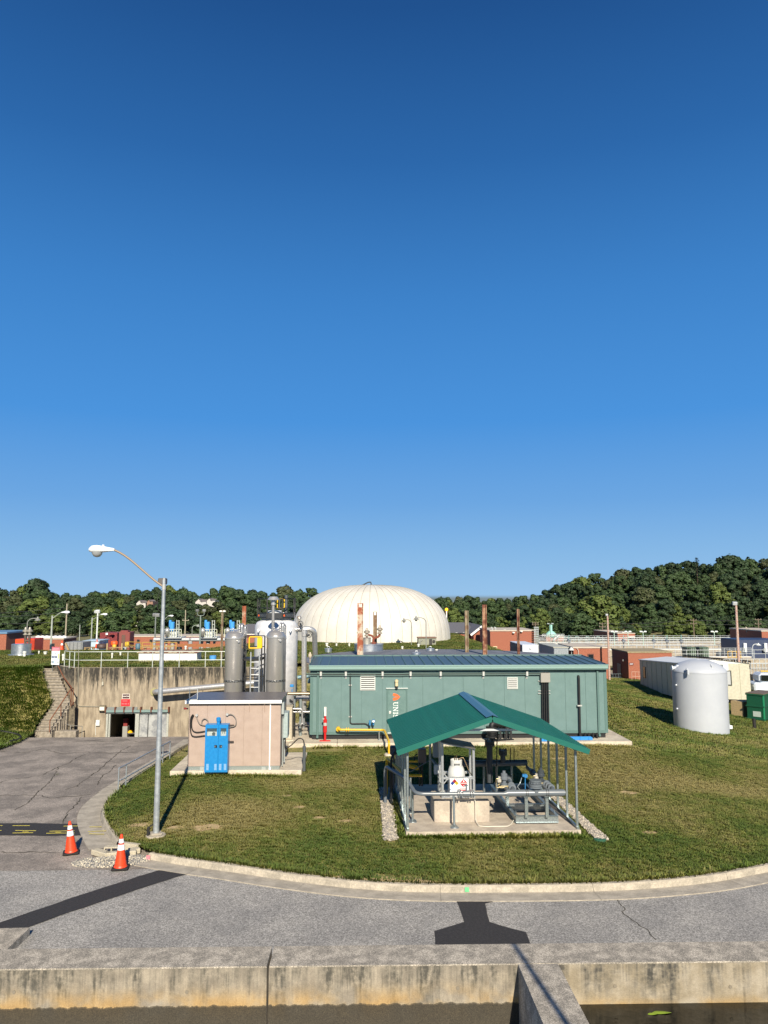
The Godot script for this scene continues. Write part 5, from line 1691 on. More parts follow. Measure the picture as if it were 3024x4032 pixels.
func make_pink_building():
	var D := 29.86
	var W := func(px: float, py: float, k := 0.0) -> Vector3: return Z(px, py, D) + V3(0, 0, k)
	var tan := nmat("tan_wall", "9b897d", "a59387", 2.0, 0.015, 0.7, 0.0, 0.02, 0.0, 1.0)
	var x0: float = W.call(741, 2900).x
	var x1: float = W.call(1104, 2900).x
	var y0: float = 0.64
	var y1: float = W.call(900, 2767).y
	var zb := -32.26
	var th := thing("tan_building", "small tan metal equipment shed with flat grey roof and blue cabinet on its front", "shed", "", V3((x0 + x1) / 2, 0.5, -31.01))
	var b := B.new()
	b.box(V3(x0 + 0.02, y0, zb), V3(x1 - 0.02, y1, -D - 0.02))
	part(th, "core", b, tan)
	var np := 5
	for i in np:
		b = B.new()
		b.box(V3(lerpf(x0, x1, float(i) / np) + 0.003, y0, -D - 0.02), V3(lerpf(x0, x1, (i + 1.0) / np) - 0.003, y1, -D), 0.004)
		part(th, "wall_panel", b, tan)
	b = B.new()
	b.box(V3(x1 - 0.02, y0, zb + 0.002), V3(x1, y1, -D - 0.03), 0.004)
	part(th, "side_panel", b, tan)
	b = B.new()
	b.box(V3(x0 + 0.02, 0.5, zb), V3(x1 - 0.02, y0, -D - 0.015))
	part(th, "base_channel", b, nmat("galvanised", "8f9896", "a8b0ad", 0.5, 0.04, 0.4, 0.6))
	for px in [795.0, 1038.0]:
		b = B.new()
		b.box(W.call(px - 8, 3032, -0.015), W.call(px + 8, 3020, 0.0))
		part(th, "base_plate", b, pm("b4bab8", 0.4, 0.5))
	b = B.new()
	var r0: Vector3 = W.call(733, 2757, 0.16); var r1: Vector3 = W.call(1110, 2757, 0.16)
	b.box(V3(r0.x, y1 - 0.01, zb - 0.1), V3(r1.x, r0.y - 0.004, r0.z - 0.02))
	part(th, "roof", b, nmat("shed_roof", "5d5551", "6e6662", 1.5, 0.02, 0.35, 0.2, 0.05))
	b = B.new()
	b.box(V3(r0.x - 0.01, r0.y - 0.12, r0.z - 0.02), V3(r1.x + 0.01, r0.y + 0.01, r0.z), 0.006); b.box(V3(r0.x - 0.01, r0.y - 0.12, zb - 0.1), V3(r0.x, r0.y + 0.01, r0.z - 0.02))
	part(th, "fascia", b, pm("d9dada", 0.4))
	b = B.new()
	b.box(W.call(1059, 3022, 0.0), W.call(1068, 2766, 0.06), 0.008); b.box(W.call(1059, 3030, 0.0), W.call(1068, 3021, 0.12), 0.01)
	part(th, "downspout", b, pm("e2e2df", 0.4))
	for px in [983.0, 1043.0]:
		b = B.new()
		b.tube([W.call(px, 2803, 0.02), W.call(px, 2757, 0.17)], 0.008, 5)
		part(th, "cable", b, pm("a58c7c", 0.6))
	# slotted frame on the roof
	b = B.new()
	for px in [746.0, 777.0]: b.box(W.call(px - 2, 2757, -0.05), W.call(px + 2, 2712, -0.02))
	b.box(W.call(746, 2714, -0.05), W.call(777, 2711, -0.02)); b.box(W.call(746, 2757, -0.05), W.call(777, 2754, -0.02))
	part(th, "roof_frame", b, pm("c3c6c4", 0.4, 0.6))
	# black hoses and flexible conduits
	var blackh := pm("1b1918", 0.5)
	for pts in [[[764, 2815], [756, 2835], [758, 2870], [775, 2882], [808, 2878]], [[762, 2812], [752, 2830], [753, 2885], [768, 2899], [808, 2895]]]:
		var l := []
		for a in pts: l.append(W.call(a[0], a[1], 0.06))
		b = B.new()
		b.tube(smooth_line(l, 5), 0.022, 8)
		part(th, "black_hose", b, blackh)
	var greyh := pm("7d766f", 0.5)
	for pts in [[[776, 2815], [778, 2830], [790, 2850], [810, 2855]], [[796, 2853], [797, 2836], [808, 2828], [820, 2836], [822, 2850]], [[896, 2813], [915, 2812], [930, 2830], [928, 2855], [906, 2862]]]:
		var l := []
		for a in pts: l.append(W.call(a[0], a[1], 0.08))
		b = B.new()
		b.tube(smooth_line(l, 5), 0.018, 8)
		part(th, "flexible_conduit", b, greyh)
	b = B.new()
	for a in [[776, 2815], [896, 2812]]: b.disc_on(W.call(a[0], a[1], 0.0), V3(0, 0, 1), 0.05, 0.1, 12)
	part(th, "conduit_head", b, pm("b3b3b0", 0.4, 0.3))
	b = B.new()
	b.box(W.call(728, 2793, -0.05), W.call(740, 2788, 0.02)); b.disc_on(W.call(730, 2790, -0.02), V3(-1, 0, 0), 0.04, 0.06, 10)
	part(th, "red_lamp", b, pm("7c1f1c", 0.4))
	# cabinet on the right-hand wall
	b = B.new()
	b.box(V3(x1, 1.55, -31.22), V3(x1 + 0.22, 2.5, -30.48), 0.015)
	part(th, "switch_cabinet", b, nmat("cab_grey", "8f9d9d", "9dabab", 1.0, 0.03, 0.45))
	b = B.new()
	b.box(V3(x1, 2.5, -30.33), V3(x1 + 0.1, 2.95, -30.12), 0.01); b.tube([V3(x1 + 0.05, 0.55, -30.28), V3(x1 + 0.05, 2.7, -30.28)], 0.02, 6); b.tube([V3(x1 + 0.08, 0.6, -30.69), V3(x1 + 0.08, 1.6, -30.69)], 0.03, 6)
	part(th, "side_conduit", b, pm("a4acab", 0.4, 0.3))

	# blue cabinet
	var bl := nmat("blue_paint", "1774b2", "1c7cba", 1.5, 0.03, 0.35, 0.0, 0.02)
	var X0: float = Z(808, 2900, 29.44).x; var X1: float = Z(898, 2900, 29.44).x
	var Y0 := 0.5; var Y1 := hz(2850, 29.44)
	var zf := -29.42
	var zk := -D + 0.03
	var cb := thing("blue_cabinet", "bright blue two door analyser cabinet standing against the tan shed", "cabinet", "", V3((X0 + X1) / 2, Y0, (zf + zk) / 2))
	b = B.new()
	b.box(V3(X0, Y0, zk), V3(X1, Y0 + 0.08, zf - 0.03)); b.box(V3(X0, Y0 + 0.08, zk), V3(X1, Y0 + 1.32, zf - 0.03)); b.box(V3(X0, Y1 - 0.14, zk), V3(X1, Y1, zf - 0.03)); b.box(V3(X0, Y0 + 1.32, zk), V3(X0 + 0.02, Y1 - 0.14, zf - 0.03)); b.box(V3(X1 - 0.02, Y0 + 1.32, zk), V3(X1, Y1 - 0.14, zf - 0.03)); b.box(V3(X0 + 0.02, Y0 + 1.32, zk), V3(X1 - 0.02, Y1 - 0.14, zk + 0.02))
	part(cb, "carcass", b, bl)
	b = B.new()
	b.box(V3(X0 + 0.02, Y0 + 1.32, zk + 0.05), V3(X1 - 0.02, Y0 + 1.46, zf - 0.12)); b.box(V3(X0 + 0.12, Y0 + 1.33, zf - 0.12), V3(X0 + 0.3, Y0 + 1.42, zf - 0.1))
	part(cb, "instrument", b, pm("c9cfc6", 0.4))
	b = B.new()
	b.tube([V3(X0 + 0.26, Y0 + 1.4, zf - 0.15), V3(X0 + 0.26, Y1 - 0.15, zf - 0.15)], 0.012, 6); b.disc_on(V3(X0 + 0.3, Y0 + 1.4, zf - 0.1), V3(0, 0, 1), 0.06, 0.04, 12); b.box(V3(X0 + 0.3, Y0 + 1.52, zf - 0.2), V3(X0 + 0.42, Y0 + 1.62, zf - 0.12))
	for k in 3: b.tube([V3(X1 - 0.22 + k * 0.07, Y0 + 1.4, zf - 0.12), V3(X1 - 0.2 + k * 0.06, Y1 - 0.16, zf - 0.14)], 0.014, 6)
	part(cb, "gauges", b, pm("2e3331", 0.4, 0.3))
	var xm := lerpf(X0, X1, 0.585)
	var gl := StandardMaterial3D.new()
	gl.albedo_color = Color(0.5, 0.6, 0.62, 0.12)
	gl.transparency = BaseMaterial3D.TRANSPARENCY_ALPHA
	gl.roughness = 0.05
	for s in [[X0, xm - 0.004], [xm + 0.004, X1]]:
		var w: float = s[1] - s[0]
		b = B.new()
		var m0: float = 0.06 if w > 0.4 else 0.07
		b.box(V3(s[0], Y0 + 0.02, zf - 0.028), V3(s[1], Y0 + 1.33, zf), 0.006); b.box(V3(s[0], Y1 - 0.13, zf - 0.028), V3(s[1], Y1 - 0.01, zf), 0.006); b.box(V3(s[0], Y0 + 1.33, zf - 0.028), V3(s[0] + m0, Y1 - 0.13, zf)); b.box(V3(s[1] - m0, Y0 + 1.33, zf - 0.028), V3(s[1], Y1 - 0.13, zf))
		var dr := part(cb, "door", b, bl)
		b = B.new()
		b.box(V3(s[0] + m0, Y0 + 1.33, zf - 0.02), V3(s[1] - m0, Y1 - 0.13, zf - 0.016))
		part(dr, "pane", b, gl)
		var hx: float = s[1] - 0.09 if w > 0.4 else s[0] + 0.09
		b = B.new()
		b.box(V3(hx - 0.05, Y0 + 0.9, zf), V3(hx + 0.05, Y0 + 1.0, zf + 0.012), 0.004)
		part(dr, "latch", b, pm("20262a", 0.3, 0.3))
		b = B.new()
		b.box(V3(hx - 0.035 if w > 0.4 else hx + 0.005, Y0 + 0.92, zf + 0.012), V3(hx - 0.01 if w > 0.4 else hx + 0.03, Y0 + 0.98, zf + 0.02))
		part(dr, "latch_plate", b, pm("d9dde0", 0.2, 0.8))
		for k in 2:
			for r in 9:
				b = B.new()
				var gx := lerpf(s[0] + 0.07, s[1] - 0.2 * w - 0.03, k) if w > 0.4 else lerpf(s[0] + 0.04, s[1] - 0.13, k)
				b.box(V3(gx, Y0 + 0.1 + r * 0.025, zf), V3(gx + 0.09, Y0 + 0.112 + r * 0.025, zf + 0.004))
				part(dr, "vent_slot", b, pm("a9c4d8", 0.4, 0.2))
	b = B.new()
	b.lathe([Vector2(0.065, 0), Vector2(0.065, 0.1), Vector2(0.085, 0.1), Vector2(0.085, 0.22), Vector2(0.05, 0.25), Vector2(0, 0.25)], 18, Transform3D(Basis.IDENTITY, V3(lerpf(X0, X1, 0.53), Y1, (zf + zk) / 2)))
	part(cb, "roof_vent", b, bl)
	for a in [[X1, 1.65], [X1, 1.05], [X0 - 0.05, 1.05]]:
		b = B.new()
		b.box(V3(a[0], Y0 + a[1] - 0.03, zk + 0.02), V3(a[0] + (0.16 if a[0] > X0 else 0.05), Y0 + a[1] + 0.03, zk + 0.05))
		part(cb, "bracket", b, pm("4d4440", 0.5, 0.4))
	# stub with black cable right of the shed
	var sp := G(1197, 3040, 0.3)
	sp.y = lawn_h(sp.x, sp.z)
	var stb := thing("cable_riser", "grey pipe riser with a looping black cable beside the tan shed", "riser", "", sp)
	b = B.new()
	b.cyl(sp + Vector3.DOWN * 0.1, 0.06, 0.98, 12); b.cyl(sp + Vector3.UP * 0.84, 0.066, 0.1, 12); b.cyl(sp + Vector3.UP * 0.94, 0.035, 0.1, 10)
	part(stb, "pipe", b, pm("4a4f52", 0.5))
	b = B.new()
	b.tube(smooth_line([sp + V3(0, 1.0, 0), sp + V3(-0.06, 1.2, 0), sp + V3(-0.25, 1.22, -0.05), sp + V3(-0.5, 0.98, -0.1), sp + V3(-0.75, 0.85, -0.2), V3(x1 + 0.1, 1.6, -30.80)], 5), 0.022, 8)
	part(stb, "cable", b, blackh)

func hand_wheel(th: Node3D, at: Vector3, r: float, m: Material):
	var b := B.new()
	var ring := []
	for k in 17: ring.append(at + V3(cos(TAU * k / 16) * r, sin(TAU * k / 16) * r, 0))
	b.tube(ring, 0.014, 6, false)
	for k in 3: b.bar(at + V3(cos(PI * k / 3) * r, sin(PI * k / 3) * r, 0), at - V3(cos(PI * k / 3) * r, sin(PI * k / 3) * r, 0), 0.016, 0.016, Vector3.BACK)
	b.disc_on(at + V3(0, 0, -0.12), V3(0, 0, 1), 0.03, 0.16, 8)
	part(th, "hand_wheel", b, m)

func make_vessels():
	var ss := nmat("stainless", "b4b4b3", "c8c7c5", 1.0, 0.03, 0.3, 0.6, 0.03)
	var brushed := nmat("brushed_steel", "a8a6a2", "b2afaa", 3.0, 0.012, 0.32, 0.6, 0.02, 0.0, 1.0)
	var black := pm("151617", 0.5)
	var galv := pm("a9aeb0", 0.4, 0.7)
	var con := nmat("concrete", "b3a88f", "cbc0a8")
	var xl := Z(866, 2800, 34.99).x
	var xr := G(1135, 2928, 0.55).x - 0.012
	var b := B.new()
	b.box(V3(xl, -0.1, -41.57), V3(xr, 0.5, -33.65), 0.02)
	struct("vessel_slab", b, con)
	# four stainless vessels
	for a in [[923.5, 2484, 34.99, 0.40, "stainless steel vessel, front one left of the yellow gate"], [938.0, 2489, 36.94, 0.40, "stainless steel vessel standing behind the left front vessel"], [1085.5, 2480, 34.99, 0.40, "stainless steel vessel with streaks, right of the yellow gate"], [1094.0, 2486, 36.94, 0.40, "stainless steel vessel behind the streaked right vessel"]]:
		var p := Z(a[0], a[1], a[2])
		var r: float = a[3]
		var foot := V3(p.x, 0.5, p.z)
		var th := thing("steel_vessel", a[4], "vessel", "stainless gas treatment vessels", foot)
		var top := p.y
		for k in 4:
			b = B.new()
			var an := PI / 4 + PI / 2 * k
			b.tube([foot + V3(cos(an) * r * 0.85, 0, sin(an) * r * 0.85), foot + V3(cos(an) * r * 0.85, 0.7, sin(an) * r * 0.85)], 0.05, 8)
			part(th, "leg", b, galv)
		b = B.new()
		b.lathe([Vector2(0, 0.45), Vector2(r * 0.6, 0.5), Vector2(r, 0.7), Vector2(r, top - 0.5 - 0.30)], 40, Transform3D(Basis.IDENTITY, foot), true)
		part(th, "shell", b, brushed)
		b = B.new()
		var h0 := top - 0.5 - 0.3
		b.lathe([Vector2(r + 0.012, h0), Vector2(r + 0.012, h0 + 0.05), Vector2(r * 0.98, h0 + 0.07), Vector2(r * 0.9, h0 + 0.16), Vector2(r * 0.7, h0 + 0.24), Vector2(r * 0.4, h0 + 0.285), Vector2(0, h0 + 0.3)], 40, Transform3D(Basis.IDENTITY, foot), true)
		part(th, "head", b, brushed)
		b = B.new()
		b.lathe([Vector2(r + 0.002, h0 - 0.05), Vector2(r + 0.02, h0 - 0.045), Vector2(r + 0.02, h0), Vector2(r + 0.01, h0)], 40, Transform3D(Basis.IDENTITY, foot))
		part(th, "seam_ring", b, ss)
		b = B.new()
		var yb := hz(2682, a[2]) - 0.5
		b.lathe([Vector2(r + 0.001, yb), Vector2(r + 0.006, yb + 0.01), Vector2(r + 0.006, yb + 0.09), Vector2(r + 0.001, yb + 0.1)], 40, Transform3D(Basis.IDENTITY, foot))
		part(th, "weld_band", b, nmat("weld_dark", "4c4d4c", "a5a5a2", 0.7, 0.03, 0.4, 0.7, 0.05, 0.0, 3.5))
		b = B.new()
		b.disc_on(foot + V3(0.22, h0 - 0.15, r * 0.72), V3(0.3, 0, 1), 0.055, 0.12, 14)
		for s in [-0.12, 0.16]: b.tube(round_path([foot + V3(s, h0 + 0.24, 0.05), foot + V3(s, h0 + 0.42, 0.05), foot + V3(s + 0.08, h0 + 0.42, 0.05), foot + V3(s + 0.08, h0 + 0.24, 0.05)], 0.04), 0.016, 6)
		b.disc_on(foot + V3(0.1, h0 + 0.26, -0.05), V3(0.1, 1, 0.2), 0.16, 0.06, 18)
		part(th, "nozzle", b, ss)
		b = B.new()
		for s in [0.0, 0.11]: b.tube(round_path([foot + V3(0.2 + s, h0 + 0.2, -0.1), foot + V3(0.2 + s, h0 + 0.58, -0.1), foot + V3(0.2 + s, h0 + 0.58, -0.5), foot + V3(0.2 + s, h0, -0.5)], 0.12), 0.045, 10)
		part(th, "top_pipe", b, ss)
	# exhaust stack
	var sp := Z(1075, 2460, 36.02)
	var st := thing("exhaust_stack", "slim stainless exhaust stack with a flared rain cap", "stack", "", V3(sp.x, 0.5, -36.02))
	b = B.new()
	b.tube([V3(sp.x, 0.5, -36.02), V3(sp.x, hz(2384, 36.02), -36.02)], 0.068, 14)
	part(st, "pipe", b, brushed)
	b = B.new()
	var cy := hz(2384, 36.02)
	b.lathe([Vector2(0.07, 0), Vector2(0.11, 0.03), Vector2(0.11, 0.1), Vector2(0.085, 0.12), Vector2(0.085, 0.2), Vector2(0.15, 0.22), Vector2(0.15, 0.26), Vector2(0.12, 0.28)], 18, Transform3D(Basis.IDENTITY, V3(sp.x, cy, -36.02)))
	part(st, "collar", b, ss)
	b = B.new()
	b.lathe([Vector2(0.27, 0.26), Vector2(0.275, 0.275), Vector2(0.18, 0.41), Vector2(0.15, 0.415), Vector2(0, 0.42)], 20, Transform3D(Basis.IDENTITY, V3(sp.x, cy, -36.02)))
	part(st, "cap", b, ss)
	# white insulated tank with platform
	var tc := Z(1086, 2600, 39.20)
	var wt := thing("white_tank", "tall white insulated tank with black railed platform on top", "tank", "", V3(tc.x, 0.5, tc.z))
	var white := nmat("white_coating", "bcbec1", "cfd0d2", 2.2, 0.02, 0.55, 0.0, 0.02, 0.0, 1.6)
	var R := 1.08
	var ttop := hz(2440, 38.07)
	b = B.new()
	b.lathe([Vector2(0, 1.35), Vector2(R * 0.6, 1.45), Vector2(R, 1.75), Vector2(R, ttop - 0.55), Vector2(R * 0.985, ttop - 0.32), Vector2(R * 0.9, ttop - 0.14), Vector2(R * 0.72, ttop - 0.04), Vector2(R * 0.4, ttop), Vector2(0, ttop + 0.02)], 48, Transform3D(Basis.IDENTITY, V3(tc.x, 0, tc.z)), true)
	part(wt, "shell", b, white)
	b = B.new()
	b.lathe([Vector2(0.42, 0.5), Vector2(0.42, 1.5)], 24, Transform3D(Basis.IDENTITY, V3(tc.x, 0, tc.z)))
	part(wt, "skirt", b, pm("3a3b3c", 0.6))
	for k in 4:
		b = B.new()
		var an := PI / 4 + PI / 2 * k
		b.tube([V3(tc.x + cos(an) * 0.85, 0.5, tc.z + sin(an) * 0.85), V3(tc.x + cos(an) * 0.85, 1.75, tc.z + sin(an) * 0.85)], 0.07, 8)
		part(wt, "leg", b, galv)
	for px in [1018.0, 1144.0]:
		b = B.new()
		var lp := Z(px, 2481, 38.28)
		b.disc_on(lp + V3(0, 0, -0.1), V3(0, 0, 1), 0.06, 0.16, 12); b.disc_on(lp + V3(0, -0.08, -0.1), V3(0, 0, 1), 0.03, 0.18, 8)
		part(wt, "lifting_lug", b, pm("d9dcdc", 0.5))
	var py0 := hz(2434, 38.28)
	var py1 := hz(2414, 38.28)
	var pl := thing("tank_platform", "black railed work platform with dark panels on the white tank", "platform", "", V3(tc.x, ttop, tc.z))
	b = B.new()
	b.cyl(V3(tc.x, ttop - 0.06, tc.z), 0.75, py0 - ttop + 0.11, 20); b.lathe([Vector2(0, py0), Vector2(0.94, py0), Vector2(0.94, py0 + 0.05), Vector2(0, py0 + 0.05)], 8, Transform3D(Basis(Vector3.UP, PI / 8), V3(tc.x, 0, tc.z)))
	part(pl, "deck", b, pm("8c8e8e", 0.5, 0.3))
	b = B.new()
	b.cyl(V3(tc.x - 0.05, py0 + 0.05, tc.z + 0.3), 0.38, py1 - py0 + 0.08, 20)
	part(pl, "manway", b, pm("c3c6c6", 0.4, 0.3))
	var corners := []
	for k in 8: corners.append(V3(tc.x + cos(TAU * (k + 0.5) / 8) * 0.98, py0, tc.z + sin(TAU * (k + 0.5) / 8) * 0.98))
	var rh := hz(2358, 38.28) - py0
	for k in 8:
		var a: Vector3 = corners[k]; var d: Vector3 = corners[(k + 1) % 8]
		b = B.new()
		b.bar(a, a + Vector3.UP * rh, 0.055, 0.055)
		part(pl, "post", b, black)
		for s in [1.0, 0.52]:
			b = B.new()
			b.bar(a + Vector3.UP * rh * s, d + Vector3.UP * rh * s, 0.045, 0.045)
			part(pl, "rail", b, black)
		b = B.new()
		b.bar(a + Vector3.UP * 0.13, d + Vector3.UP * 0.13, 0.012, 0.26)
		var kp := part(pl, "kick_panel", b, pm("23282c", 0.5) if k % 2 == 0 or k in [1, 3] else pm("b8babb", 0.4, 0.3))
		if k in [1, 2, 0]:
			if k != 1:
				var mid: Vector3 = (a + d) / 2 + Vector3.UP * 0.13
				var nrm := V3(mid.x - tc.x, 0, mid.z - tc.z).normalized()
				var xb := Basis(Vector3.UP.cross(nrm), Vector3.UP, nrm)
				words(kp, "lettering", "UNISON", 0.13, pm("5d646a", 0.5), Transform3D(xb, mid + nrm * 0.012 + xb.x * 0.08), 0.003, true)
				b = B.new()
				b.obox(mid + nrm * 0.012 - xb.x * 0.26, V3(0.09, 0.1, 0.006), xb * Basis(Vector3.BACK, 0.4))
				part(kp, "emblem", b, pm("d8622c", 0.5))
	b = B.new()
	var g0 := Z(1092, 2395, 38.69); var g1 := Z(1120, 2358, 38.69)
	b.tube(round_path([V3(g0.x, g0.y, g0.z), V3(g1.x, g0.y, g0.z), V3(g1.x, g1.y, g0.z), V3(g0.x, g1.y, g0.z), V3(g0.x, g0.y, g0.z)], 0.08), 0.03, 8)
	part(pl, "yellow_gate", b, pm("d9b11c", 0.4))
	b = B.new()
	b.cyl(V3(tc.x + 0.1, py0 + 0.05, tc.z - 0.4), 0.04, 0.9, 8); b.cyl(V3(tc.x + 0.45, py0 + 0.05, tc.z - 0.3), 0.09, 1.1, 10)
	part(pl, "vent_pipe", b, pm("5e6365", 0.4, 0.5))
	# pipes on its right side
	var pp := thing("vent_header", "thick stainless header pipe with elbows and hand wheels beside white tank", "pipework", "", V3(Z(1198, 2700, 38.59).x, 0.5, -38.59))
	b = B.new()
	b.tube(round_path([Z(1160, 2478, 38.90), Z(1238, 2476, 38.90), Z(1241, 2590, 40.03), V3(Z(1241, 2600, 40.03).x, 0.5, -40.03)], 0.35, 8), 0.13, 18)
	part(pp, "elbow_pipe", b, ss)
	b = B.new()
	b.tube([Z(1198, 2478, 38.59), V3(Z(1198, 2700, 38.59).x, 1.2, -38.59)], 0.125, 18)
	b.tube([Z(1198, 2505, 38.59), Z(1198, 2488, 38.59)], 0.165, 18)
	part(pp, "down_pipe", b, ss)
	b = B.new()
	b.tube([V3(Z(1198, 2700, 38.59).x, 0.5, -38.59), V3(Z(1198, 2700, 38.59).x, 1.2, -38.59)], 0.06, 8)
	part(pp, "stand", b, galv)
	hand_wheel(pp, Z(1183, 2456, 38.38), 0.13, black)
	hand_wheel(pp, Z(1217, 2500, 38.38), 0.125, black)
	b = B.new()
	b.tube([Z(1183, 2456, 38.59), Z(1190, 2476, 38.69)], 0.05, 8); b.tube([Z(1217, 2500, 38.48), Z(1200, 2505, 38.59)], 0.05, 8)
	part(pp, "valve_stem", b, pm("7c8082", 0.4, 0.6))
	b = B.new()
	b.lathe([Vector2(0.07, -0.1), Vector2(0.07, 0.05), Vector2(0.13, 0.06), Vector2(0.12, 0.12), Vector2(0.07, 0.2), Vector2(0, 0.21)], 14, Transform3D(Basis.IDENTITY, Z(1178, 2440, 38.90)))
	b.tube([Z(1178, 2440, 38.90), Z(1178, 2478, 38.90)], 0.05, 8)
	part(pp, "breather_valve", b, pm("b4aca0", 0.35, 0.6))
	# header pipes to the teal building
	var hp := thing("gas_header", "pair of horizontal stainless pipes entering the teal building end", "pipework", "", V3(Z(1170, 2748, 36.63).x, 0.5, -36.63))
	for a in [[1120, 2731, 1230, 2731, 36.22, 0.065, "stainless_tan"], [1166, 2750, 1232, 2750, 36.84, 0.125, "ss"], [1152, 2803, 1230, 2803, 36.22, 0.045, "ss"]]:
		b = B.new()
		b.tube([Z(a[0], a[1], a[4]), Z(a[2], a[3], a[4])], a[5], 14)
		part(hp, "pipe", b, ss if a[6] == "ss" else pm("a5947c", 0.3, 0.8))
	b = B.new()
	b.tube(round_path([Z(1152, 2791, 36.02), Z(1190, 2791, 36.02), Z(1190, 2850, 36.02), Z(1182, 2857, 35.91)], 0.12), 0.04, 10)
	part(hp, "bend", b, ss)
	for a in [[1172, 2791], [1195, 2803], [1219, 2803]]:
		b = B.new()
		b.disc_on(Z(a[0], a[1], 36.12) + V3(-0.04, 0, 0), V3(1, 0, 0), 0.09, 0.08, 14)
		part(hp, "flange", b, pm("8a8c8c", 0.35, 0.7))
	for px in [1161.0, 1182, 1186]:
		b = B.new()
		b.tube([V3(Z(px, 2800, 36.63).x, 0.5, -36.63), Z(px, 2750 if px > 1170 else 2700, 36.63)], 0.04, 8)
		part(hp, "stand", b, pm("9aa5a6", 0.4, 0.6))
	b = B.new()
	b.tube([Z(1155, 2857, 36.22), Z(1232, 2857, 36.22)], 0.035, 8); b.disc_on(Z(1202, 2857, 36.22), V3(1, 0, 0), 0.09, 0.1, 12); b.tube([V3(Z(1160, 2800, 36.22).x, 0.5, -36.22), Z(1160, 2790, 36.22)], 0.04, 8)
	part(hp, "black_line", b, black)
	b = B.new()
	b.tube([Z(1150, 2712, 37.04), Z(1150, 2731, 37.04)], 0.02, 6); b.box(Z(1142, 2705, 37.04), Z(1156, 2695, 36.94), 0.02)
	part(hp, "blue_transmitter", b, pm("2d7fbe", 0.4))
	b = B.new()
	b.tube([Z(1172, 2668, 39.41), Z(1232, 2660, 39.41)], 0.1, 12); b.tube(round_path([Z(1236, 2676, 38.07), Z(1218, 2676, 38.07), Z(1218, 2690, 38.07)], 0.15), 0.09, 12)
	part(hp, "blue_grey_pipe", b, pm("6f8d98", 0.35, 0.3))
	b = B.new()
	b.tube([Z(1221, 2640, 38.07), Z(1221, 2592, 38.07)], 0.02, 6); b.lathe([Vector2(0.04, 0), Vector2(0.07, 0.05), Vector2(0.09, 0.1), Vector2(0.09, 0.2), Vector2(0.05, 0.22), Vector2(0.04, 0.3), Vector2(0, 0.3)], 12, Transform3D(Basis.IDENTITY, Z(1221, 2592, 38.07)))
	part(hp, "alarm_lamp", b, pm("b7aa92", 0.5))
	# beige air unit and its pad
	var ax0 := Z(1113, 2912, 35.50).x; var ax1 := Z(1149, 2912, 35.50).x
	var ac := thing("air_unit", "tall beige air handling cabinet between the shed and teal building", "cabinet", "", V3(ax0, 0.5, -35.91))
	b = B.new()
	b.box(V3(ax0 - 0.05, 0.5, -36.43), V3(ax1 + 0.08, 0.58, -35.40), 0.01)
	part(ac, "pad", b, con)
	b = B.new()
	b.box(V3(ax0, 0.58, -36.32), V3(ax1, 2.02, -35.50), 0.015)
	part(ac, "casing", b, nmat("beige_casing", "a39a86", "b0a793", 1.0, 0.03, 0.5))
	b = B.new()
	b.box(V3(lerpf(ax0, ax1, 0.35), 1.22, -35.50), V3(lerpf(ax0, ax1, 0.72), 1.42, -35.49)); b.box(V3(lerpf(ax0, ax1, 0.2), 0.66, -35.50), V3(lerpf(ax0, ax1, 0.75), 1.12, -35.49))
	part(ac, "panel", b, pm("c5c0b4", 0.5))
	for k in 6:
		b = B.new()
		b.box(V3(lerpf(ax0, ax1, 0.24), 0.7 + k * 0.065, -35.49), V3(lerpf(ax0, ax1, 0.7), 0.73 + k * 0.065, -35.47))
		part(ac, "slat", b, pm("8d8676", 0.5))
	# black access platform with ladder between the front vessels
	var lp2 := thing("access_platform", "black steel access platform with yellow gate between two vessels", "platform", "", V3(Z(993, 2700, 35.91).x, 0.5, -35.91))
	var px0 := Z(956, 2600, 35.91).x; var px1 := Z(1034, 2600, 35.91).x
	var dk := hz(2591, 35.60)
	b = B.new()
	b.box(V3(px0, dk - 0.1, -36.63), V3(px1, dk, -35.50), 0.01)
	part(lp2, "deck", b, black)
	for a in [[px0, -35.50], [px1, -35.50], [px0, -36.63], [px1, -36.63]]:
		b = B.new()
		b.box(V3(a[0] - 0.03, 0.5, a[1] - 0.03), V3(a[0] + 0.03, hz(2507, 35.60), a[1] + 0.03))
		part(lp2, "post", b, black)
	for py in [2507.0, 2550, 2670]:
		for z in [-35.50, -36.63]:
			b = B.new()
			if py == 2670.0 or z < -35: b.bar(V3(px0, hz(py, 35.60), z), V3(px1, hz(py, 35.60), z), 0.045, 0.045)
			else:
				b.bar(V3(px0, hz(py, 35.60), z), V3(Z(981, 2600, 35.50).x, hz(py, 35.60), z), 0.045, 0.045); b.bar(V3(Z(1030, 2600, 35.50).x, hz(py, 35.60), z), V3(px1, hz(py, 35.60), z), 0.045, 0.045)
			part(lp2, "rail", b, black)
	b = B.new()
	var y0 := Z(981, 2552, 35.45); var y1 := Z(1031, 2508, 35.45)
	b.tube(round_path([y0, V3(y1.x, y0.y, y0.z), V3(y1.x, y1.y, y0.z), V3(y0.x, y1.y, y0.z), y0], 0.08), 0.032, 8)
	b.box(V3(lerpf(y0.x, y1.x, 0.64), y0.y, y0.z - 0.01), V3(y1.x, y1.y, y0.z + 0.01))
	part(lp2, "yellow_gate", b, pm("dbb21a", 0.4))
	var ld := part(lp2, "ladder", ladder_rails(Z(985, 2740, 35.24).x, Z(1019, 2740, 35.24).x, 0.5, hz(2566, 35.24), -35.24), galv)
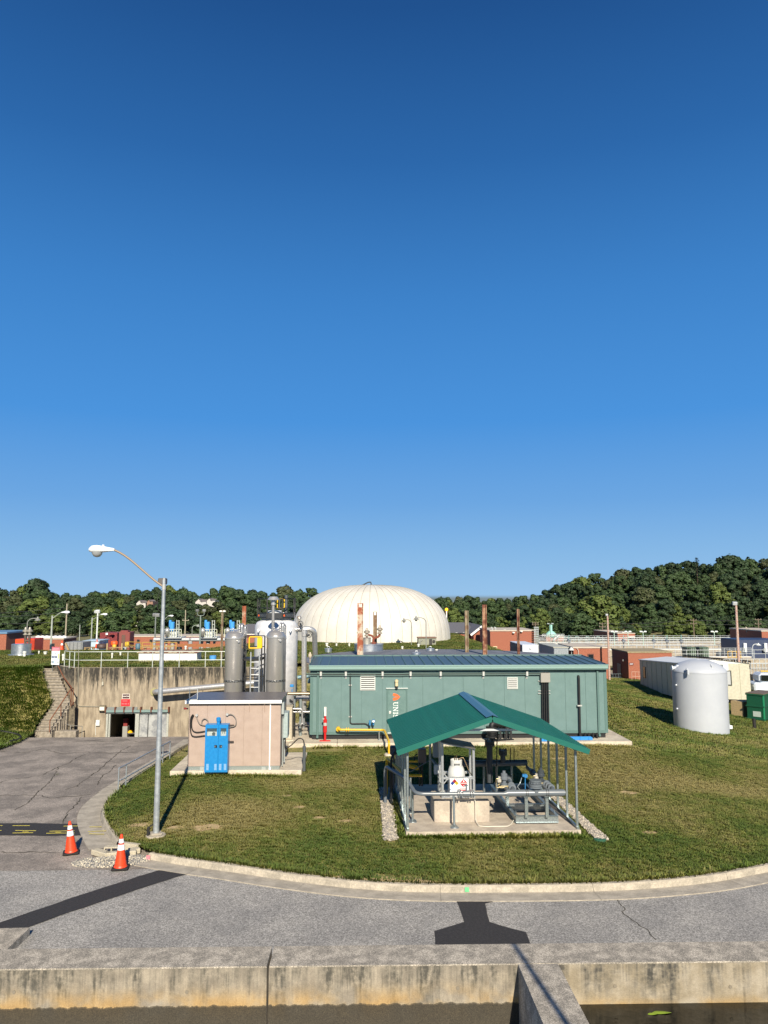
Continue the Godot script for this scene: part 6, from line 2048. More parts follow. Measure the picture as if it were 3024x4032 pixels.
	for k in 14:
		b = B.new()
		var yy := 0.7 + k * 0.28
		if yy < dk + 0.1: b.tube([V3(Z(985, 2740, 35.24).x, yy, -35.24), V3(Z(1019, 2740, 35.24).x, yy, -35.24)], 0.016, 6)
		if yy < dk + 0.1: part(ld, "rung", b, pm("d5d9da", 0.35, 0.5))

func ladder_rails(x0: float, x1: float, y0: float, y1: float, z: float) -> B:
	var b := B.new()
	for x in [x0, x1]: b.box(V3(x - 0.025, y0, z - 0.03), V3(x + 0.025, y1, z + 0.03))
	return b

func make_shelter():
	var galv := nmat("galv_steel", "8b9597", "a3acad", 0.6, 0.03, 0.38, 0.75, 0.04)
	var con := nmat("slab_concrete", "a3988a", "b8ad9c", 2.2, 0.012, 0.9, 0.0, 0.05, 1.2)
	var green := nmat("green_sheet", "0b463d", "0e4d43", 2.0, 0.02, 0.34, 0.0, 0.03)
	var grey := pm("636a70", 0.3)
	var dgrey := pm("555c61", 0.35)
	var black := pm("17181a", 0.5)
	var T := 0.36          # top of the slab
	var turn := deg_to_rad(0.8)
	var s0 := G(1598, 3272, T); var s1 := G(2291, 3272, T)
	var zf := (s0.z + s1.z) / 2
	var zb := -27.98
	var b := B.new()
	var shift := -0.075
	b.prism(PackedVector2Array([Vector2(s0.x, zf), Vector2(s1.x, zf), Vector2(s1.x + shift, zb), Vector2(s0.x + shift, zb)]), 0.0, T)
	struct("shelter_slab", b, con)
	# frame and roof
	var th := thing("shelter", "open steel shelter with a green ribbed gable roof over grey gas pipework", "shelter", "", V3((s0.x + s1.x) / 2, T, (zf + zb) / 2))
	var fz := -22.31
	var bz := -27.82
	var rl := Z(1563, 2957, 22.31); var rr := Z(2321, 2953, 22.31); var rt := Z(1939, 2823, 22.31)
	var eave := (rl.y + rr.y) / 2
	var np := 26
	var SH := func(z: float) -> float: return shift * (z - fz) / (bz - fz)
	for side in [-1, 1]:
		var e: Vector3 = rl if side < 0 else rr
		var lowy := eave
		# ribbed sheets: each a strip with its own rib
		for k in np:
			b = B.new()
			var z0 := lerpf(fz, bz, float(k) / np); var z1 := lerpf(fz, bz, (k + 1.0) / np)
			var up := (V3(e.x, lowy, 0) - V3(rt.x, rt.y, 0)).cross(V3(0, 0, 1)).normalized()
			if up.y < 0: up = -up
			var A := func(z: float, h: float, ridge: bool) -> Vector3: return (V3(rt.x + SH.call(z), rt.y, z) if ridge else V3(e.x + SH.call(z), lowy, z)) + up * h
			var zs := [[0.0, 0.0], [0.5, 0.0], [0.62, 0.028], [0.85, 0.028], [1.0, 0.0]]
			for q in zs.size() - 1:
				var za := lerpf(z0, z1, zs[q][0]); var zc := lerpf(z0, z1, zs[q + 1][0])
				b.q(A.call(za, zs[q][1], true), A.call(zc, zs[q + 1][1], true), A.call(zc, zs[q + 1][1], false), A.call(za, zs[q][1], false), up)
			part(th, "roof_sheet", b, green)
		b = B.new()
		b.bar(V3(rt.x, rt.y - 0.055, fz + 0.012), V3(e.x, lowy - 0.055, fz + 0.012), 0.02, 0.15, Vector3.UP)
		part(th, "barge_board", b, pm("1c5f54", 0.35))
		b = B.new()
		b.bar(V3(rt.x + shift, rt.y - 0.07, bz), V3(e.x + shift, lowy - 0.07, bz), 0.02, 0.12, Vector3.UP)
		part(th, "back_board", b, green)
		# eave beam, rafters, posts, sill
		var px := s0.x + 0.06 if side < 0 else s1.x - 0.06
		var ptop := lerpf(lowy, rt.y, absf(px - e.x) / absf(rt.x - e.x)) - 0.1
		b = B.new()
		b.bar(V3(px, ptop - 0.03, fz - 0.2), V3(px + shift, ptop - 0.03, bz + 0.2), 0.06, 0.1)
		part(th, "eave_beam", b, galv)
		b = B.new()
		b.bar(V3(px, T + 0.035, zf - 0.06), V3(px + shift, T + 0.035, zb + 0.1), 0.07, 0.07)
		part(th, "sill", b, galv)
		for k in 6:
			var z := lerpf(-22.62, -27.66, k / 5.0)
			b = B.new()
			b.box(V3(px - 0.032 + SH.call(z), T, z - 0.032), V3(px + 0.032 + SH.call(z), ptop, z + 0.032), 0.006)
			part(th, "post", b, galv)
			b = B.new()
			b.bar(V3(px + SH.call(z), ptop - 0.02, z), V3(rt.x + SH.call(z), rt.y - 0.13, z), 0.05, 0.07)
			part(th, "rafter", b, galv)
	b = B.new()
	for side in [-1, 1]:
		var e: Vector3 = rl if side < 0 else rr
		var dn := (V3(e.x, eave, 0) - V3(rt.x, rt.y, 0)).normalized()
		b.q(V3(rt.x, rt.y + 0.05, fz + 0.03), V3(rt.x + shift, rt.y + 0.05, bz - 0.03), V3(rt.x + shift, rt.y + 0.05, bz - 0.03) + dn * 0.19, V3(rt.x, rt.y + 0.05, fz + 0.03) + dn * 0.19, Vector3.UP)
	part(th, "ridge_cap", b, nmat("ridge_blue", "3f6474", "486e7e", 1.0, 0.03, 0.35, 0.1))
	b = B.new()
	b.bar(V3(rt.x - 1.0, rt.y - 0.42, -22.67), V3(rt.x + 1.0, rt.y - 0.42, -22.67), 0.05, 0.06)
	part(th, "tie_beam", b, pm("c9ced0", 0.35, 0.3))
	# plinth with the odorant tank
	var p0 := G(1710, 3239, T); var p1 := G(1930, 3239, T)
	b = B.new()
	b.box(V3(p0.x, T - 0.02, -24.54), V3(p1.x, 0.98, p0.z), 0.025)
	one("concrete_plinth", "pale concrete plinth under the odorant tank in the shelter", "plinth", b, con)
	var alu := pm("c2c6c8", 0.3, 0.7)
	var O := func(px: float, py: float, d := 23.76) -> Vector3: return Z(px, py, d)
	var od := thing("odorant_tank", "white odorant tank in an aluminium frame with hazard placards", "tank", "", V3(O.call(1806, 3147).x, 0.98, -23.97))
	var fx0: float = O.call(1741, 3100).x; var fx1: float = O.call(1864, 3100).x
	var fy: float = 0.98
	var tl: float = O.call(1742, 2922).y; var tr: float = O.call(1864, 2946).y
	for a in [[fx0, -23.66, tl], [fx1, -23.66, tr], [fx0, -24.39, tl], [fx1, -24.39, tr]]:
		b = B.new()
		b.box(V3(a[0] - 0.034, fy, a[1] - 0.034), V3(a[0] + 0.034, a[2], a[1] + 0.034))
		part(od, "frame_post", b, alu)
	for z in [-23.66, -24.39]:
		b = B.new()
		b.bar(V3(fx0 - 0.04, tl, z), V3(fx1 + 0.04, tr, z), 0.04, 0.05); b.bar(V3(fx0, O.call(1800, 3060).y, z), V3(fx1, O.call(1800, 3060).y, z), 0.04, 0.07); b.bar(V3(fx0, fy + 0.03, z), V3(fx1, fy + 0.03, z), 0.04, 0.05)
		b.bar(V3(fx0, O.call(1800, 3060).y + 0.18, z), V3(fx0 + 0.16, O.call(1800, 3060).y, z), 0.03, 0.03); b.bar(V3(fx0, O.call(1800, 3060).y - 0.2, z), V3(fx0 + 0.18, O.call(1800, 3060).y, z), 0.03, 0.03)
		part(od, "cross_rail", b, alu)
	b = B.new()
	b.obox(V3((fx0 + fx1) / 2, (tl + tr) / 2 + 0.035, -24.02), V3(fx1 - fx0 + 0.12, 0.02, 1.0), Basis(Vector3.BACK, atan2(tr - tl, fx1 - fx0)))
	part(od, "frame_roof", b, pm("6d6a62", 0.45, 0.5))
	var white := pm("bfc1bf", 0.35)
	var oc := V3(O.call(1801, 3040).x, 0.98, -24.02)
	b = B.new()
	var ny: float = O.call(1801, 3022).y - 0.98
	b.lathe([Vector2(0.26, 0.06), Vector2(0.27, ny - 0.4), Vector2(0.265, ny - 0.22), Vector2(0.24, ny - 0.1), Vector2(0.19, ny), Vector2(0.185, ny + 0.0)], 26, Transform3D(Basis.IDENTITY, oc), true)
	part(od, "shell", b, white)
	b = B.new()
	b.lathe([Vector2(0.18, ny - 0.03), Vector2(0.18, ny + 0.17), Vector2(0.165, ny + 0.19), Vector2(0.165, ny + 0.1), Vector2(0, ny + 0.1)], 24, Transform3D(Basis.IDENTITY, oc))
	var cl := part(od, "collar", b, white)
	b = B.new()
	for s in [-0.06, 0.0, 0.06]: b.bar(oc + V3(s - 0.02, ny + 0.07, 0.185), oc + V3(s + 0.02, ny + 0.07, 0.185), 0.01, 0.05)
	part(cl, "marking", b, black)
	b = B.new()
	for s in [[-0.05, 0.1, 0.28], [0.05, 0.08, 0.24], [0.0, 0.03, 0.33]]: b.tube([oc + V3(s[0], ny + 0.1, s[1]), oc + V3(s[0] * 1.4, ny + s[2], s[1])], 0.014, 6)
	b.tube(round_path([oc + V3(0.05, ny + 0.2, 0), oc + V3(0.22, ny + 0.25, 0), oc + V3(0.38, ny - 0.15, 0.1), oc + V3(0.45, ny - 0.25, 0.1)], 0.06), 0.012, 6)
	b.tube([oc + V3(-0.3, ny - 0.3, 0.2), oc + V3(0.42, ny - 0.3, 0.2)], 0.015, 6)
	part(od, "fitting", b, pm("7d6c52", 0.35, 0.7))
	# placard board
	var q0: Vector3 = O.call(1772, 3136, 23.61); var q1: Vector3 = O.call(1845, 3066, 23.61)
	b = B.new()
	b.box(V3(q0.x, q0.y, -23.62), V3(q1.x, q1.y, -23.61))
	var bd := part(od, "placard_board", b, pm("e3e5e4", 0.5))
	var nf: Vector3 = O.call(1790, 3084, 23.60)
	var h := 0.088
	for a in [[0, 1, "a81f28", "3"], [-1, 0, "1c3f9c", "2"], [1, 0, "e0c21c", "0"], [0, -1, "f2f2f0", ""]]:
		b = B.new()
		b.obox(nf + V3(a[0] * h, a[1] * h, 0) * 0.72, V3(h, h, 0.004), Basis(Vector3.BACK, PI / 4))
		var dm := part(bd, "hazard_field", b, pm(a[2], 0.5))
		if a[3] != "": words(dm, "lettering", a[3], 0.08, pm("16161a", 0.5), Transform3D(Basis.IDENTITY, nf + V3(a[0] * h, a[1] * h, 0) * 0.72 + V3(0, 0, 0.003)), 0.002)
	var fl: Vector3 = O.call(1826, 3084, 23.60)
	b = B.new()
	b.obox(fl, V3(0.178, 0.178, 0.004), Basis(Vector3.BACK, PI / 4))
	var fd := part(bd, "flammable_placard", b, pm("a02024", 0.5))
	words(fd, "lettering", "FLAMMABLE", 0.032, pm("f2eeec", 0.5), Transform3D(Basis.IDENTITY, fl + V3(0, 0, 0.003)), 0.002)
	words(fd, "lettering", "3", 0.04, pm("f2eeec", 0.5), Transform3D(Basis.IDENTITY, fl + V3(0, -0.08, 0.003)), 0.002)
	b = B.new()
	b.t3(fl + V3(-0.025, 0.04, 0.004), fl + V3(0.025, 0.04, 0.004), fl + V3(0, 0.1, 0.004), Vector3.BACK)
	part(fd, "flame_symbol", b, pm("f2eeec", 0.5))
	b = B.new()
	var m0: Vector3 = O.call(1774, 3122, 23.60); var m1: Vector3 = O.call(1807, 3104, 23.60)
	b.box(V3(m0.x, m0.y, m0.z), V3(m1.x, m1.y, m0.z + 0.003))
	var ml := part(bd, "contents_label", b, pm("eef0ee", 0.5))
	words(ml, "lettering", "MERCAPTAN", 0.036, pm("2a4a78", 0.5), Transform3D(Basis.IDENTITY, (m0 + m1) / 2 + V3(0, 0.03, 0.004)), 0.002)
	words(ml, "lettering", "ODORANT", 0.036, pm("2a4a78", 0.5), Transform3D(Basis.IDENTITY, (m0 + m1) / 2 + V3(0, -0.03, 0.004)), 0.002)
	b = B.new()
	b.box(O.call(1810, 3113, 23.60), O.call(1833, 3104, 23.60) + V3(0, 0, 0.003))
	var dg := part(bd, "danger_label", b, pm("c81e22", 0.5))
	words(dg, "lettering", "DANGER", 0.035, pm("f2eeec", 0.5), Transform3D(Basis.IDENTITY, O.call(1821, 3108, 23.59)), 0.002)

	# front gas line: riser, elbow, ball valve, receiver
	var fp := thing("front_gas_line", "grey painted gas line with flanged valve crossing the shelter front", "pipework", "", G(1789, 3257, T))
	var D := 22.98
	var ri := G(1517, 3170, 0.28)
	var ry := hz(3068, 23.82)
	b = B.new()
	var y1 := hz(3126, D)
	b.tube(round_path([V3(ri.x, 0.1, ri.z), V3(ri.x, ry, ri.z), Z(1600, 3067, 24.13), Z(1638, 3126, D), Z(2000, 3126, D)], 0.22, 7), 0.056, 14)
	part(fp, "pipe", b, grey)
	b = B.new()
	var R := 0.098
	b.tube([Z(1985, 3126, D), Z(2000, 3123, D), Z(2216, 3121, D), Z(2222, 3121, D), Z(2226, 3121, D)], [0.056, R, R, R * 0.92, R * 0.5], 20)
	part(fp, "receiver", b, grey)
	for px in [2069.0, 2076, 2149, 2157]:
		b = B.new()
		b.disc_on(Z(px, 3122, D), V3(1, 0, 0), R + 0.006, 0.014, 20)
		part(fp, "u_bolt", b, black)
	for a in [[1802, 0.118, 0.03], [1810, 0.118, 0.03], [1822, 0.09, 0.2], [1852, 0.118, 0.03], [1861, 0.118, 0.03]]:
		b = B.new()
		b.disc_on(Z(a[0], 3125, D), V3(1, 0, 0), a[1], a[2], 18)
		part(fp, "flange", b, grey)
	b = B.new()
	b.tube([Z(1836, 3125, D), Z(1836, 3098, D)], 0.025, 8); b.bar(Z(1829, 3093, D), Z(1842, 3093, D), 0.03, 0.03); b.tube([Z(1836, 3096, D), Z(1836, 3090, D)], 0.04, 8)
	part(fp, "valve_stem", b, grey)
	for a in [[1789.0, 3257.0, D], [1625.0, 3235.0, 23.45], [1617.0, 3200.0, 24.23]]:
		b = B.new()
		var f := G(a[0], a[1], T)
		var ty: float = y1 - 0.05 if a[0] > 1700 else (y1 - 0.02 if a[0] > 1620 else ry - 0.1)
		b.tube([f, V3(f.x, ty, f.z if a[0] < 1700 else -D)], 0.034, 10)
		b.lathe([Vector2(0, 0), Vector2(0.17, 0), Vector2(0.16, 0.02), Vector2(0.05, 0.07), Vector2(0.045, 0.08)], 4, Transform3D(Basis(Vector3.UP, PI / 4), f))
		part(fp, "support", b, galv)
	# yellow line beside it
	b = B.new()
	var yr := G(1524, 3150, 0.28) + V3(0, 0, -0.35)
	b.tube(round_path([V3(yr.x, 0.1, yr.z), V3(yr.x, hz(3053, 24.13), yr.z), Z(1600, 3053, 24.75), Z(1660, 3053, 24.86)], 0.14, 6), 0.045, 12)
	one("yellow_branch_pipe", "short yellow gas pipe rising beside the grey riser at the shelter", "pipe", b, pm("c9a21e", 0.4))
	b = B.new()
	var kp := Z(1540, 3000, 25.38)
	b.tube(round_path([V3(kp.x, 0.2, kp.z), V3(kp.x, hz(2990, 25.38), kp.z), V3(kp.x + 0.08, hz(2965, 25.38), kp.z), V3(kp.x + 0.25, hz(2945, 25.38), kp.z)], 0.1), 0.035, 8)
	b.tube([V3(kp.x, 0.9, kp.z), V3(kp.x, 1.45, kp.z)], 0.055, 10)
	one("black_cable_riser", "black cable riser standing beside the shelter's left posts", "riser", b, black)
	b = B.new()
	b.box(Z(1536, 2975, 26.62), Z(1562, 2940, 26.62) + V3(0, 0, -0.3), 0.04); b.tube([V3(Z(1550, 2980, 26.73).x, 0.3, -26.73), Z(1550, 2974, 26.73)], 0.03, 8)
	one("meter_box", "dark rounded meter box on a post at the shelter's rear corner", "box", b, pm("4a4c54", 0.5))

	# skid with regulators
	var sk := thing("regulator_skid", "galvanised skid carrying grey pressure regulators and flanged valves", "skid", "", G(2110, 3239, T))
	var k0 := G(2031, 3240, T + 0.03); var k1 := G(2200, 3240, T + 0.03)
	var back := -26.94
	var hgt := 0.2
	var beam := func(a: Vector3, e: Vector3):
		b = B.new()
		b.bar(a, e, 0.012, hgt - 0.02); b.bar(a + Vector3.UP * (hgt / 2 - 0.005), e + Vector3.UP * (hgt / 2 - 0.005), 0.1, 0.012); b.bar(a - Vector3.UP * (hgt / 2 - 0.005), e - Vector3.UP * (hgt / 2 - 0.005), 0.1, 0.012)
		part(sk, "beam", b, galv)
	var by := T + 0.03 + hgt / 2
	beam.call(V3(k0.x, by, k0.z), V3(k1.x, by, k0.z))
	beam.call(V3(k0.x + 0.02, by - 0.004, k0.z - 0.06), V3(k0.x + 0.02 + shift, by - 0.004, back))
	beam.call(V3(k1.x - 0.02, by - 0.004, k0.z - 0.06), V3(k1.x - 0.02 + shift, by - 0.004, back))
	beam.call(V3(k0.x + 0.08, by, -24.44), V3(k1.x - 0.08, by, -24.44))
	beam.call(V3(k0.x + 0.08, by, back), V3(k1.x - 0.08, by, back))
	for a in [[k0.x + 0.05, k0.z - 0.2], [k1.x - 0.05, k0.z - 0.2], [k0.x + 0.05, back + 0.1], [k1.x - 0.05, back + 0.1]]:
		b = B.new()
		b.box(V3(a[0] - 0.08, T, a[1] - 0.08), V3(a[0] + 0.08, T + 0.03, a[1] + 0.08)); b.tube([V3(a[0], T, a[1]), V3(a[0], T + 0.32, a[1])], 0.012, 6)
		part(sk, "anchor", b, galv)
	for px in [2072.0, 2153.0]:
		b = B.new()
		var x := Z(px, 3150, D + 0.05).x
		b.box(V3(x - 0.045, by + 0.08, -D - 0.12), V3(x + 0.045, y1 - 0.11, -D - 0.02)); b.box(V3(x - 0.09, y1 - 0.12, -D - 0.14), V3(x + 0.09, y1 - 0.1, -D + 0.06))
		part(sk, "pipe_stand", b, galv)
	b = B.new()
	b.box(V3(Z(1997, 3150, 24.13).x - 0.05, by + 0.08, -24.18), V3(Z(1997, 3150, 24.13).x + 0.05, hz(3120, 24.13), -24.08))
	part(sk, "pipe_stand", b, galv)
	# big flanged valve on the receiver
	var bv := Z(2108, 3098, D)
	for a in [[0.0, 0.19, 0.045], [0.055, 0.19, 0.05], [0.115, 0.15, 0.06], [0.18, 0.17, 0.04]]:
		b = B.new()
		b.cyl(bv + V3(0, a[0] - 0.02, 0), a[1], a[2], 22)
		part(sk, "flange", b, grey)
	b = B.new()
	b.tube([Z(2110, 3120, D), bv + V3(0, 0.0, 0)], [0.11, 0.08], 14)
	part(sk, "neck", b, grey)
	b = B.new()
	for k in 12: b.tube([bv + V3(cos(TAU * k / 12) * 0.165, 0.1, sin(TAU * k / 12) * 0.165), bv + V3(cos(TAU * k / 12) * 0.165, 0.15, sin(TAU * k / 12) * 0.165)], 0.014, 6)
	part(sk, "stud", b, grey)
	# regulators
	for a in [[1985.0, 3079.0, 23.61, "grey"], [2130.0, 3067.0, 23.82, "dark"]]:
		var rg := Z(a[0], a[1], a[2])
		b = B.new()
		b.lathe([Vector2(0.06, -0.16), Vector2(0.1, -0.14), Vector2(0.1, -0.04), Vector2(0.06, -0.02), Vector2(0.06, 0.06), Vector2(0.115, 0.08), Vector2(0.115, 0.14), Vector2(0.1, 0.16), Vector2(0.1, 0.24), Vector2(0.05, 0.27), Vector2(0.045, 0.33), Vector2(0, 0.335)], 20, Transform3D(Basis.IDENTITY, rg))
		part(sk, "regulator", b, grey if a[3] == "grey" else pm("3c4247", 0.35))
		b = B.new()
		b.box(rg + V3(-0.22, 0.0, 0.05), rg + V3(-0.1, 0.1, 0.12), 0.02); b.disc_on(rg + V3(-0.16, 0.08, 0.08), V3(0, 1, 0), 0.04, 0.1, 10)
		part(sk, "pilot", b, pm("c8c2b4", 0.35, 0.4))
		b = B.new()
		for q in [[-0.26, 0.12, -0.26, -0.14, 0.1, -0.14], [-0.2, -0.04, -0.2, -0.1, 0.2, -0.1]]: b.tube(round_path([rg + V3(-0.16, q[1], 0.1), rg + V3(q[0], q[1], 0.1), rg + V3(q[2], q[3], 0.1), rg + V3(q[4], q[5], 0.1), rg + V3(q[4], q[5] - 0.1, 0.1)], 0.03), 0.009, 6)
		part(sk, "impulse_tube", b, pm("c9b98c", 0.3, 0.7))
		b = B.new()
		b.tube([rg + V3(0.02, -0.16, 0), V3(rg.x + 0.05, y1, -D - 0.15)], 0.05, 10)
		part(sk, "branch", b, grey)
	# run lines from the receiver to the back header
	for a in [[2020.0, 3105.0, 1990.0, 3050.0], [2175.0, 3105.0, 2075.0, 3022.0]]:
		b = B.new()
		var r0 := Z(a[0], a[1], D + 0.15); var r1 := Z(a[2], a[3], 25.90)
		b.tube([Z(a[0], 3121, D), r0, r1], 0.06, 12)
		part(sk, "run_pipe", b, dgrey)
		for k in [0.03, 0.12, 0.2, 0.55, 0.75]:
			b = B.new()
			b.disc_on(r0.lerp(r1, k), r1 - r0, 0.105, 0.04, 16)
			part(sk, "flange", b, grey if k < 0.3 else dgrey)
	b = B.new()
	b.tube([Z(1820, 3007, 26.00), Z(2075, 3003, 26.00)], 0.1, 16)
	part(sk, "back_header", b, dgrey)
	for a in [[1928.0, 2926.0, 25.58, 0.16, 3080.0], [1980.0, 2962.0, 25.90, 0.14, 3003.0]]:
		b = B.new()
		var f := Z(a[0], a[1], a[2])
		b.tube([f, Z(a[0], a[4], a[2])], a[3] * 0.62, 14)
		b.cyl(f, a[3], 0.07, 20); b.cyl(f + Vector3.DOWN * 0.09, a[3], 0.07, 20)
		for k in 10: b.tube([f + V3(cos(TAU * k / 10) * a[3] * 0.85, -0.1, sin(TAU * k / 10) * a[3] * 0.85), f + V3(cos(TAU * k / 10) * a[3] * 0.85, 0.12, sin(TAU * k / 10) * a[3] * 0.85)], 0.014, 6)
		part(sk, "filter", b, pm("3d4246", 0.4))
	for px in [1905.0, 1955, 2014]:
		b = B.new()
		b.tube([V3(Z(px, 3003, 26.00).x, by, -26.00), Z(px, 3005, 26.00)], 0.04, 8)
		part(sk, "header_stand", b, galv)
	b = B.new()
	b.tube([Z(1955, 3060, 24.86), Z(1958, 2860, 24.86)], 0.018, 6); b.tube([Z(2010, 3000, 25.79), Z(2010, 2945, 25.79)], 0.014, 6); b.tube([Z(2024, 3000, 25.79), Z(2024, 2945, 25.79)], 0.012, 6); b.tube([Z(1920, 3080, 24.75), Z(1914, 2985, 24.75)], 0.014, 6)
	part(sk, "gauge_line", b, black)
	b = B.new()
	b.disc_on(Z(2068, 3053, 23.50), V3(0, 0, 1), 0.055, 0.1, 12); b.tube([Z(2068, 3058, 23.50), Z(2068, 3110, 23.19)], 0.014, 6); b.box(Z(2055, 3056, 23.50), Z(2066, 3050, 23.40))
	part(sk, "blue_gauge", b, pm("2d72a8", 0.4))
	b = B.new()
	b.tube(smooth_line([Z(2054, 3062, 23.40), Z(2048, 3082, 23.40), Z(2038, 3098, 23.30), Z(2046, 3108, 23.19)], 4), 0.014, 6)
	part(sk, "flex_hose", b, pm("a8b3b6", 0.35, 0.5))
	# analyser stand at the back left
	var an := thing("analyser_stand", "grey analyser cabinets and valves on posts at the shelter's back left", "analyser", "", V3(Z(1715, 3050, 25.90).x, T, -25.90))
	var ab := func(l: float, r: float, t: float, bt: float, d: float, dz: float, m: Material, nme: String):
		b = B.new()
		b.box(Z(l, bt, d) + V3(0, 0, -dz), Z(r, t, d), 0.01)
		part(an, nme, b, m)
	ab.call(1706, 1731, 2918, 2983, 25.90, 0.25, pm("9aa0a4", 0.45), "cabinet")
	ab.call(1710, 1731, 3012, 3050, 24.86, 0.14, pm("c9cccb", 0.45), "control_box")
	ab.call(1648, 1678, 2950, 3005, 26.31, 0.3, pm("6f625a", 0.5), "regulator_stack")
	ab.call(1690, 1698, 2915, 3090, 26.00, 0.08, galv, "post")
	ab.call(1724, 1730, 3048, 3115, 24.91, 0.05, galv, "post")
	b = B.new()
	b.tube([Z(1645, 2997, 26.21), Z(1600, 2997, 26.21)], 0.045, 10); b.tube(round_path([Z(1612, 3016, 25.38), Z(1640, 3022, 25.38), Z(1640, 3030, 25.38)], 0.06), 0.07, 10)
	part(an, "yellow_pipe", b, pm("c9a21e", 0.4))
	b = B.new()
	b.tube([Z(1652, 3005, 26.31), Z(1652, 3095, 26.31)], 0.03, 8); b.tube([Z(1662, 3005, 26.31), Z(1662, 3095, 26.31)], 0.03, 8); b.tube(round_path([Z(1632, 2994, 25.79), Z(1634, 2975, 25.79), Z(1645, 2968, 25.79)], 0.1), 0.02, 6)
	part(an, "leg", b, black)
	b = B.new()
	b.bar(Z(1613, 3040, 24.86), Z(1690, 2995, 25.48), 0.02, 0.02)
	b.tube([Z(1700, 2990, 25.48), Z(1716, 3010, 25.38)], 0.05, 8)
	part(an, "impulse_tube", b, pm("8a8d8c", 0.4, 0.5))
	# thin conduit on the slab
	b = B.new()
	var cd := []
	for a in [[1868, 3145, 0.98], [1872, 3158, 0.97], [1873, 3230, 0.42]]: cd.append(Z(a[0], a[1], 23.28))
	cd.append(G(1885, 3252, T + 0.015)); cd.append(G(1912, 3255, T + 0.015)); cd.append(G(2000, 3253, T + 0.015)); cd.append(G(2012, 3246, T + 0.015)); cd.append(G(2022, 3230, T + 0.06))
	b.tube(round_path(cd, 0.06), 0.014, 6)
	one("slab_conduit", "thin white conduit running from plinth to skid across the slab", "conduit", b, pm("c9c4b4", 0.5))
	b = B.new()
	var lidp := G(2362, 3311, 0.2)
	lidp.y = lawn_h(lidp.x, lidp.z)
	b.lathe([Vector2(0.17, -0.05), Vector2(0.17, 0.045), Vector2(0.14, 0.06), Vector2(0, 0.065)], 18, Transform3D(Basis.IDENTITY, lidp))
	one("valve_chamber", "round dark green valve chamber top at the end of gravel strip", "valve chamber", b, pm("2f5a44", 0.6))

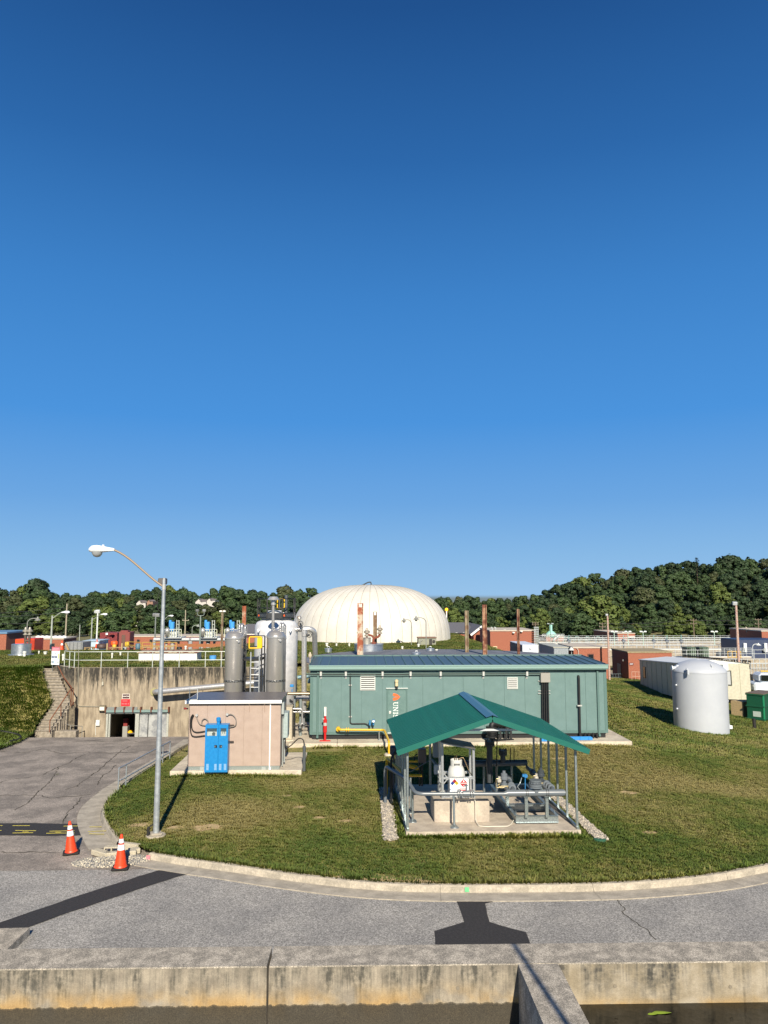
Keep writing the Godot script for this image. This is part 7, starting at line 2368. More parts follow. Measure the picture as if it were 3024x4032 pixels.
func make_street_bits():
	var galvp := nmat("lamp_galv", "9aa0a3", "b3b9bc", 1.2, 0.02, 0.45, 0.5, 0.05)
	# main street lamp
	var f := G(614, 3292, 0.2)
	f.y = lawn_h(f.x, f.z)
	var d := -f.z
	var topy := hz(2283, d)
	var a0 := Z(629, 2300, d)
	var tip := Z(434, 2166, d)
	var lamp := cobra_lamp("street_lamp", "tall grey street lamp with curved arm on the lawn by the kerb", f, topy - f.y, 0.088, 0.05, V3(tip.x - a0.x, tip.y - (topy - 0.22), 0), 0.74, galvp, pm("8f7f6b", 0.6, 0.2))
	var b := B.new()
	b.box(Z(618, 2301, d) + V3(0, 0, -0.3), Z(650, 2276, d) + V3(0, 0, -0.08), 0.02)
	part(lamp, "junction_box", b, pm("5a5653", 0.5))
	b = B.new()
	b.cyl(V3(f.x, topy - 0.3, f.z), 0.062, 0.16, 14); b.cyl(V3(f.x, topy, f.z), 0.035, 0.05, 10)
	part(lamp, "clamp", b, pm("a9aaa6", 0.5, 0.3))
	b = B.new()
	b.tube(smooth_line([V3(f.x - 0.08, topy - 0.25, f.z), V3(f.x - 0.17, topy - 0.55, f.z), V3(f.x - 0.16, topy - 0.85, f.z), V3(f.x - 0.05, topy - 0.95, f.z)], 4), 0.008, 5)
	part(lamp, "wire", b, pm("2a2a2a", 0.6))
	b = B.new()
	b.lathe([Vector2(0, -0.1), Vector2(0.3, -0.1), Vector2(0.28, 0.03), Vector2(0.26, 0.05), Vector2(0, 0.06)], 18, Transform3D(Basis.IDENTITY, f))
	b.obox(f + V3(0, 0.08, 0), V3(0.3, 0.05, 0.3), Basis(Vector3.UP, 0.4), 0.01)
	part(lamp, "footing", b, nmat("kerb_concrete", "a1977f", "c2b79d"))
	b = B.new()
	b.box(f + V3(-0.24, 0, 0.05), f + V3(-0.16, 0.28, 0.12), 0.02); b.bar(f + V3(-0.2, 0.26, 0.08), f + V3(-0.08, 0.34, 0.05), 0.03, 0.03)
	part(lamp, "lock", b, pm("1d1c1b", 0.6))
	# a mast out of view to the right: its thin shadow lies along the dividing wall
	var p2 := G(2030, 3728, 1.1)
	var az := deg_to_rad(-5.6)
	var L := 12.6
	var mf := V3(p2.x - sin(az) * L, -3.0, p2.z + cos(az) * L)
	var mt := thing("light_mast", "slim steel light mast on the basin edge behind the walkway", "mast", "", mf)
	b = B.new()
	b.tube([mf, V3(mf.x, 1.1 + 7.7, mf.z)], 0.05, 10)
	part(mt, "pole", b, galvp)
	b = B.new()
	b.box(mf + V3(-0.4, 0, -0.4), mf + V3(0.4, 3.9, 0.4), 0.02)
	part(mt, "pier", b, nmat("concrete", "b3a88f", "cbc0a8"))
	# cones
	var org := nmat("cone_orange", "d43a16", "e0481e", 0.6, 0.04, 0.45, 0.0, 0.04)
	var refl := pm("dfe3e6", 0.3)
	var rub := pm("1f1d1c", 0.8)
	for a in [[280, 3362, -0.09, "orange traffic cone leaning left on the driveway beside the gravel", 0.3], [474, 3422, 0.0, "upright orange traffic cone in front of the gravel heap", 0.15]]:
		var p := G(a[0], a[1], 0.0)
		p.y = 0.02
		var th := thing("traffic_cone", a[3], "traffic cone", "traffic cones round the drain", p)
		var X := Transform3D(Basis(Vector3.BACK, -a[2]) * Basis(Vector3.UP, a[4]), p)
		b = B.new()
		b.obox(X * V3(0, 0.025, 0), V3(0.42, 0.05, 0.42), Basis(Vector3.BACK, -a[2] * 0.3) * Basis(Vector3.UP, a[4]), 0.02)
		part(th, "base", b, rub)
		var prof := func(y: float) -> float: return lerpf(0.155, 0.032, (y - 0.04) / 0.8)
		b = B.new()
		b.lathe([Vector2(0.175, 0.045), Vector2(0.165, 0.06), Vector2(prof.call(0.06), 0.09), Vector2(prof.call(0.8), 0.80), Vector2(0.03, 0.84), Vector2(0.02, 0.85), Vector2(0, 0.85)], 24, X)
		part(th, "body", b, org)
		for s in [[0.47, 0.6], [0.64, 0.74]]:
			b = B.new()
			b.lathe([Vector2(prof.call(s[0]) - 0.001, s[0]), Vector2(prof.call(s[0]) + 0.006, s[0]), Vector2(prof.call(s[1]) + 0.006, s[1]), Vector2(prof.call(s[1]) - 0.001, s[1])], 24, X)
			part(th, "reflective_band", b, refl)
	# drain blocks
	var blk := nmat("cinder", "a49c88", "bdb49e", 0.6, 0.05, 0.95, 0.0, 0.12, 2.0)
	var P := func(px: float, py: float) -> Vector3: return G(px, py, 0.02)
	var cblock := func(at: Vector3, turn: float, label: String, on_side: bool):
		var bs := Basis(Vector3.UP, turn)
		if on_side: bs = bs * Basis(Vector3.RIGHT, PI / 2)
		var th := B.new()
		var L2 := 0.39; var W2 := 0.19; var H2 := 0.19
		for s in [-1, 1]: th.obox(at + bs * V3(0, 0, s * (W2 / 2 - 0.016)), V3(L2, H2, 0.032), bs, 0.004)
		for s in [-1, 0, 1]: th.obox(at + bs * V3(s * (L2 / 2 - 0.016), 0, 0), V3(0.032, H2 - 0.004, W2 - 0.064), bs)
		one("concrete_block", label, "block", th, blk, "hollow blocks round the drain")
	var dm := P.call(437, 3362) as Vector3
	cblock.call(dm + V3(0.02, 0.11, 0), 0.12, "hollow concrete block on edge with openings facing the road", true)
	b = B.new()
	b.obox(P.call(398, 3372) + V3(0, 0.08, 0), V3(0.62, 0.14, 0.2), Basis(Vector3.UP, -0.62), 0.015)
	one("kerb_stone", "pale kerb stone left of the open drain", "kerb stone", b, blk)
	b = B.new()
	b.obox(P.call(475, 3374) + V3(0, 0.08, 0), V3(0.8, 0.14, 0.18), Basis(Vector3.UP, 0.25), 0.015)
	one("kerb_stone", "pale kerb stone between the drain and the upright cone", "kerb stone", b, blk)
	b = B.new()
	b.obox(P.call(500, 3348) + V3(0.1, 0.1, 0), V3(0.55, 0.18, 0.16), Basis(Vector3.UP, -0.35), 0.015)
	one("kerb_stone", "pale kerb stone behind the upright cone", "kerb stone", b, blk)
	b = B.new()
	b.obox(P.call(528, 3362) + V3(0, 0.08, 0), V3(0.3, 0.14, 0.2), Basis(Vector3.UP, 0.45), 0.015)
	one("kerb_stone", "short pale kerb stone at the right end of the drain", "kerb stone", b, blk)
	# ramp railing
	var gal := pm("b4bcc2", 0.35, 0.7)
	var feet := []
	for a in [[465, 3119, 0.14], [495, 3102, 0.13], [640, 3014, 0.06], [668, 2997, 0.04]]: feet.append(G(a[0], a[1], a[2]))
	railing("ramp_railing", "galvanised pipe railing beside the sloping path to the tan shed", feet, 0.82, [1.0, 0.45], gal, 0.024)

func fbox(b: B, l: float, r: float, top: float, d: float, base: float, thick: float, bev := 0.0):
	var y := hz(top, d)
	b.box(V3(Z(l, top, d).x, base, -d - thick), V3(Z(r, top, d).x, y, -d), bev)

func make_tank_and_trailer():
	# white fibreglass tank on the slope
	var D := 45.0
	var foot := Z(2762, 2868, D)
	var gy := lawn_h(foot.x, foot.z)
	foot.y = gy
	var r := 101.0 * D / FPX
	var sh := hz(2655, D - r) - gy
	var top := hz(2600, D) - gy
	var wt := thing("fibreglass_tank", "big pale grey fibreglass storage tank with domed top on the grass", "tank", "", foot)
	var m := nmat("fibreglass", "a6abb2", "abb0b6", 3.0, 0.01, 0.5, 0.0, 0.0, 0.0, 1.0)
	var b := B.new()
	var prof := [Vector2(r * 0.99, -0.3), Vector2(r, 0.3)]
	for k in range(1, 12): prof.append(Vector2(r * (1.0 + 0.0015 * ((k * 7) % 3)), 0.3 + (sh - 0.3) * k / 12.0))
	prof.append(Vector2(r * 1.0, sh))
	b.lathe(prof, 56, Transform3D(Basis.IDENTITY, foot), true)
	part(wt, "shell", b, m)
	b = B.new()
	b.lathe([Vector2(r + 0.012, sh - 0.06), Vector2(r + 0.02, sh - 0.03), Vector2(r * 0.985, sh + 0.09), Vector2(r * 0.9, sh + 0.22), Vector2(r * 0.7, lerpf(sh, top, 0.68)), Vector2(r * 0.4, lerpf(sh, top, 0.92)), Vector2(0, top)], 56, Transform3D(Basis.IDENTITY, foot), true)
	part(wt, "dome", b, m)
	for a in [[2706.0, 2640.0, 0.1], [2801.0, 2624.0, 0.05]]:
		b = B.new()
		var p := Z(a[0], a[1], D - r * 0.75)
		b.box(p + V3(-0.06, -0.24, -0.1), p + V3(0.06, 0.06, -0.02 + 0.18), 0.02); b.disc_on(p + V3(0, 0.06, -0.08), V3(0, 0, 1), 0.06, 0.1, 12)
		part(wt, "lifting_lug", b, m)
	b = B.new()
	b.tube([Z(2668, 2628, D), Z(2648, 2630, D)], 0.07, 10); b.disc_on(Z(2648, 2630, D), V3(-1, 0, 0), 0.14, 0.06, 14); b.cyl(Z(2750, 2606, D), 0.09, 0.14, 12); b.cyl(Z(2668, 2627, D) , 0.1, 0.12, 12)
	part(wt, "nozzle", b, pm("cfd4d8", 0.5))
	b = B.new()
	for y in [0.35, 1.7, 2.6]: b.disc_on(foot + V3(r * 0.99, y, 0.1), V3(1, 0, 0.1), 0.07, 0.12, 10)
	for y in [1.3, 2.65]: b.disc_on(foot + V3(-r * 0.99, y, 0.3), V3(-1, 0, 0.3), 0.05, 0.07, 10)
	b.box(foot + V3(r, 0.1, 0.0), foot + V3(r + 0.25, 0.3, 0.2), 0.02)
	part(wt, "side_fitting", b, pm("cfd4d8", 0.5))
	# office trailer
	var n0 := Z(2677, 2750, 60.0)
	var f0 := Z(2523, 2706, 76.5)
	var ax := (f0 - n0)
	var L := ax.length()
	ax = ax.normalized()
	var side := V3(-ax.z, 0, ax.x).normalized()
	if side.x < 0: side = -side
	var up := side.cross(ax)
	if up.y < 0: up = -up
	var bs := Basis(side, up, side.cross(up))
	var Wd := 5.3
	var H := 2.74
	var cream := nmat("cream_siding", "a8a592", "b4b19d", 1.5, 0.02, 0.6, 0.0, 0.03)
	var tr := thing("office_trailer", "long cream office trailer with shallow white roof behind the fibreglass tank", "trailer", "", n0)
	b = B.new()
	b.obox(n0 + ax * (L / 2) + side * (Wd / 2) + up * (H / 2), V3(Wd, H, L), bs)
	part(tr, "body", b, cream)
	b = B.new()
	var T := func(s: float, u: float, a: float) -> Vector3: return n0 + side * s + up * u + ax * a
	b.q(T.call(-0.1, H, -0.1), T.call(Wd / 2, H + 0.3, -0.1), T.call(Wd / 2, H + 0.3, L + 0.1), T.call(-0.1, H, L + 0.1), up)
	b.q(T.call(Wd + 0.1, H, -0.1), T.call(Wd / 2, H + 0.3, -0.1), T.call(Wd / 2, H + 0.3, L + 0.1), T.call(Wd + 0.1, H, L + 0.1), up)
	b.t3(T.call(-0.1, H, 0.001), T.call(Wd / 2, H + 0.3, 0.001), T.call(Wd + 0.1, H, 0.001), -ax)
	b.q(T.call(-0.1, H - 0.08, -0.1), T.call(-0.1, H, -0.1), T.call(-0.1, H, L + 0.1), T.call(-0.1, H - 0.08, L + 0.1), -side)
	part(tr, "roof", b, pm("d6d8d6", 0.5))
	for a in [[0.18, 0.34], [0.62, 0.83]]: pass
	for k in 4:
		b = B.new()
		b.obox(T.call(Wd * (0.14 + 0.24 * k), H / 2, -0.012), V3(0.03, H, 0.02), bs)
		part(tr, "siding_joint", b, pm("a5a289", 0.6))
	for k in 7:
		b = B.new()
		b.obox(T.call(-0.012, H / 2, L * (0.12 + 0.13 * k)), V3(0.02, H, 0.03), bs)
		part(tr, "siding_joint", b, pm("8f8d79", 0.6))
	var dark := pm("1d2220", 0.15)
	var framem := pm("3c3f36", 0.4, 0.3)
	for a in [[0.62, 0.0, 1.15, 1.25], [-1.0, 0.03, 0.9, 1.2], [-1.0, 0.77, 0.95, 1.2]]:
		var at: Vector3 = T.call(Wd * a[0], 1.62, -0.03) if a[0] > 0 else T.call(-0.03, 1.55, L * (a[1] + 0.08))
		var wb := bs if a[0] > 0 else Basis(ax, up, ax.cross(up))
		b = B.new()
		b.obox(at, V3(a[2] + 0.14, a[3] * 0.8 + 0.14, 0.05), wb)
		var wn := part(tr, "window", b, framem)
		for s in [-1, 1]:
			b = B.new()
			b.obox(at + wb.x * s * a[2] * 0.25 + (-ax if a[0] > 0 else -side) * 0.03, V3(a[2] * 0.46, a[3] * 0.8, 0.01), wb)
			part(wn, "pane", b, dark if s < 0 or a[0] < 0 else pm("a9acac", 0.2))
	b = B.new()
	b.obox(T.call(Wd * 0.6, 2.45, -0.03), V3(1.1, 0.55, 0.03), bs)
	var sg := part(tr, "sign", b, pm("d9dcdc", 0.5))
	b = B.new()
	b.obox(T.call(Wd * 0.57, 2.55, -0.05), V3(0.7, 0.2, 0.01), bs)
	part(sg, "emblem", b, pm("6d7678", 0.5))
	words(sg, "lettering", "24-1809", 0.11, pm("2a2f34", 0.5), Transform3D(Basis(side, up, -ax), T.call(Wd * 0.61, 2.28, -0.05)), 0.003)
	for k in 9:
		b = B.new()
		for s in [0.3, Wd - 0.3]:
			var p: Vector3 = T.call(s, 0.0, L * (0.03 + 0.115 * k))
			var g := minf(lawn_h(p.x, p.z), p.y - 0.05) - 0.15
			b.box(V3(p.x - 0.2, g, p.z - 0.2), V3(p.x + 0.2, p.y + 0.02, p.z + 0.2))
		part(tr, "block_pier", b, pm("3a3833", 0.9))
	# things right of it
	var g2 := func(px: float, py: float, d: float) -> Vector3:
		var p := Z(px, py, d)
		p.y = lawn_h(p.x, p.z)
		return p
	var cb: Vector3 = g2.call(2918, 2800, 53.0)
	b = B.new()
	b.obox(cb + V3(0, 0.48, 0), V3(0.95, 1.1, 0.9), Basis(Vector3.UP, 0.55), 0.01)
	one("plywood_crate", "tan plywood crate on the grass beside the trailer end", "crate", b, nmat("plywood", "9c8a66", "b39b72", 1.0, 0.03))
	var db := Basis(Vector3.UP, -0.85)
	var corner := Z(3010, 2822, 51.0)
	var dp := corner - db * V3(0.58, 0, 1.1)
	dp.y = minf(lawn_h(dp.x, dp.z), lawn_h(corner.x, corner.z))
	var gr := nmat("dumpster_green", "0b432d", "0f4d36", 1.0, 0.03, 0.5)
	var dth := thing("green_dumpster", "dark green steel dumpster with raised ribs at the grass edge", "dumpster", "", dp)
	b = B.new()
	b.obox(dp + V3(0, 0.88, 0), V3(1.1, 1.7, 2.14), db, 0.02)
	part(dth, "body", b, gr)
	for k in 3:
		b = B.new()
		b.obox(dp + V3(0, [0.12, 0.95, 1.72][k], 0), V3(1.2, 0.1, 2.24), db, 0.01)
		part(dth, "rib", b, gr)
	for s in [-1, 1]:
		b = B.new()
		b.obox(dp + db * V3(0.55, 0.88, s * 1.05), V3(0.1, 1.7, 0.1), db, 0.01)
		part(dth, "corner_rib", b, pm("177a52", 0.5))
	b = B.new()
	b.obox(dp + db * V3(0.1, 0.45, 1.08), V3(0.5, 0.35, 0.02), db)
	part(dth, "label_plate", b, pm("a3b0a8", 0.5))
	b = B.new()
	b.obox(dp + V3(0, 1.79, 0), V3(1.16, 0.05, 2.2), db)
	part(dth, "rim", b, pm("6a5a48", 0.6))
	var bp: Vector3 = g2.call(2970, 2842, 47.5)
	b = B.new()
	b.tube([bp + Vector3.DOWN * 0.1, bp + V3(-0.02, 0.62, 0)], 0.1, 12)
	one("black_bollard", "black stub post on the grass before the green dumpster", "post", b, pm("1e1c1b", 0.7))
	# pickup with a light bar beyond the dumpster
	var vp := Z(3030, 2712, 66.0)
	vp.y = lawn_h(vp.x, vp.z)
	var vy := hz(2712, 66.0)
	var car := thing("white_van", "white van with dark windows parked behind the green dumpster", "van", "", vp)
	var vb := Basis(Vector3.UP, -0.12)
	var V := func(x: float, y: float, z: float) -> Vector3: return V3(vp.x, vp.y, vp.z) + vb * V3(x, y, z)
	b = B.new()
	b.obox(V.call(0.6, 0.85, 0), V3(4.4, 0.75, 1.9), vb, 0.12)
	part(car, "body", b, pm("c9d2dc", 0.25))
	b = B.new()
	b.obox(V.call(0.7, 1.6, 0), V3(3.6, 0.85, 1.75), vb, 0.22)
	part(car, "cabin", b, pm("cfd8e2", 0.25))
	for k in 3:
		b = B.new()
		b.obox(V.call(-0.5 + k * 1.15, 1.62, 0.885), V3(0.98, 0.5, 0.02), vb, 0.005)
		part(car, "window", b, pm("0f1618", 0.08))
	for s in [-1.0, 2.2]:
		for z in [-0.8, 0.8]:
			b = B.new()
			b.disc_on(V.call(s, 0.36, z - 0.1), vb * V3(0, 0, 1), 0.36, 0.2, 20)
			var wh := part(car, "wheel", b, pm("18191a", 0.8))
			b = B.new()
			b.disc_on(V.call(s, 0.36, z + (0.101 if z > 0 else -0.11)), vb * V3(0, 0, 1), 0.2, 0.01, 16)
			part(wh, "rim", b, pm("a5a9ac", 0.3, 0.7))
	b = B.new()
	b.obox(V.call(-1.62, 0.95, 0.6), V3(0.05, 0.16, 0.3), vb)
	part(car, "headlight", b, pm("d5d8d2", 0.1))
	b = B.new()
	b.obox(V.call(0.4, 2.12, 0), V3(2.2, 0.09, 0.2), vb, 0.02)
	part(car, "roof_bar", b, pm("d0a828", 0.4))

# a brick building: wall, coping; returns the thing
func brick_house(called: String, label: String, l: float, r: float, top: float, d: float, base: float, thick: float, m: Material, cope: Material, cat := "building") -> Node3D:
	var th := thing(called, label, cat, "", V3(Z((l + r) / 2, top, d).x, base, -d - thick / 2))
	var b := B.new()
	fbox(b, l, r, top, d, base, thick)
	part(th, "wall", b, m)
	b = B.new()
	var p0 := Z(l, top, d); var p1 := Z(r, top, d)
	b.box(V3(p0.x - 0.08, hz(top, d) + 0.001, -d - thick - 0.08), V3(p1.x + 0.08, hz(top, d) + 0.14, -d + 0.08))
	part(th, "coping", b, cope)
	return th
func opening(th: Node3D, called: String, l: float, r: float, t: float, bt: float, d: float, frame: Material, field: Material):
	var b := B.new()
	var p0 := Z(l, bt, d); var p1 := Z(r, t, d)
	b.box(V3(p0.x, p0.y, -d), V3(p1.x, p1.y, -d + 0.06))
	var o := part(th, called, b, frame)
	b = B.new()
	var w := minf(0.12, absf(p1.x - p0.x) * 0.14)
	b.box(V3(p0.x + w, p0.y + w, -d + 0.06), V3(p1.x - w, p1.y - w, -d + 0.07))
	part(o, "pane", b, field)
func pole(called: String, label: String, px: float, top: float, d: float, base: float, r: float, m: Material, group := "", cat := "pole") -> Node3D:
	var p := Z(px, top, d)
	var th := thing(called, label, cat, group, V3(p.x, base, -d))
	var b := B.new()
	b.tube([V3(p.x, base, -d), V3(p.x, p.y, -d)], [r, r * 0.7], 8)
	part(th, "pole", b, m)
	return th
func flood_head(th: Node3D, px: float, py: float, d: float, w: float, m: Material):
	var p := Z(px, py, d)
	var b := B.new()
	b.obox(p, V3(w, w * 0.7, w * 0.6), Basis(Vector3.RIGHT, 0.35), 0.03)
	part(th, "flood_lamp", b, m)
func utility_pole(label: String, px: float, top: float, d: float, base: float, arms: Array, m: Material):
	var th := pole("utility_pole", label, px, top, d, base, 0.14, m, "wooden utility poles", "utility pole")
	for y in arms:
		var b := B.new()
		b.bar(Z(px - 13, y, d), Z(px + 13, y, d), 0.1, 0.12)
		part(th, "cross_arm", b, m)
		for s in [-11, 0, 11]:
			b = B.new()
			b.cyl(Z(px + s, y, d) + V3(0, 0.05, 0), 0.06, 0.2, 8)
			part(th, "insulator", b, pm("8a8478", 0.4))
func wires(label: String, pts: Array):
	var b := B.new()
	for i in pts.size() - 1:
		var a: Vector3 = pts[i]; var e: Vector3 = pts[i + 1]
		var l := []
		for k in 9:
			var t := k / 8.0
			l.append(a.lerp(e, t) + Vector3.DOWN * (4.0 * t * (1 - t)) * a.distance_to(e) * 0.012)
		b.tube(l, 0.035, 4, false)
	one("overhead_wire", label, "wire", b, pm("3a3c3c", 0.6), "overhead wires")

func brick_mat() -> StandardMaterial3D: return nmat("brick", "86503e", "9c624c", 2.5, 0.06, 0.9, 0.0, 0.12, 0.0, 1.6)

func make_far_left():
	var brick := brick_mat()
	var cope := pm("b4aa9a", 0.8)
	var greyp := pm("a5aaa8", 0.45, 0.4)
	# buildings
	var h := brick_house("brick_building", "dark brick building end with a blue roof edge beside the aluminium vault", -160, 26, 2493, 66.0, 0.0, 4.0, brick, pm("5f7f9c", 0.5))
	h = brick_house("brick_building", "low brick building with white roof ventilators behind the orange generator", 46, 250, 2515, 98.0, -3.0, 4.5, brick, cope)
	opening(h, "window", 137, 160, 2532, 2560, 98.0, pm("d2d6d6", 0.5), pm("28323a", 0.15))
	opening(h, "window", 196, 216, 2533, 2546, 98.0, pm("4a3c38", 0.5), pm("20262a", 0.15))
	for k in 7:
		var b := B.new()
		var p := Z(150 + k * 17, 2515, 99.5)
		b.lathe([Vector2(0.36, 0), Vector2(0.36, 0.08), Vector2(0.3, 0.2), Vector2(0.12, 0.3), Vector2(0, 0.31)], 12, Transform3D(Basis.IDENTITY, p + Vector3.UP * 0.1), true)
		part(h, "roof_ventilator", b, pm("dcdcd8", 0.5))
	h = brick_house("brick_building", "long low brick building behind the blue motors", 470, 900, 2506, 118.0, -3.0, 6.0, brick, cope)
	for k in 8: opening(h, "window", 488 + k * 50, 502 + k * 50, 2517, 2530, 118.0, pm("6e4a40", 0.6), pm("262a2c", 0.2))
	h = brick_house("brick_building", "brick building with grey hipped roof glimpsed left of the white tank", 900, 1010, 2498, 112.0, -3.0, 8.0, brick, pm("d5d6d2", 0.6))
	var b := B.new()
	var q0 := Z(940, 2496, 112.0); var q1 := Z(1016, 2496, 112.0)
	b.q(V3(q0.x, q0.y + 0.15, -111.7), V3(q1.x, q0.y + 0.15, -111.7), V3(q1.x, hz(2456, 116.0), -116), V3(q0.x + 0.6, hz(2456, 116.0), -116), V3(0, 1, 1)); b.q(V3(q0.x, q0.y + 0.15, -120.3), V3(q1.x, q0.y + 0.15, -120.3), V3(q1.x, hz(2456, 116.0), -116), V3(q0.x + 0.6, hz(2456, 116.0), -116), V3(0, 1, -1))
	part(h, "roof", b, nmat("slate", "55555a", "6b6a6d", 2.0, 0.04))
	# orange generator
	var gp := G(112, 2561, 2.75)
	var ge := thing("orange_generator", "bright orange enclosed generator on the left lawn", "generator", "", gp)
	b = B.new()
	fbox(b, 60, 100, 2514, -gp.z + 0.3, gp.y - 0.1, 1.4, 0.03)
	part(ge, "cover", b, pm("e0481a", 0.45))
	b = B.new()
	fbox(b, 100.5, 136, 2512, -gp.z, gp.y - 0.1, 1.8, 0.03)
	var gb := part(ge, "engine_housing", b, nmat("gen_orange", "b8361a", "c8431f", 0.8, 0.04, 0.45))
	for k in 2:
		b = B.new()
		var c0 := Z(108 + k * 14, 2530, -gp.z)
		b.box(c0 + V3(0, -0.45, 0), c0 + V3(0.22, 0.2, 0.02))
		part(gb, "panel", b, pm("9c2c16", 0.5))
	# crates and containers beyond
	b = B.new()
	var sk := thing("grey_skip", "grey steel skip with sloping end among the construction gear", "skip", "", Z(290, 2560, 64.0))
	fbox(b, 256, 326, 2526, 64.0, 2.0, 2.0, 0.03)
	part(sk, "body", b, nmat("skip_grey", "74787a", "8a8d8d", 1.0, 0.03))
	for k in 5:
		b = B.new()
		fbox(b, 258 + k * 15, 261 + k * 15, 2527, 63.95, 2.1, 0.1)
		part(sk, "rib", b, pm("6a6e70", 0.6))
	b = B.new()
	fbox(b, 327, 390, 2522, 68.0, 2.2, 2.5, 0.03); fbox(b, 325, 392, 2520, 68.0 - 0.1, hz(2523, 68.0), 2.7)
	one("pale_blue_crate", "pale blue lidded container behind the grey skip", "container", b, pm("a9bcc8", 0.5))
	var rc := thing("red_container", "dark red shipping container with a white placard beyond the upper lawn", "container", "", Z(440, 2530, 84.0))
	b = B.new()
	fbox(b, 394, 462, 2490, 84.0, -3.0, 2.6)
	part(rc, "body", b, nmat("container_red", "6d2e30", "82383a", 1.5, 0.03))
	for k in 12:
		b = B.new()
		fbox(b, 396 + k * 5.4, 398.5 + k * 5.4, 2491, 83.95, -2.5, 0.1)
		part(rc, "corrugation", b, mats["container_red"])
	b = B.new()
	b.box(Z(416, 2500, 83.85), Z(425, 2492, 83.85) + V3(0, 0, 0.02))
	part(rc, "placard", b, pm("dfe0de", 0.5))
	for a in [[468.0, 512.0, 2487.0, "7a3c36", "rust red machine body beside the red container", "machine"], [478.0, 495.0, 2497.0, "5d4438", "brown engine block beside the red container", "engine"]]:
		b = B.new()
		fbox(b, a[0], a[1], a[2], 82.0 - a[0] * 0.002, -3.0, 1.6, 0.05)
		fbox(b, a[0] + 6, a[1] - 8, a[2] - 6, 82.4 - a[0] * 0.002, hz(a[2], 82.0), 0.8, 0.05)
		one(a[5], a[4], a[5], b, pm(a[3], 0.6))
	# site clutter on the lawn's far side
	var G0 := func(px: float, py: float) -> Vector3: return G(px, py, 2.72)
	var wood := nmat("lumber", "8f7a56", "a58f68", 0.8, 0.04)
	for a in [[250, 2552, 305, 2550, "grey board leaning on the skip"], [430, 2556, 560, 2550, "long tan plank on low trestles"], [330, 2556, 372, 2553, "grey plank lying behind the safety board"], [560, 2553, 680, 2551, "long tan plank behind the long white box"]]:
		b = B.new()
		var p0: Vector3 = G0.call(a[0], a[1]); var p1: Vector3 = G0.call(a[2], a[3])
		b.bar(p0 + Vector3.UP * 0.1, p1 + Vector3.UP * 0.1, 0.2, 0.08)
		for k in 3: b.box(p0.lerp(p1, 0.1 + 0.4 * k) + V3(-0.08, -0.08, -0.08), p0.lerp(p1, 0.1 + 0.4 * k) + V3(0.08, 0.1, 0.08))
		one("plank", a[4], "plank", b, wood)
	for a in [[272, 2541, "tan timber post leaning beside the grey skip", 0.3], [422, 2556, "upright tan timber stake by the planks", 0.0], [480, 2548, "tan timber frame upright behind the planks", 0.0]]:
		b = B.new()
		var p0: Vector3 = G0.call(a[0], 2560)
		b.bar(p0 + Vector3.DOWN * 0.05, p0 + V3(-a[3], 0.55, 0), 0.12, 0.12)
		one("timber_post", a[2], "timber", b, wood)
	var yel := pm("a98c40", 0.5)
	for i in 4:
		var rl := [[495, 2553, 2535], [557, 2556, 2531], [597, 2556, 2534], [640, 2557, 2529], [697, 2556, 2530]]
		var p0: Vector3 = G0.call(rl[i][0] + 3, rl[i][1]); var p1: Vector3 = G0.call(rl[i + 1][0] - 3, rl[i + 1][1])
		railing("yellow_barrier", "yellow pipe barrier among the site gear behind the wall railing", [p0, p1], 0.55, [1.0, 0.5], yel, 0.03, "yellow barriers")
	for a in [[243, 2558, "orange traffic cone standing beside the grey skip"], [381, 2552, "orange traffic cone between the blue container and red gear"]]:
		var p0: Vector3 = G0.call(a[0], a[1])
		var th := thing("traffic_cone", a[2], "traffic cone", "", p0)
		b = B.new()
		b.lathe([Vector2(0.15, 0.03), Vector2(0.03, 0.72), Vector2(0, 0.72)], 14, Transform3D(Basis.IDENTITY, p0))
		part(th, "body", b, pm("e0481e", 0.5))
		b = B.new()
		b.lathe([Vector2(0.098, 0.36), Vector2(0.07, 0.52)], 14, Transform3D(Basis.IDENTITY, p0))
		part(th, "reflective_band", b, pm("e6e6e4", 0.4))
		b = B.new()
		b.box(p0 + V3(-0.19, 0, -0.19), p0 + V3(0.19, 0.04, 0.19))
		part(th, "base", b, pm("c43a16", 0.6))
	for a in [[450, 2553, "c9a028", 0.16, 0.36, "round yellow buoy tank among the site gear", "tank"], [500, 2545, "c9a82a", 0.18, 0.42, "yellow tool box behind the planks", "box"], [543, 2556, "4d6a78", 0.2, 0.5, "blue grey drum standing among the site gear", "drum"], [488, 2557, "a8aaa6", 0.2, 0.22, "low grey drum before the yellow tool box", "drum"], [450, 2540, "d8541e", 0.3, 0.4, "orange pump behind the yellow buoy", "pump"], [400, 2552, "4a3a34", 0.4, 0.4, "brown coiled hose heap beside the cone", "hose"], [706, 2556, "222222", 0.22, 0.22, "black low drum behind the long white box", "drum"]]:
		var p0: Vector3 = G0.call(a[0], a[1])
		b = B.new()
		b.lathe([Vector2(0, 0), Vector2(a[3], 0), Vector2(a[3] * 1.04, a[4] * 0.3), Vector2(a[3], a[4] * 0.85), Vector2(a[3] * 0.7, a[4]), Vector2(0, a[4])], 16, Transform3D(Basis.IDENTITY, p0 + Vector3.DOWN * 0.03), true)
		one("site_" + a[6], a[5], a[6], b, pm(a[2], 0.55))
	# orange safety netting
	b = B.new()
	var n0: Vector3 = G0.call(860, 2545)
	for k in 10: b.bar(Z(700 + k * 19, 2542, 70.0), Z(719 + k * 19, 2541, 70.0), 0.02, 0.28)
	for k in 6: b.tube([V3(Z(700 + k * 37, 2542, 70.0).x, 2.6, -70.0), Z(700 + k * 37, 2534, 70.0)], 0.03, 6)
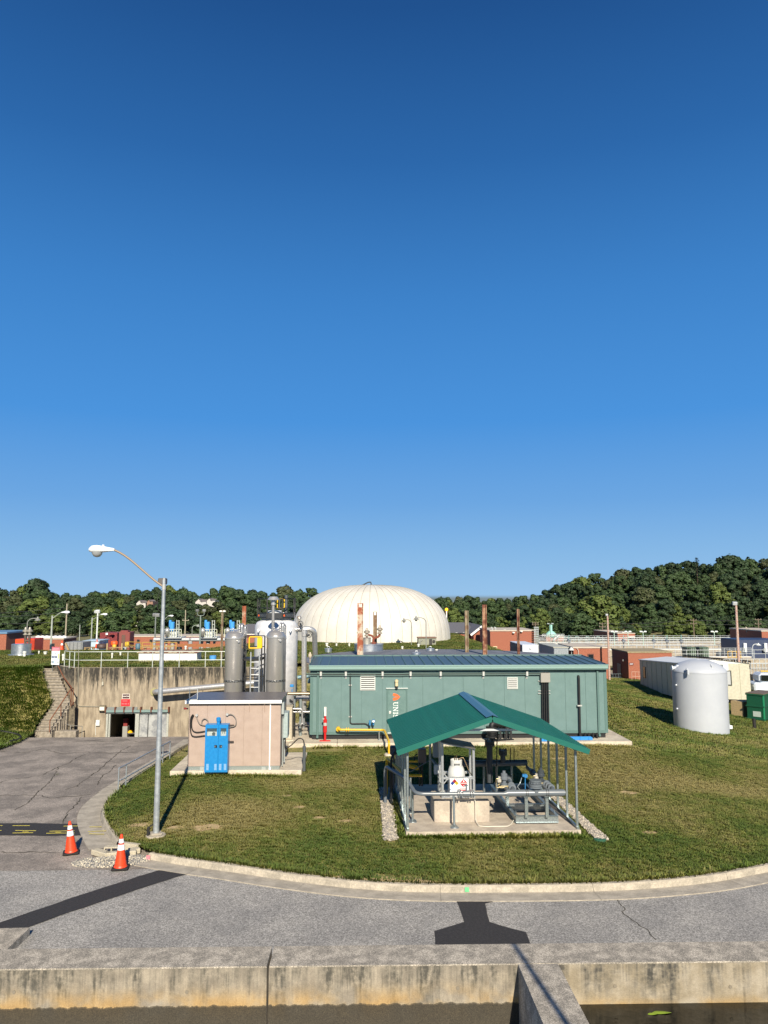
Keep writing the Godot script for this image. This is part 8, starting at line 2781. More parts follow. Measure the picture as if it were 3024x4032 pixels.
	one("safety_fence", "low orange safety netting across the far lawn edge", "fence", b, pm("8f5c38", 0.8))
	# mixer platforms with blue motors
	for a in [[680.0, "blue motor platform standing behind the long white box"], [820.0, "blue motor platform between the flood pole and the steel vessels"], [918.0, "blue motor platform half hidden behind the steel vessels"]]:
		var D := 80.0
		var X: float = a[0]
		var base := Z(X, 2540, D)
		base.y = -3.0
		var th := thing("mixer_platform", a[1], "mixer", "", base)
		b = B.new()
		fbox(b, X - 34, X + 34, 2508, D, hz(2512, D), 2.4)
		part(th, "deck", b, pm("b4b9ba", 0.5, 0.3))
		b = B.new()
		fbox(b, X - 12, X + 18, 2484, D + 0.4, hz(2508, D), 0.9, 0.05)
		part(th, "gearbox", b, pm("b9bfc2", 0.4))
		b = B.new()
		fbox(b, X - 12, X + 4, 2448, D + 0.4, hz(2484, D), 0.7, 0.08); fbox(b, X - 15, X - 6, 2441, D + 0.9, hz(2470, D), 0.4, 0.05)
		part(th, "motor", b, pm("3f8fd0", 0.4))
		b = B.new()
		b.lathe([Vector2(0, 0), Vector2(0.18, 0), Vector2(0.2, 0.4), Vector2(0.3, 0.5), Vector2(0.25, 0.75), Vector2(0.1, 0.95), Vector2(0, 0.95)], 14, Transform3D(Basis.IDENTITY, Z(X - 22, 2508, D)), true)
		part(th, "valve", b, pm("a5a6a2", 0.4, 0.4))
		for k in 8:
			b = B.new()
			var rx := X - 34 + k * 9.7
			b.bar(Z(rx, 2508, D), Z(rx, 2478, D), 0.05, 0.05)
			part(th, "rail_post", b, pm("c4c8a8", 0.5))
		for y in [2478.0, 2492.0]:
			b = B.new()
			b.bar(Z(X - 34, y, D), Z(X + 34, y, D), 0.05, 0.05)
			part(th, "rail", b, pm("c4c8c0", 0.5))
		b = B.new()
		b.bar(Z(X + 16, 2508, D - 0.1), Z(X + 16, 2442, D - 0.1), 0.06, 0.06); b.bar(Z(X + 25, 2508, D - 0.1), Z(X + 25, 2442, D - 0.1), 0.06, 0.06)
		for k in 5: b.bar(Z(X + 16, 2445 + k * 14, D - 0.1), Z(X + 25, 2445 + k * 14, D - 0.1), 0.04, 0.04)
		part(th, "ladder", b, pm("aab0a8", 0.5))
		for s in [-24.0, 0.0, 24.0]:
			b = B.new()
			b.tube([V3(Z(X + s, 2510, D + 1).x, -3.0, -D - 1), Z(X + s, 2510, D + 1)], 0.22 if s == 0.0 else 0.12, 10)
			part(th, "leg", b, pm("9a9690", 0.6))
		if X < 900:
			b = B.new()
			b.tube([Z(X - 74, 2518, D + 0.5), Z(X + 74, 2518, D + 0.5)], 0.2, 12)
			part(th, "launder_pipe", b, pm("aaaeb0", 0.45, 0.3))
			for s in [-72.0, 72.0]:
				b = B.new()
				b.tube([V3(Z(X + s, 2518, D + 0.5).x, -3.0, -D - 0.5), Z(X + s, 2518, D + 0.5)], 0.16, 8)
				part(th, "pipe_leg", b, pm("8f9294", 0.5))
	# lamps and poles
	var lampm := pm("a9aea4", 0.45, 0.4)
	for a in [[206.0, 2424.0, 240.0, 62.0, 1.0, "street lamp with a bright head left of the utility pole"], [363.0, 2432.0, 396.0, 80.0, 1.0, "street lamp behind the blue container, arm towards the flood pole"], [643.0, 2438.0, 662.0, 100.0, 1.0, "small street lamp beside the left blue motor"]]:
		var D: float = a[3]
		var foot := Z(a[0], a[1], D)
		var hh := foot.y
		foot.y = terrace_h(foot.x, foot.z)
		cobra_lamp("street_lamp", a[5], foot, hh - foot.y, 0.09, 0.06, V3((a[2] - a[0]) * D / FPX, 13.0 * D / FPX + 0.2, 0), 0.65, lampm, lampm)
	var p1 := pole("flood_mast", "white floodlight mast left of the red container", 385, 2412, 90.0, -3.0, 0.12, pm("c9cdcc", 0.5), "", "mast")
	flood_head(p1, 385, 2408, 90.0, 0.5, pm("c4c8c8", 0.4)); flood_head(p1, 378, 2409, 90.0, 0.4, pm("b4b8b8", 0.4))
	pole("slim_pole", "slim pale pole standing before the wood above the skip", 315, 2460, 90.0, -3.0, 0.07, lampm)
	p1 = pole("flood_mast", "grey floodlight mast just left of the street lamp post", 613, 2428, 90.0, -3.0, 0.11, pm("6f7672", 0.5), "", "mast")
	flood_head(p1, 610, 2421, 90.0, 0.5, pm("7a7c7c", 0.4)); flood_head(p1, 620, 2422, 90.0, 0.5, pm("8a8c8c", 0.4))
	p1 = pole("flood_mast", "tall grey mast with twin floodlights before second blue motor", 790, 2424, 72.0, 2.0, 0.09, pm("76827c", 0.5), "", "mast")
	flood_head(p1, 777, 2404, 72.0, 0.3, pm("6a6c6c", 0.4)); flood_head(p1, 804, 2404, 72.0, 0.3, pm("8a8c8c", 0.4))
	b = B.new()
	b.tube(round_path([Z(777, 2408, 72.0), Z(777, 2424, 72.0), Z(804, 2424, 72.0), Z(804, 2408, 72.0)], 0.2), 0.03, 6)
	part(p1, "bracket", b, pm("76827c", 0.5))
	var gl := Z(756, 2500, 100.0)
	gl.y = -3.0
	gooseneck("gooseneck_lamp", "gooseneck lamp seen between the two blue motor platforms", gl, hz(2461, 100.0) + 3.0, 0.75, lampm)
	var wm := nmat("pole_wood", "8a8270", "a59c86", 1.5, 0.03)
	utility_pole("bare pale utility pole carrying wires before the left wood", 264, 2377, 120.0, -3.0, [], wm)
	utility_pole("thin utility pole with lamp arm right of the left blue motor", 731, 2402, 150.0, -3.0, [2443], wm)
	for a in [[2392.0, 2420.0, "upper wire running left from the bare utility pole"], [2410.0, 2432.0, "second wire running left from the bare utility pole"], [2447.0, 2454.0, "lowest wire running left from the bare utility pole"]]:
		wires(a[2], [Z(264, a[0], 120.0), Z(-200, a[1], 125.0)])
	# houses on the hill
	for a in [[790.0, 2358.0, 26.0, "white gabled house half hidden in trees on the left hill"], [830.0, 2356.0, 20.0, "pale house behind the white gabled one on the hill"], [555.0, 2364.0, 22.0, "low white roofed house among the trees on the left hill"], [590.0, 2362.0, 14.0, "small brick coloured house among trees near the street lamp"]]:
		var D := 268.0
		var p := Z(a[0], 2385, D)
		var w: float = a[2] * 0.8 * D / FPX
		var top := hz(a[1], D)
		var th := thing("hill_house", a[3], "house", "", V3(p.x, far_h(p.x, p.z), p.z))
		b = B.new()
		b.box(V3(p.x - w, far_h(p.x, p.z) - 0.5, -D - 7), V3(p.x + w, top - w * 0.55, -D))
		b.t3(V3(p.x - w, top - w * 0.55, -D), V3(p.x + w * 0.2, top - w * 0.55, -D), V3(p.x - w * 0.4, top, -D), Vector3.BACK)
		part(th, "wall", b, pm("b3afa8", 0.7) if a[2] > 15.0 else pm("8a6a58", 0.7))
		b = B.new()
		b.q(V3(p.x - w * 1.1, top - w * 0.65, -D + 0.3), V3(p.x - w * 0.4, top + 0.1, -D + 0.3), V3(p.x - w * 0.4, top + 0.1, -D - 7.3), V3(p.x - w * 1.1, top - w * 0.65, -D - 7.3), V3(-1, 1, 0)); b.q(V3(p.x + w * 0.3, top - w * 0.65, -D + 0.3), V3(p.x - w * 0.4, top + 0.1, -D + 0.3), V3(p.x - w * 0.4, top + 0.1, -D - 7.3), V3(p.x + w * 0.3, top - w * 0.65, -D - 7.3), V3(1, 1, 0)); b.q(V3(p.x - w * 0.2, top - w * 0.5, -D + 0.2), V3(p.x + w * 1.05, top - w * 0.5, -D + 0.2), V3(p.x + w * 1.05, top - w * 0.1, -D - 3.5), V3(p.x - w * 0.2, top - w * 0.1, -D - 3.5), V3(0, 1, 1))
		part(th, "roof", b, pm("756c66", 0.8))

func make_far_right():
	var brick := brick_mat()
	var cope := pm("b4aa9a", 0.8)
	var con := nmat("basin_concrete", "8a8172", "a69c8a", 4.0, 0.02, 0.95, 0.0, 0.08)
	var rail := pm("c3c9c9", 0.45, 0.4)
	var b: B
	# gabled brick building beyond the dome
	var h := brick_house("gabled_building", "brick building with slate roofs and a white gable right of the dome", 1740, 1872, 2496, 120.0, -3.0, 14.0, brick, pm("d5d6d2", 0.6))
	b = B.new()
	var q0 := Z(1735, 2492, 120.0); var q1 := Z(1868, 2492, 120.0)
	b.q(V3(q0.x, q0.y, -119.6), V3(q1.x, q0.y, -119.6), V3(q1.x, hz(2451, 127.0), -127), V3(q0.x, hz(2451, 127.0), -127), V3(0, 1, 1)); b.q(V3(q0.x, q0.y, -134.4), V3(q1.x, q0.y, -134.4), V3(q1.x, hz(2451, 127.0), -127), V3(q0.x, hz(2451, 127.0), -127), V3(0, 1, -1))
	part(h, "roof", b, nmat("slate", "55555a", "6b6a6d"))
	b = B.new()
	var w0 := Z(1852, 2494, 117.0); var w1 := Z(1938, 2494, 117.0); var wt := Z(1896, 2462, 117.0)
	b.box(V3(w0.x + 0.5, -3.0, -130), V3(w1.x - 0.5, w0.y - 0.05, -117))
	b.t3(V3(w0.x + 0.5, w0.y - 0.05, -117), V3(w1.x - 0.5, w0.y - 0.05, -117), V3(wt.x, wt.y - 0.15, -117), Vector3.BACK)
	part(h, "gable_wall", b, brick)
	b = B.new()
	for s in [w0, w1]: b.q(V3(s.x, s.y - 0.1, -116.6), V3(wt.x, wt.y, -116.6), V3(wt.x, wt.y, -130.2), V3(s.x, s.y - 0.1, -130.2), V3(0, 1, 0))
	part(h, "gable_roof", b, mats["slate"])
	b = B.new()
	for s in [w0, w1]: b.bar(V3(s.x, s.y - 0.25, -116.55), V3(wt.x, wt.y - 0.15, -116.55), 0.06, 0.3)
	part(h, "gable_trim", b, pm("dcdcd8", 0.6))
	for px in [1776.0, 1812.0]: opening(h, "window", px, px + 9, 2507, 2518, 120.0, pm("5d3a30", 0.6), pm("20242a", 0.2))
	for px in [1794.0, 1822.0]: opening(h, "vent", px, px + 7, 2490, 2496, 119.9, pm("c9cac6", 0.6), pm("3a3c40", 0.4))
	# big brick block
	h = brick_house("brick_block", "tall plain brick block with dark left side behind the rusty posts", 1930, 2109, 2486, 106.0, -3.0, 9.0, brick, cope)
	opening(h, "door", 1942, 1957, 2545, 2562, 106.0, pm("d2c49a", 0.6), pm("3a342c", 0.5))
	for a in [[1987.0, 2497.0], [2018.0, 2492.0]]:
		b = B.new()
		b.box(Z(a[0] + 30, a[1] - 4, 105.9), Z(a[0] + 38, a[1] - 9, 105.9) + V3(0, 0, 0.3))
		part(h, "wall_lamp", b, pm("d5d2c8", 0.5))
	b = B.new()
	fbox(b, 1984, 1992, 2479, 108.0, hz(2486, 106.0), 0.6)
	part(h, "roof_unit", b, pm("d8d8d2", 0.5))
	for a in [[1938.0, "left"], [1952.0, "right"]]:
		b = B.new()
		b.tube(round_path([V3(Z(a[0], 2486, 107.0).x, hz(2486, 107.0), -107.0), Z(a[0], 2470, 107.0), Z(a[0] - 6, 2470, 107.0)], 0.2), 0.05, 6)
		part(h, "roof_pipe", b, pm("b8c0bc", 0.5))
	# pipe tower at its corner
	var tw := thing("pipe_tower", "pale caged ladder and pipes on the brick block's right corner", "ladder", "", V3(Z(2115, 2500, 105.0).x, -3, -105))
	for k in 4:
		b = B.new()
		b.tube([V3(Z(2104 + k * 5, 2500, 105.0).x, -3.0, -105), Z(2104 + k * 5, 2468, 105.0)], 0.05, 6)
		part(tw, "upright", b, pm("aeb6b4", 0.45, 0.4))
	for k in 9:
		b = B.new()
		b.bar(Z(2102, 2470 + k * 9, 105.0), Z(2121, 2470 + k * 9, 105.0), 0.05, 0.08)
		part(tw, "hoop", b, pm("aeb6b4", 0.45, 0.4))
	# containers behind the teal roof
	var cw := thing("white_container", "white container shed with a dark blue left end behind the teal roof", "container", "", V3(Z(2085, 2540, 80.0).x, -3, -82))
	b = B.new()
	fbox(b, 2057, 2119, 2540, 80.0, -3.0, 6.5, 0.03)
	part(cw, "body", b, pm("c8ced6", 0.45))
	b = B.new()
	var cl := Z(2057, 2540, 80.0).x
	b.box(V3(cl - 0.03, -3.0, -86.4), V3(cl, hz(2540, 80.0) - 0.05, -80.1))
	part(cw, "end_wall", b, pm("3a4a68", 0.5))
	b = B.new()
	b.box(Z(2080, 2587, 79.99), Z(2099, 2562, 79.99) + V3(0, 0, 0.03)); b.box(Z(2084, 2555, 79.99), Z(2093, 2548, 79.99) + V3(0, 0, 0.12))
	part(cw, "door", b, pm("b8bec6", 0.5))
	var cg := thing("grey_container", "grey steel container with dark end left of the small brick shed", "container", "", V3(Z(2215, 2560, 84.0).x, -3, -86))
	b = B.new()
	fbox(b, 2181, 2238, 2552, 84.0, -3.0, 7.0, 0.03)
	part(cg, "body", b, nmat("container_grey", "7f868c", "939aa0", 1.5, 0.03, 0.5))
	for k in 8:
		b = B.new()
		fbox(b, 2184 + k * 6.8, 2187 + k * 6.8, 2554, 83.96, -2.6, 0.1)
		part(cg, "corrugation", b, mats["container_grey"])
	b = B.new()
	fbox(b, 2178, 2240, 2549, 83.9, hz(2552, 84.0), 7.2)
	part(cg, "roof", b, pm("a8a89c", 0.6))
	# small brick sheds
	h = brick_house("brick_shed", "small brick shed with one dark window beside the grey container", 2258, 2396, 2554, 84.0, -3.2, 6.0, brick, cope, "shed")
	opening(h, "window", 2314, 2338, 2574, 2602, 84.0, pm("5a3428", 0.6), pm("1c2226", 0.15))
	b = B.new()
	b.tube(round_path([Z(2278, 2598, 83.9), Z(2278, 2562, 83.9), Z(2270, 2552, 83.9)], 0.3), 0.04, 6)
	part(h, "conduit", b, pm("b8aca0", 0.6))
	var p := pole("yard_lamp", "short yard lamp with cone shade at the small shed's left corner", 2250, 2555, 82.0, -3.2, 0.06, pm("8d9290", 0.5), "", "lamp")
	b = B.new()
	b.lathe([Vector2(0.32, 0), Vector2(0.1, 0.3), Vector2(0, 0.34)], 14, Transform3D(Basis.IDENTITY, Z(2250, 2560, 82.0)))
	part(p, "shade", b, pm("b4b8b4", 0.5))
	h = brick_house("brick_shed", "brick shed with dark doorway side and plaque left of the trailer", 2473, 2645, 2573, 86.0, -3.4, 5.5, brick, nmat("mossy_coping", "7a6c4a", "a59a80", 2.0, 0.04), "shed")
	b = B.new()
	b.box(Z(2478, 2619, 85.99), Z(2494, 2610, 85.99) + V3(0, 0, 0.03))
	var pq := part(h, "plaque", b, pm("4a2c34", 0.5))
	b = B.new()
	b.box(Z(2480, 2616, 85.95), Z(2492, 2613, 85.95) + V3(0, 0, 0.005))
	part(pq, "worn_print", b, pm("d0c4c4", 0.6))
	var sx := Z(2473, 2600, 86.0).x
	b = B.new()
	b.box(V3(sx - 0.04, -2.9, -89.6), V3(sx, -0.7, -88.4)); b.box(V3(sx - 0.2, -0.3, -87.4), V3(sx, -0.1, -87.2))
	part(h, "side_door", b, pm("6a6c6a", 0.5))
	var fe := []
	for k in 4: fe.append(V3(Z(2488 + k * 14, 2670, 84.5).x, lawn_h(Z(2488 + k * 14, 2670, 84.5).x, -84.5) - 0.2, -84.5))
	railing("shed_railing", "rusty pink pipe railing before the brick shed by the trailer", fe, 1.1, [1.0, 0.55], pm("b08a78", 0.5), 0.035)
	fe = []
	for k in 8: fe.append(V3(Z(2380 + k * 11, 2650, 88.0).x, -3.3, -88.0))
	railing("dark_fence", "dark railing right of the teal building's roof end", fe, 1.5, [1.0, 0.75, 0.5, 0.25], pm("4d5a60", 0.5), 0.03)
	# concrete basins one behind the other, each with its wall and railings
	var rows := [[97.0, 2420.0, 2960.0, 2592.0, "stained concrete basin wall behind the sheds and trailer"], [112.0, 2120.0, 2930.0, 2562.0, "middle concrete basin wall with white railings"], [128.0, 2200.0, 2930.0, 2549.0, "farther concrete basin wall before the wood"], [146.0, 2125.0, 2900.0, 2538.0, "farthest pale basin wall before the wood"]]
	for i in rows.size():
		var a: Array = rows[i]
		var th := thing("basin", a[4], "basin", "", V3(Z((a[1] + a[2]) / 2, 2550, a[0]).x, -3, -a[0]))
		var n := 8
		for k in n:
			b = B.new()
			fbox(b, lerpf(a[1], a[2], float(k) / n) + 0.3, lerpf(a[1], a[2], (k + 1.0) / n) - 0.3, a[3], a[0], -3.2, 0.5)
			part(th, "wall_section", b, con)
		b = B.new()
		fbox(b, a[1], a[2], a[3] - 3, a[0] + 0.05, hz(a[3], a[0]), 1.2)
		part(th, "walkway", b, pm("c9c9c2", 0.7))
		for s in [[0.0, "railing on the near edge of the "], [7.0, "railing on the far walkway of the "]]:
			var d2: float = a[0] + 0.2 + s[0]
			fe = []
			var yb := hz(a[3] - 3, a[0]) + 0.0
			var np := 26
			for k in np: fe.append(V3(Z(lerpf(a[1], a[2], k / (np - 1.0)), 2550, d2).x, yb, -d2))
			if s[0] > 0:
				b = B.new()
				b.box(V3(fe[0].x, -3.2, -d2 - 0.6), V3(fe[-1].x, yb, -d2 + 0.4))
				part(th, "inner_wall", b, con)
			railing("basin_railing", s[1] + a[4], fe, 1.05, [1.0, 0.55], rail, 0.028)
		b = B.new()
		b.box(V3(Z(a[1], 2550, a[0]).x, -3.1, -a[0] - 6.8), V3(Z(a[2], 2550, a[0]).x, -2.9, -a[0] - 0.5))
		part(th, "water_surface", b, pm("3c4238", 0.15))
	# gate actuators along the basins
	for px in [2574.0, 2626.0, 2682.0, 2240.0, 2455.0]:
		var d := 113.5
		var th := thing("gate_actuator", "valve actuator with upright stem on the middle basin walkway", "actuator", "valve actuators on the basins", V3(Z(px, 2540, d).x, hz(2559, 112.0), -d))
		b = B.new()
		b.tube([V3(Z(px, 2540, d).x, hz(2559, 112.0), -d), Z(px, 2528, d)], 0.08, 8); b.disc_on(Z(px - 3, 2522, d), V3(0, 0, 1), 0.2, 0.4, 12); b.box(Z(px - 5, 2530, d), Z(px + 5, 2519, d) + V3(0, 0, 0.3), 0.03)
		part(th, "body", b, pm("59606a", 0.5))
		b = B.new()
		b.tube([Z(px, 2520, d), Z(px, 2500, d)], 0.05, 8)
		part(th, "stem", b, pm("7fa8a2", 0.5))
	# rail arches far left of the basins
	for k in 5:
		b = B.new()
		var px := 2180.0 + k * 42.0
		var d := 152.0
		b.tube(round_path([V3(Z(px, 2520, d).x, hz(2536, 146.0) - 0.2, -d), Z(px, 2506, d), Z(px + 14, 2506, d), V3(Z(px + 14, 2520, d).x, hz(2536, 146.0) - 0.2, -d)], 0.3), 0.07, 6)
		one("pipe_arch", "inverted U pipe rising from the farthest basin", "pipe", b, pm("6f8a86", 0.5), "pipe arches on the farthest basin")
	# far brick buildings
	h = brick_house("brick_building", "far low brick building carrying teal equipment and railings", 2150, 2222, 2510, 165.0, -3.0, 6.0, brick, cope)
	b = B.new()
	b.lathe([Vector2(0, 0), Vector2(1.2, 0), Vector2(1.1, 0.7), Vector2(0.6, 1.2), Vector2(0.3, 1.3), Vector2(0.3, 2.6), Vector2(0, 2.6)], 14, Transform3D(Basis.IDENTITY, Z(2170, 2508, 166.0)), true)
	part(h, "teal_equipment", b, pm("8fc4b4", 0.5))
	b = B.new()
	for k in 10: b.bar(Z(2135 + k * 9.6, 2508, 164.8), Z(2135 + k * 9.6, 2497, 164.8), 0.07, 0.07)
	b.bar(Z(2135, 2497, 164.8), Z(2222, 2497, 164.8), 0.07, 0.07); b.bar(Z(2135, 2502, 164.8), Z(2222, 2502, 164.8), 0.07, 0.07); b.bar(Z(2178, 2521, 164.5), Z(2202, 2501, 164.5), 0.1, 0.3)
	part(h, "roof_railing", b, rail)
	h = brick_house("brick_building", "far brick building with dark left side before the wooded hill", 2432, 2500, 2497, 156.0, -3.0, 16.0, brick, cope)
	b = B.new()
	fbox(b, 2450, 2462, 2490, 158.0, hz(2497, 156.0), 1.0); fbox(b, 2475, 2500, 2508, 155.5, hz(2512, 155.5), 0.5)
	part(h, "roof_vent", b, pm("c8c9c2", 0.5))
	opening(h, "doorway", 2478, 2498, 2512, 2524, 156.0, pm("4a2c22", 0.6), pm("241a16", 0.4))
	# building with navy annex at the right edge
	h = brick_house("brick_building", "brick building with roof units rising behind the navy annex", 2999, 3110, 2489, 104.0, -3.0, 9.0, brick, cope)
	b = B.new()
	fbox(b, 2995, 3012, 2481, 107.0, hz(2489, 104.0), 1.2)
	part(h, "roof_unit", b, pm("b0b4bc", 0.4, 0.3))
	b = B.new()
	b.cyl(Z(2955, 2488, 108.0), 0.3, 0.4, 12); b.tube([Z(2940, 2489, 108.0), Z(2940, 2470, 108.0), Z(2935, 2470, 108.0)], 0.06, 6)
	part(h, "roof_vent", b, pm("b8b09a", 0.5))
	var nv := thing("navy_annex", "dark navy metal annex with white air conditioners beyond the white van", "building", "", V3(Z(2970, 2550, 98.0).x, -3, -99))
	b = B.new()
	fbox(b, 2909, 3090, 2522, 98.0, -3.0, 5.0, 0.03)
	part(nv, "wall", b, nmat("navy_wall", "2b3650", "35415c", 2.0, 0.03, 0.5))
	for px in [2925.0, 3006.0]:
		b = B.new()
		b.box(Z(px, 2568, 97.99), Z(px + 10, 2532, 97.99) + V3(0, 0, 0.35), 0.03)
		var acu := part(nv, "air_conditioner", b, pm("d5d8d6", 0.5))
		b = B.new()
		b.box(Z(px + 1.5, 2566, 97.6), Z(px + 9, 2552, 97.6) + V3(0, 0, 0.02))
		part(acu, "grille", b, pm("8f9494", 0.5))
	var gl := Z(2966, 2600, 92.0)
	gl.y = -3.0
	gooseneck("gooseneck_lamp", "white gooseneck lamp before the navy annex", gl, hz(2539, 92.0) + 3.0, 0.75, pm("c9cdca", 0.5), "", 0.3)
	# transformers
	for a in [[2703.0, 2740.0, "green finned transformer standing farther from the rusty white mast"], [2753.0, 2791.0, "green finned transformer standing closer to the rusty white mast"]]:
		var d := 94.0
		var th := thing("transformer", a[2], "transformer", "", V3(Z(a[0], 2560, d).x, -3, -d - 1))
		b = B.new()
		fbox(b, a[0], a[1], 2551, d, -3.0, 1.4, 0.04)
		part(th, "tank", b, pm("4a5a48", 0.5))
		for k in 5:
			b = B.new()
			fbox(b, a[0] + 2 + k * 7.5, a[0] + 6 + k * 7.5, 2554, d - 0.25, -1.5, 0.25)
			part(th, "fin", b, pm("3c4a3c", 0.5) if k < 2 else pm("6f8070", 0.5))
	# dark clarifier bridge
	var br := thing("clarifier_bridge", "black lattice bridge sloping down across the clarifier behind the trailer", "bridge", "", Z(2700, 2600, 82.0))
	var e0 := Z(2697, 2582, 84.0); var e1 := Z(2955, 2604, 78.0)
	b = B.new()
	b.bar(e0, e1, 0.12, 0.14); b.bar(e0 + Vector3.DOWN * 0.75, e1 + Vector3.DOWN * 0.75, 0.12, 0.12)
	part(br, "chord", b, pm("1c1c1e", 0.6))
	for k in 26:
		b = B.new()
		var t0 := k / 26.0
		b.bar(e0.lerp(e1, t0), e0.lerp(e1, t0 + 0.5 / 26.0) + Vector3.DOWN * 0.75, 0.06, 0.06); b.bar(e0.lerp(e1, t0 + 1.0 / 26.0), e0.lerp(e1, t0 + 0.5 / 26.0) + Vector3.DOWN * 0.75, 0.06, 0.06)
		part(br, "brace", b, pm("8f7a5e", 0.6) if k < 13 else pm("2a2a2c", 0.6))
	for t in [0.02, 0.5, 0.98]:
		b = B.new()
		var q := e0.lerp(e1, t)
		b.box(V3(q.x - 0.2, -3.2, q.z - 0.2), V3(q.x + 0.2, q.y - 0.75, q.z + 0.2))
		part(br, "pier", b, con)
	for a in [[90.0, 2660.0, 3060.0, 2597.0, "white railing behind the black lattice bridge"], [76.0, 2850.0, 3060.0, 2640.0, "white railing between the trailer and the clarifier"], [70.0, 2955.0, 3060.0, 2660.0, "pale pipe railing behind the white van"]]:
		fe = []
		for k in 10: fe.append(V3(Z(lerpf(a[1], a[2], k / 9.0), 2600, a[0]).x, hz(a[3], a[0]), -a[0]))
		var th := railing("clarifier_railing", a[4], fe, 1.0, [1.0, 0.55], rail, 0.03)
		b = B.new()
		b.box(V3(fe[0].x, -3.6, -a[0] - 0.5), V3(fe[-1].x, fe[0].y, -a[0] + 0.3))
		part(th, "kerb", b, con)
	# yellow barrier
	fe = []
	for k in 4: fe.append(V3(Z(2866 + k * 17, 2580, 92.0).x, -3.0, -92.0))
	railing("yellow_barrier", "yellow safety railing beside the tall mast near the annex", fe, hz(2568, 92.0) + 3.0, [1.0, 0.8], pm("c9a02c", 0.5), 0.04)
	# masts and lamps
	var rm := nmat("mast_rust", "b5aca4", "9a6a58", 1.0, 0.03, 0.6)
	p = pole("flood_mast", "tall pale floodlight mast behind the small brick shed", 2392, 2425, 82.0, -3.2, 0.13, rm, "", "mast")
	flood_head(p, 2389, 2421, 82.0, 0.28, pm("a9aeb0", 0.4))
	p = pole("flood_mast", "tall rusty white floodlight mast rising behind the trailer", 2898, 2384, 70.0, -2.5, 0.15, rm, "", "mast")
	flood_head(p, 2893, 2376, 70.0, 0.42, pm("a9aeb0", 0.4))
	for px in [2418.0, 2472.0, 2532.0, 2812.0]:
		p = pole("twin_lamp", "pale green twin head lamp among the basins", px, 2490, 125.0, -3.0, 0.08, pm("a9c4b4", 0.5), "twin head lamps along the basins", "lamp")
		b = B.new()
		for s in [-8.0, 8.0]: b.obox(Z(px + s, 2487, 125.0), V3(0.5, 0.25, 0.3), Basis.IDENTITY, 0.08)
		b.bar(Z(px - 8, 2489, 125.0), Z(px + 8, 2489, 125.0), 0.08, 0.08)
		part(p, "heads", b, pm("d2dcd4", 0.4))
	p = pole("twin_lamp", "slim dark twin lamp above the teal equipment building", 2167, 2457, 150.0, -3.0, 0.07, pm("6d7a78", 0.5), "", "lamp")
	b = B.new()
	for s in [-8.0, 8.0]: b.obox(Z(2167 + s, 2456, 150.0), V3(0.5, 0.25, 0.3), Basis.IDENTITY, 0.08)
	b.bar(Z(2159, 2457, 150.0), Z(2175, 2457, 150.0), 0.06, 0.06)
	part(p, "heads", b, pm("8f9a98", 0.4))
	var wm := nmat("pole_wood_dark", "5d5246", "7a6c5a", 1.5, 0.03)
	utility_pole("wooden utility pole behind the brick block's right corner", 2108, 2448, 172.0, -3.0, [2453, 2460], wm)
	utility_pole("wooden utility pole behind the pale floodlight mast", 2372, 2452, 170.0, -3.0, [2456, 2468], wm)
	utility_pole("tall wooden utility pole before the bright bushy tree", 2730, 2436, 165.0, -3.0, [2442, 2456], wm)
	utility_pole("wooden utility pole above the navy annex", 2985, 2436, 165.0, -3.0, [2440, 2457], wm)
	for a in [[2442.0, 2440.0, "upper overhead wire before the wooded hill"], [2456.0, 2457.0, "lower overhead wire before the wooded hill"]]:
		wires(a[2], [Z(2372, a[0] + 14, 170.0), Z(2730, a[0], 165.0), Z(2985, a[1], 165.0), Z(3300, a[1], 165.0)])

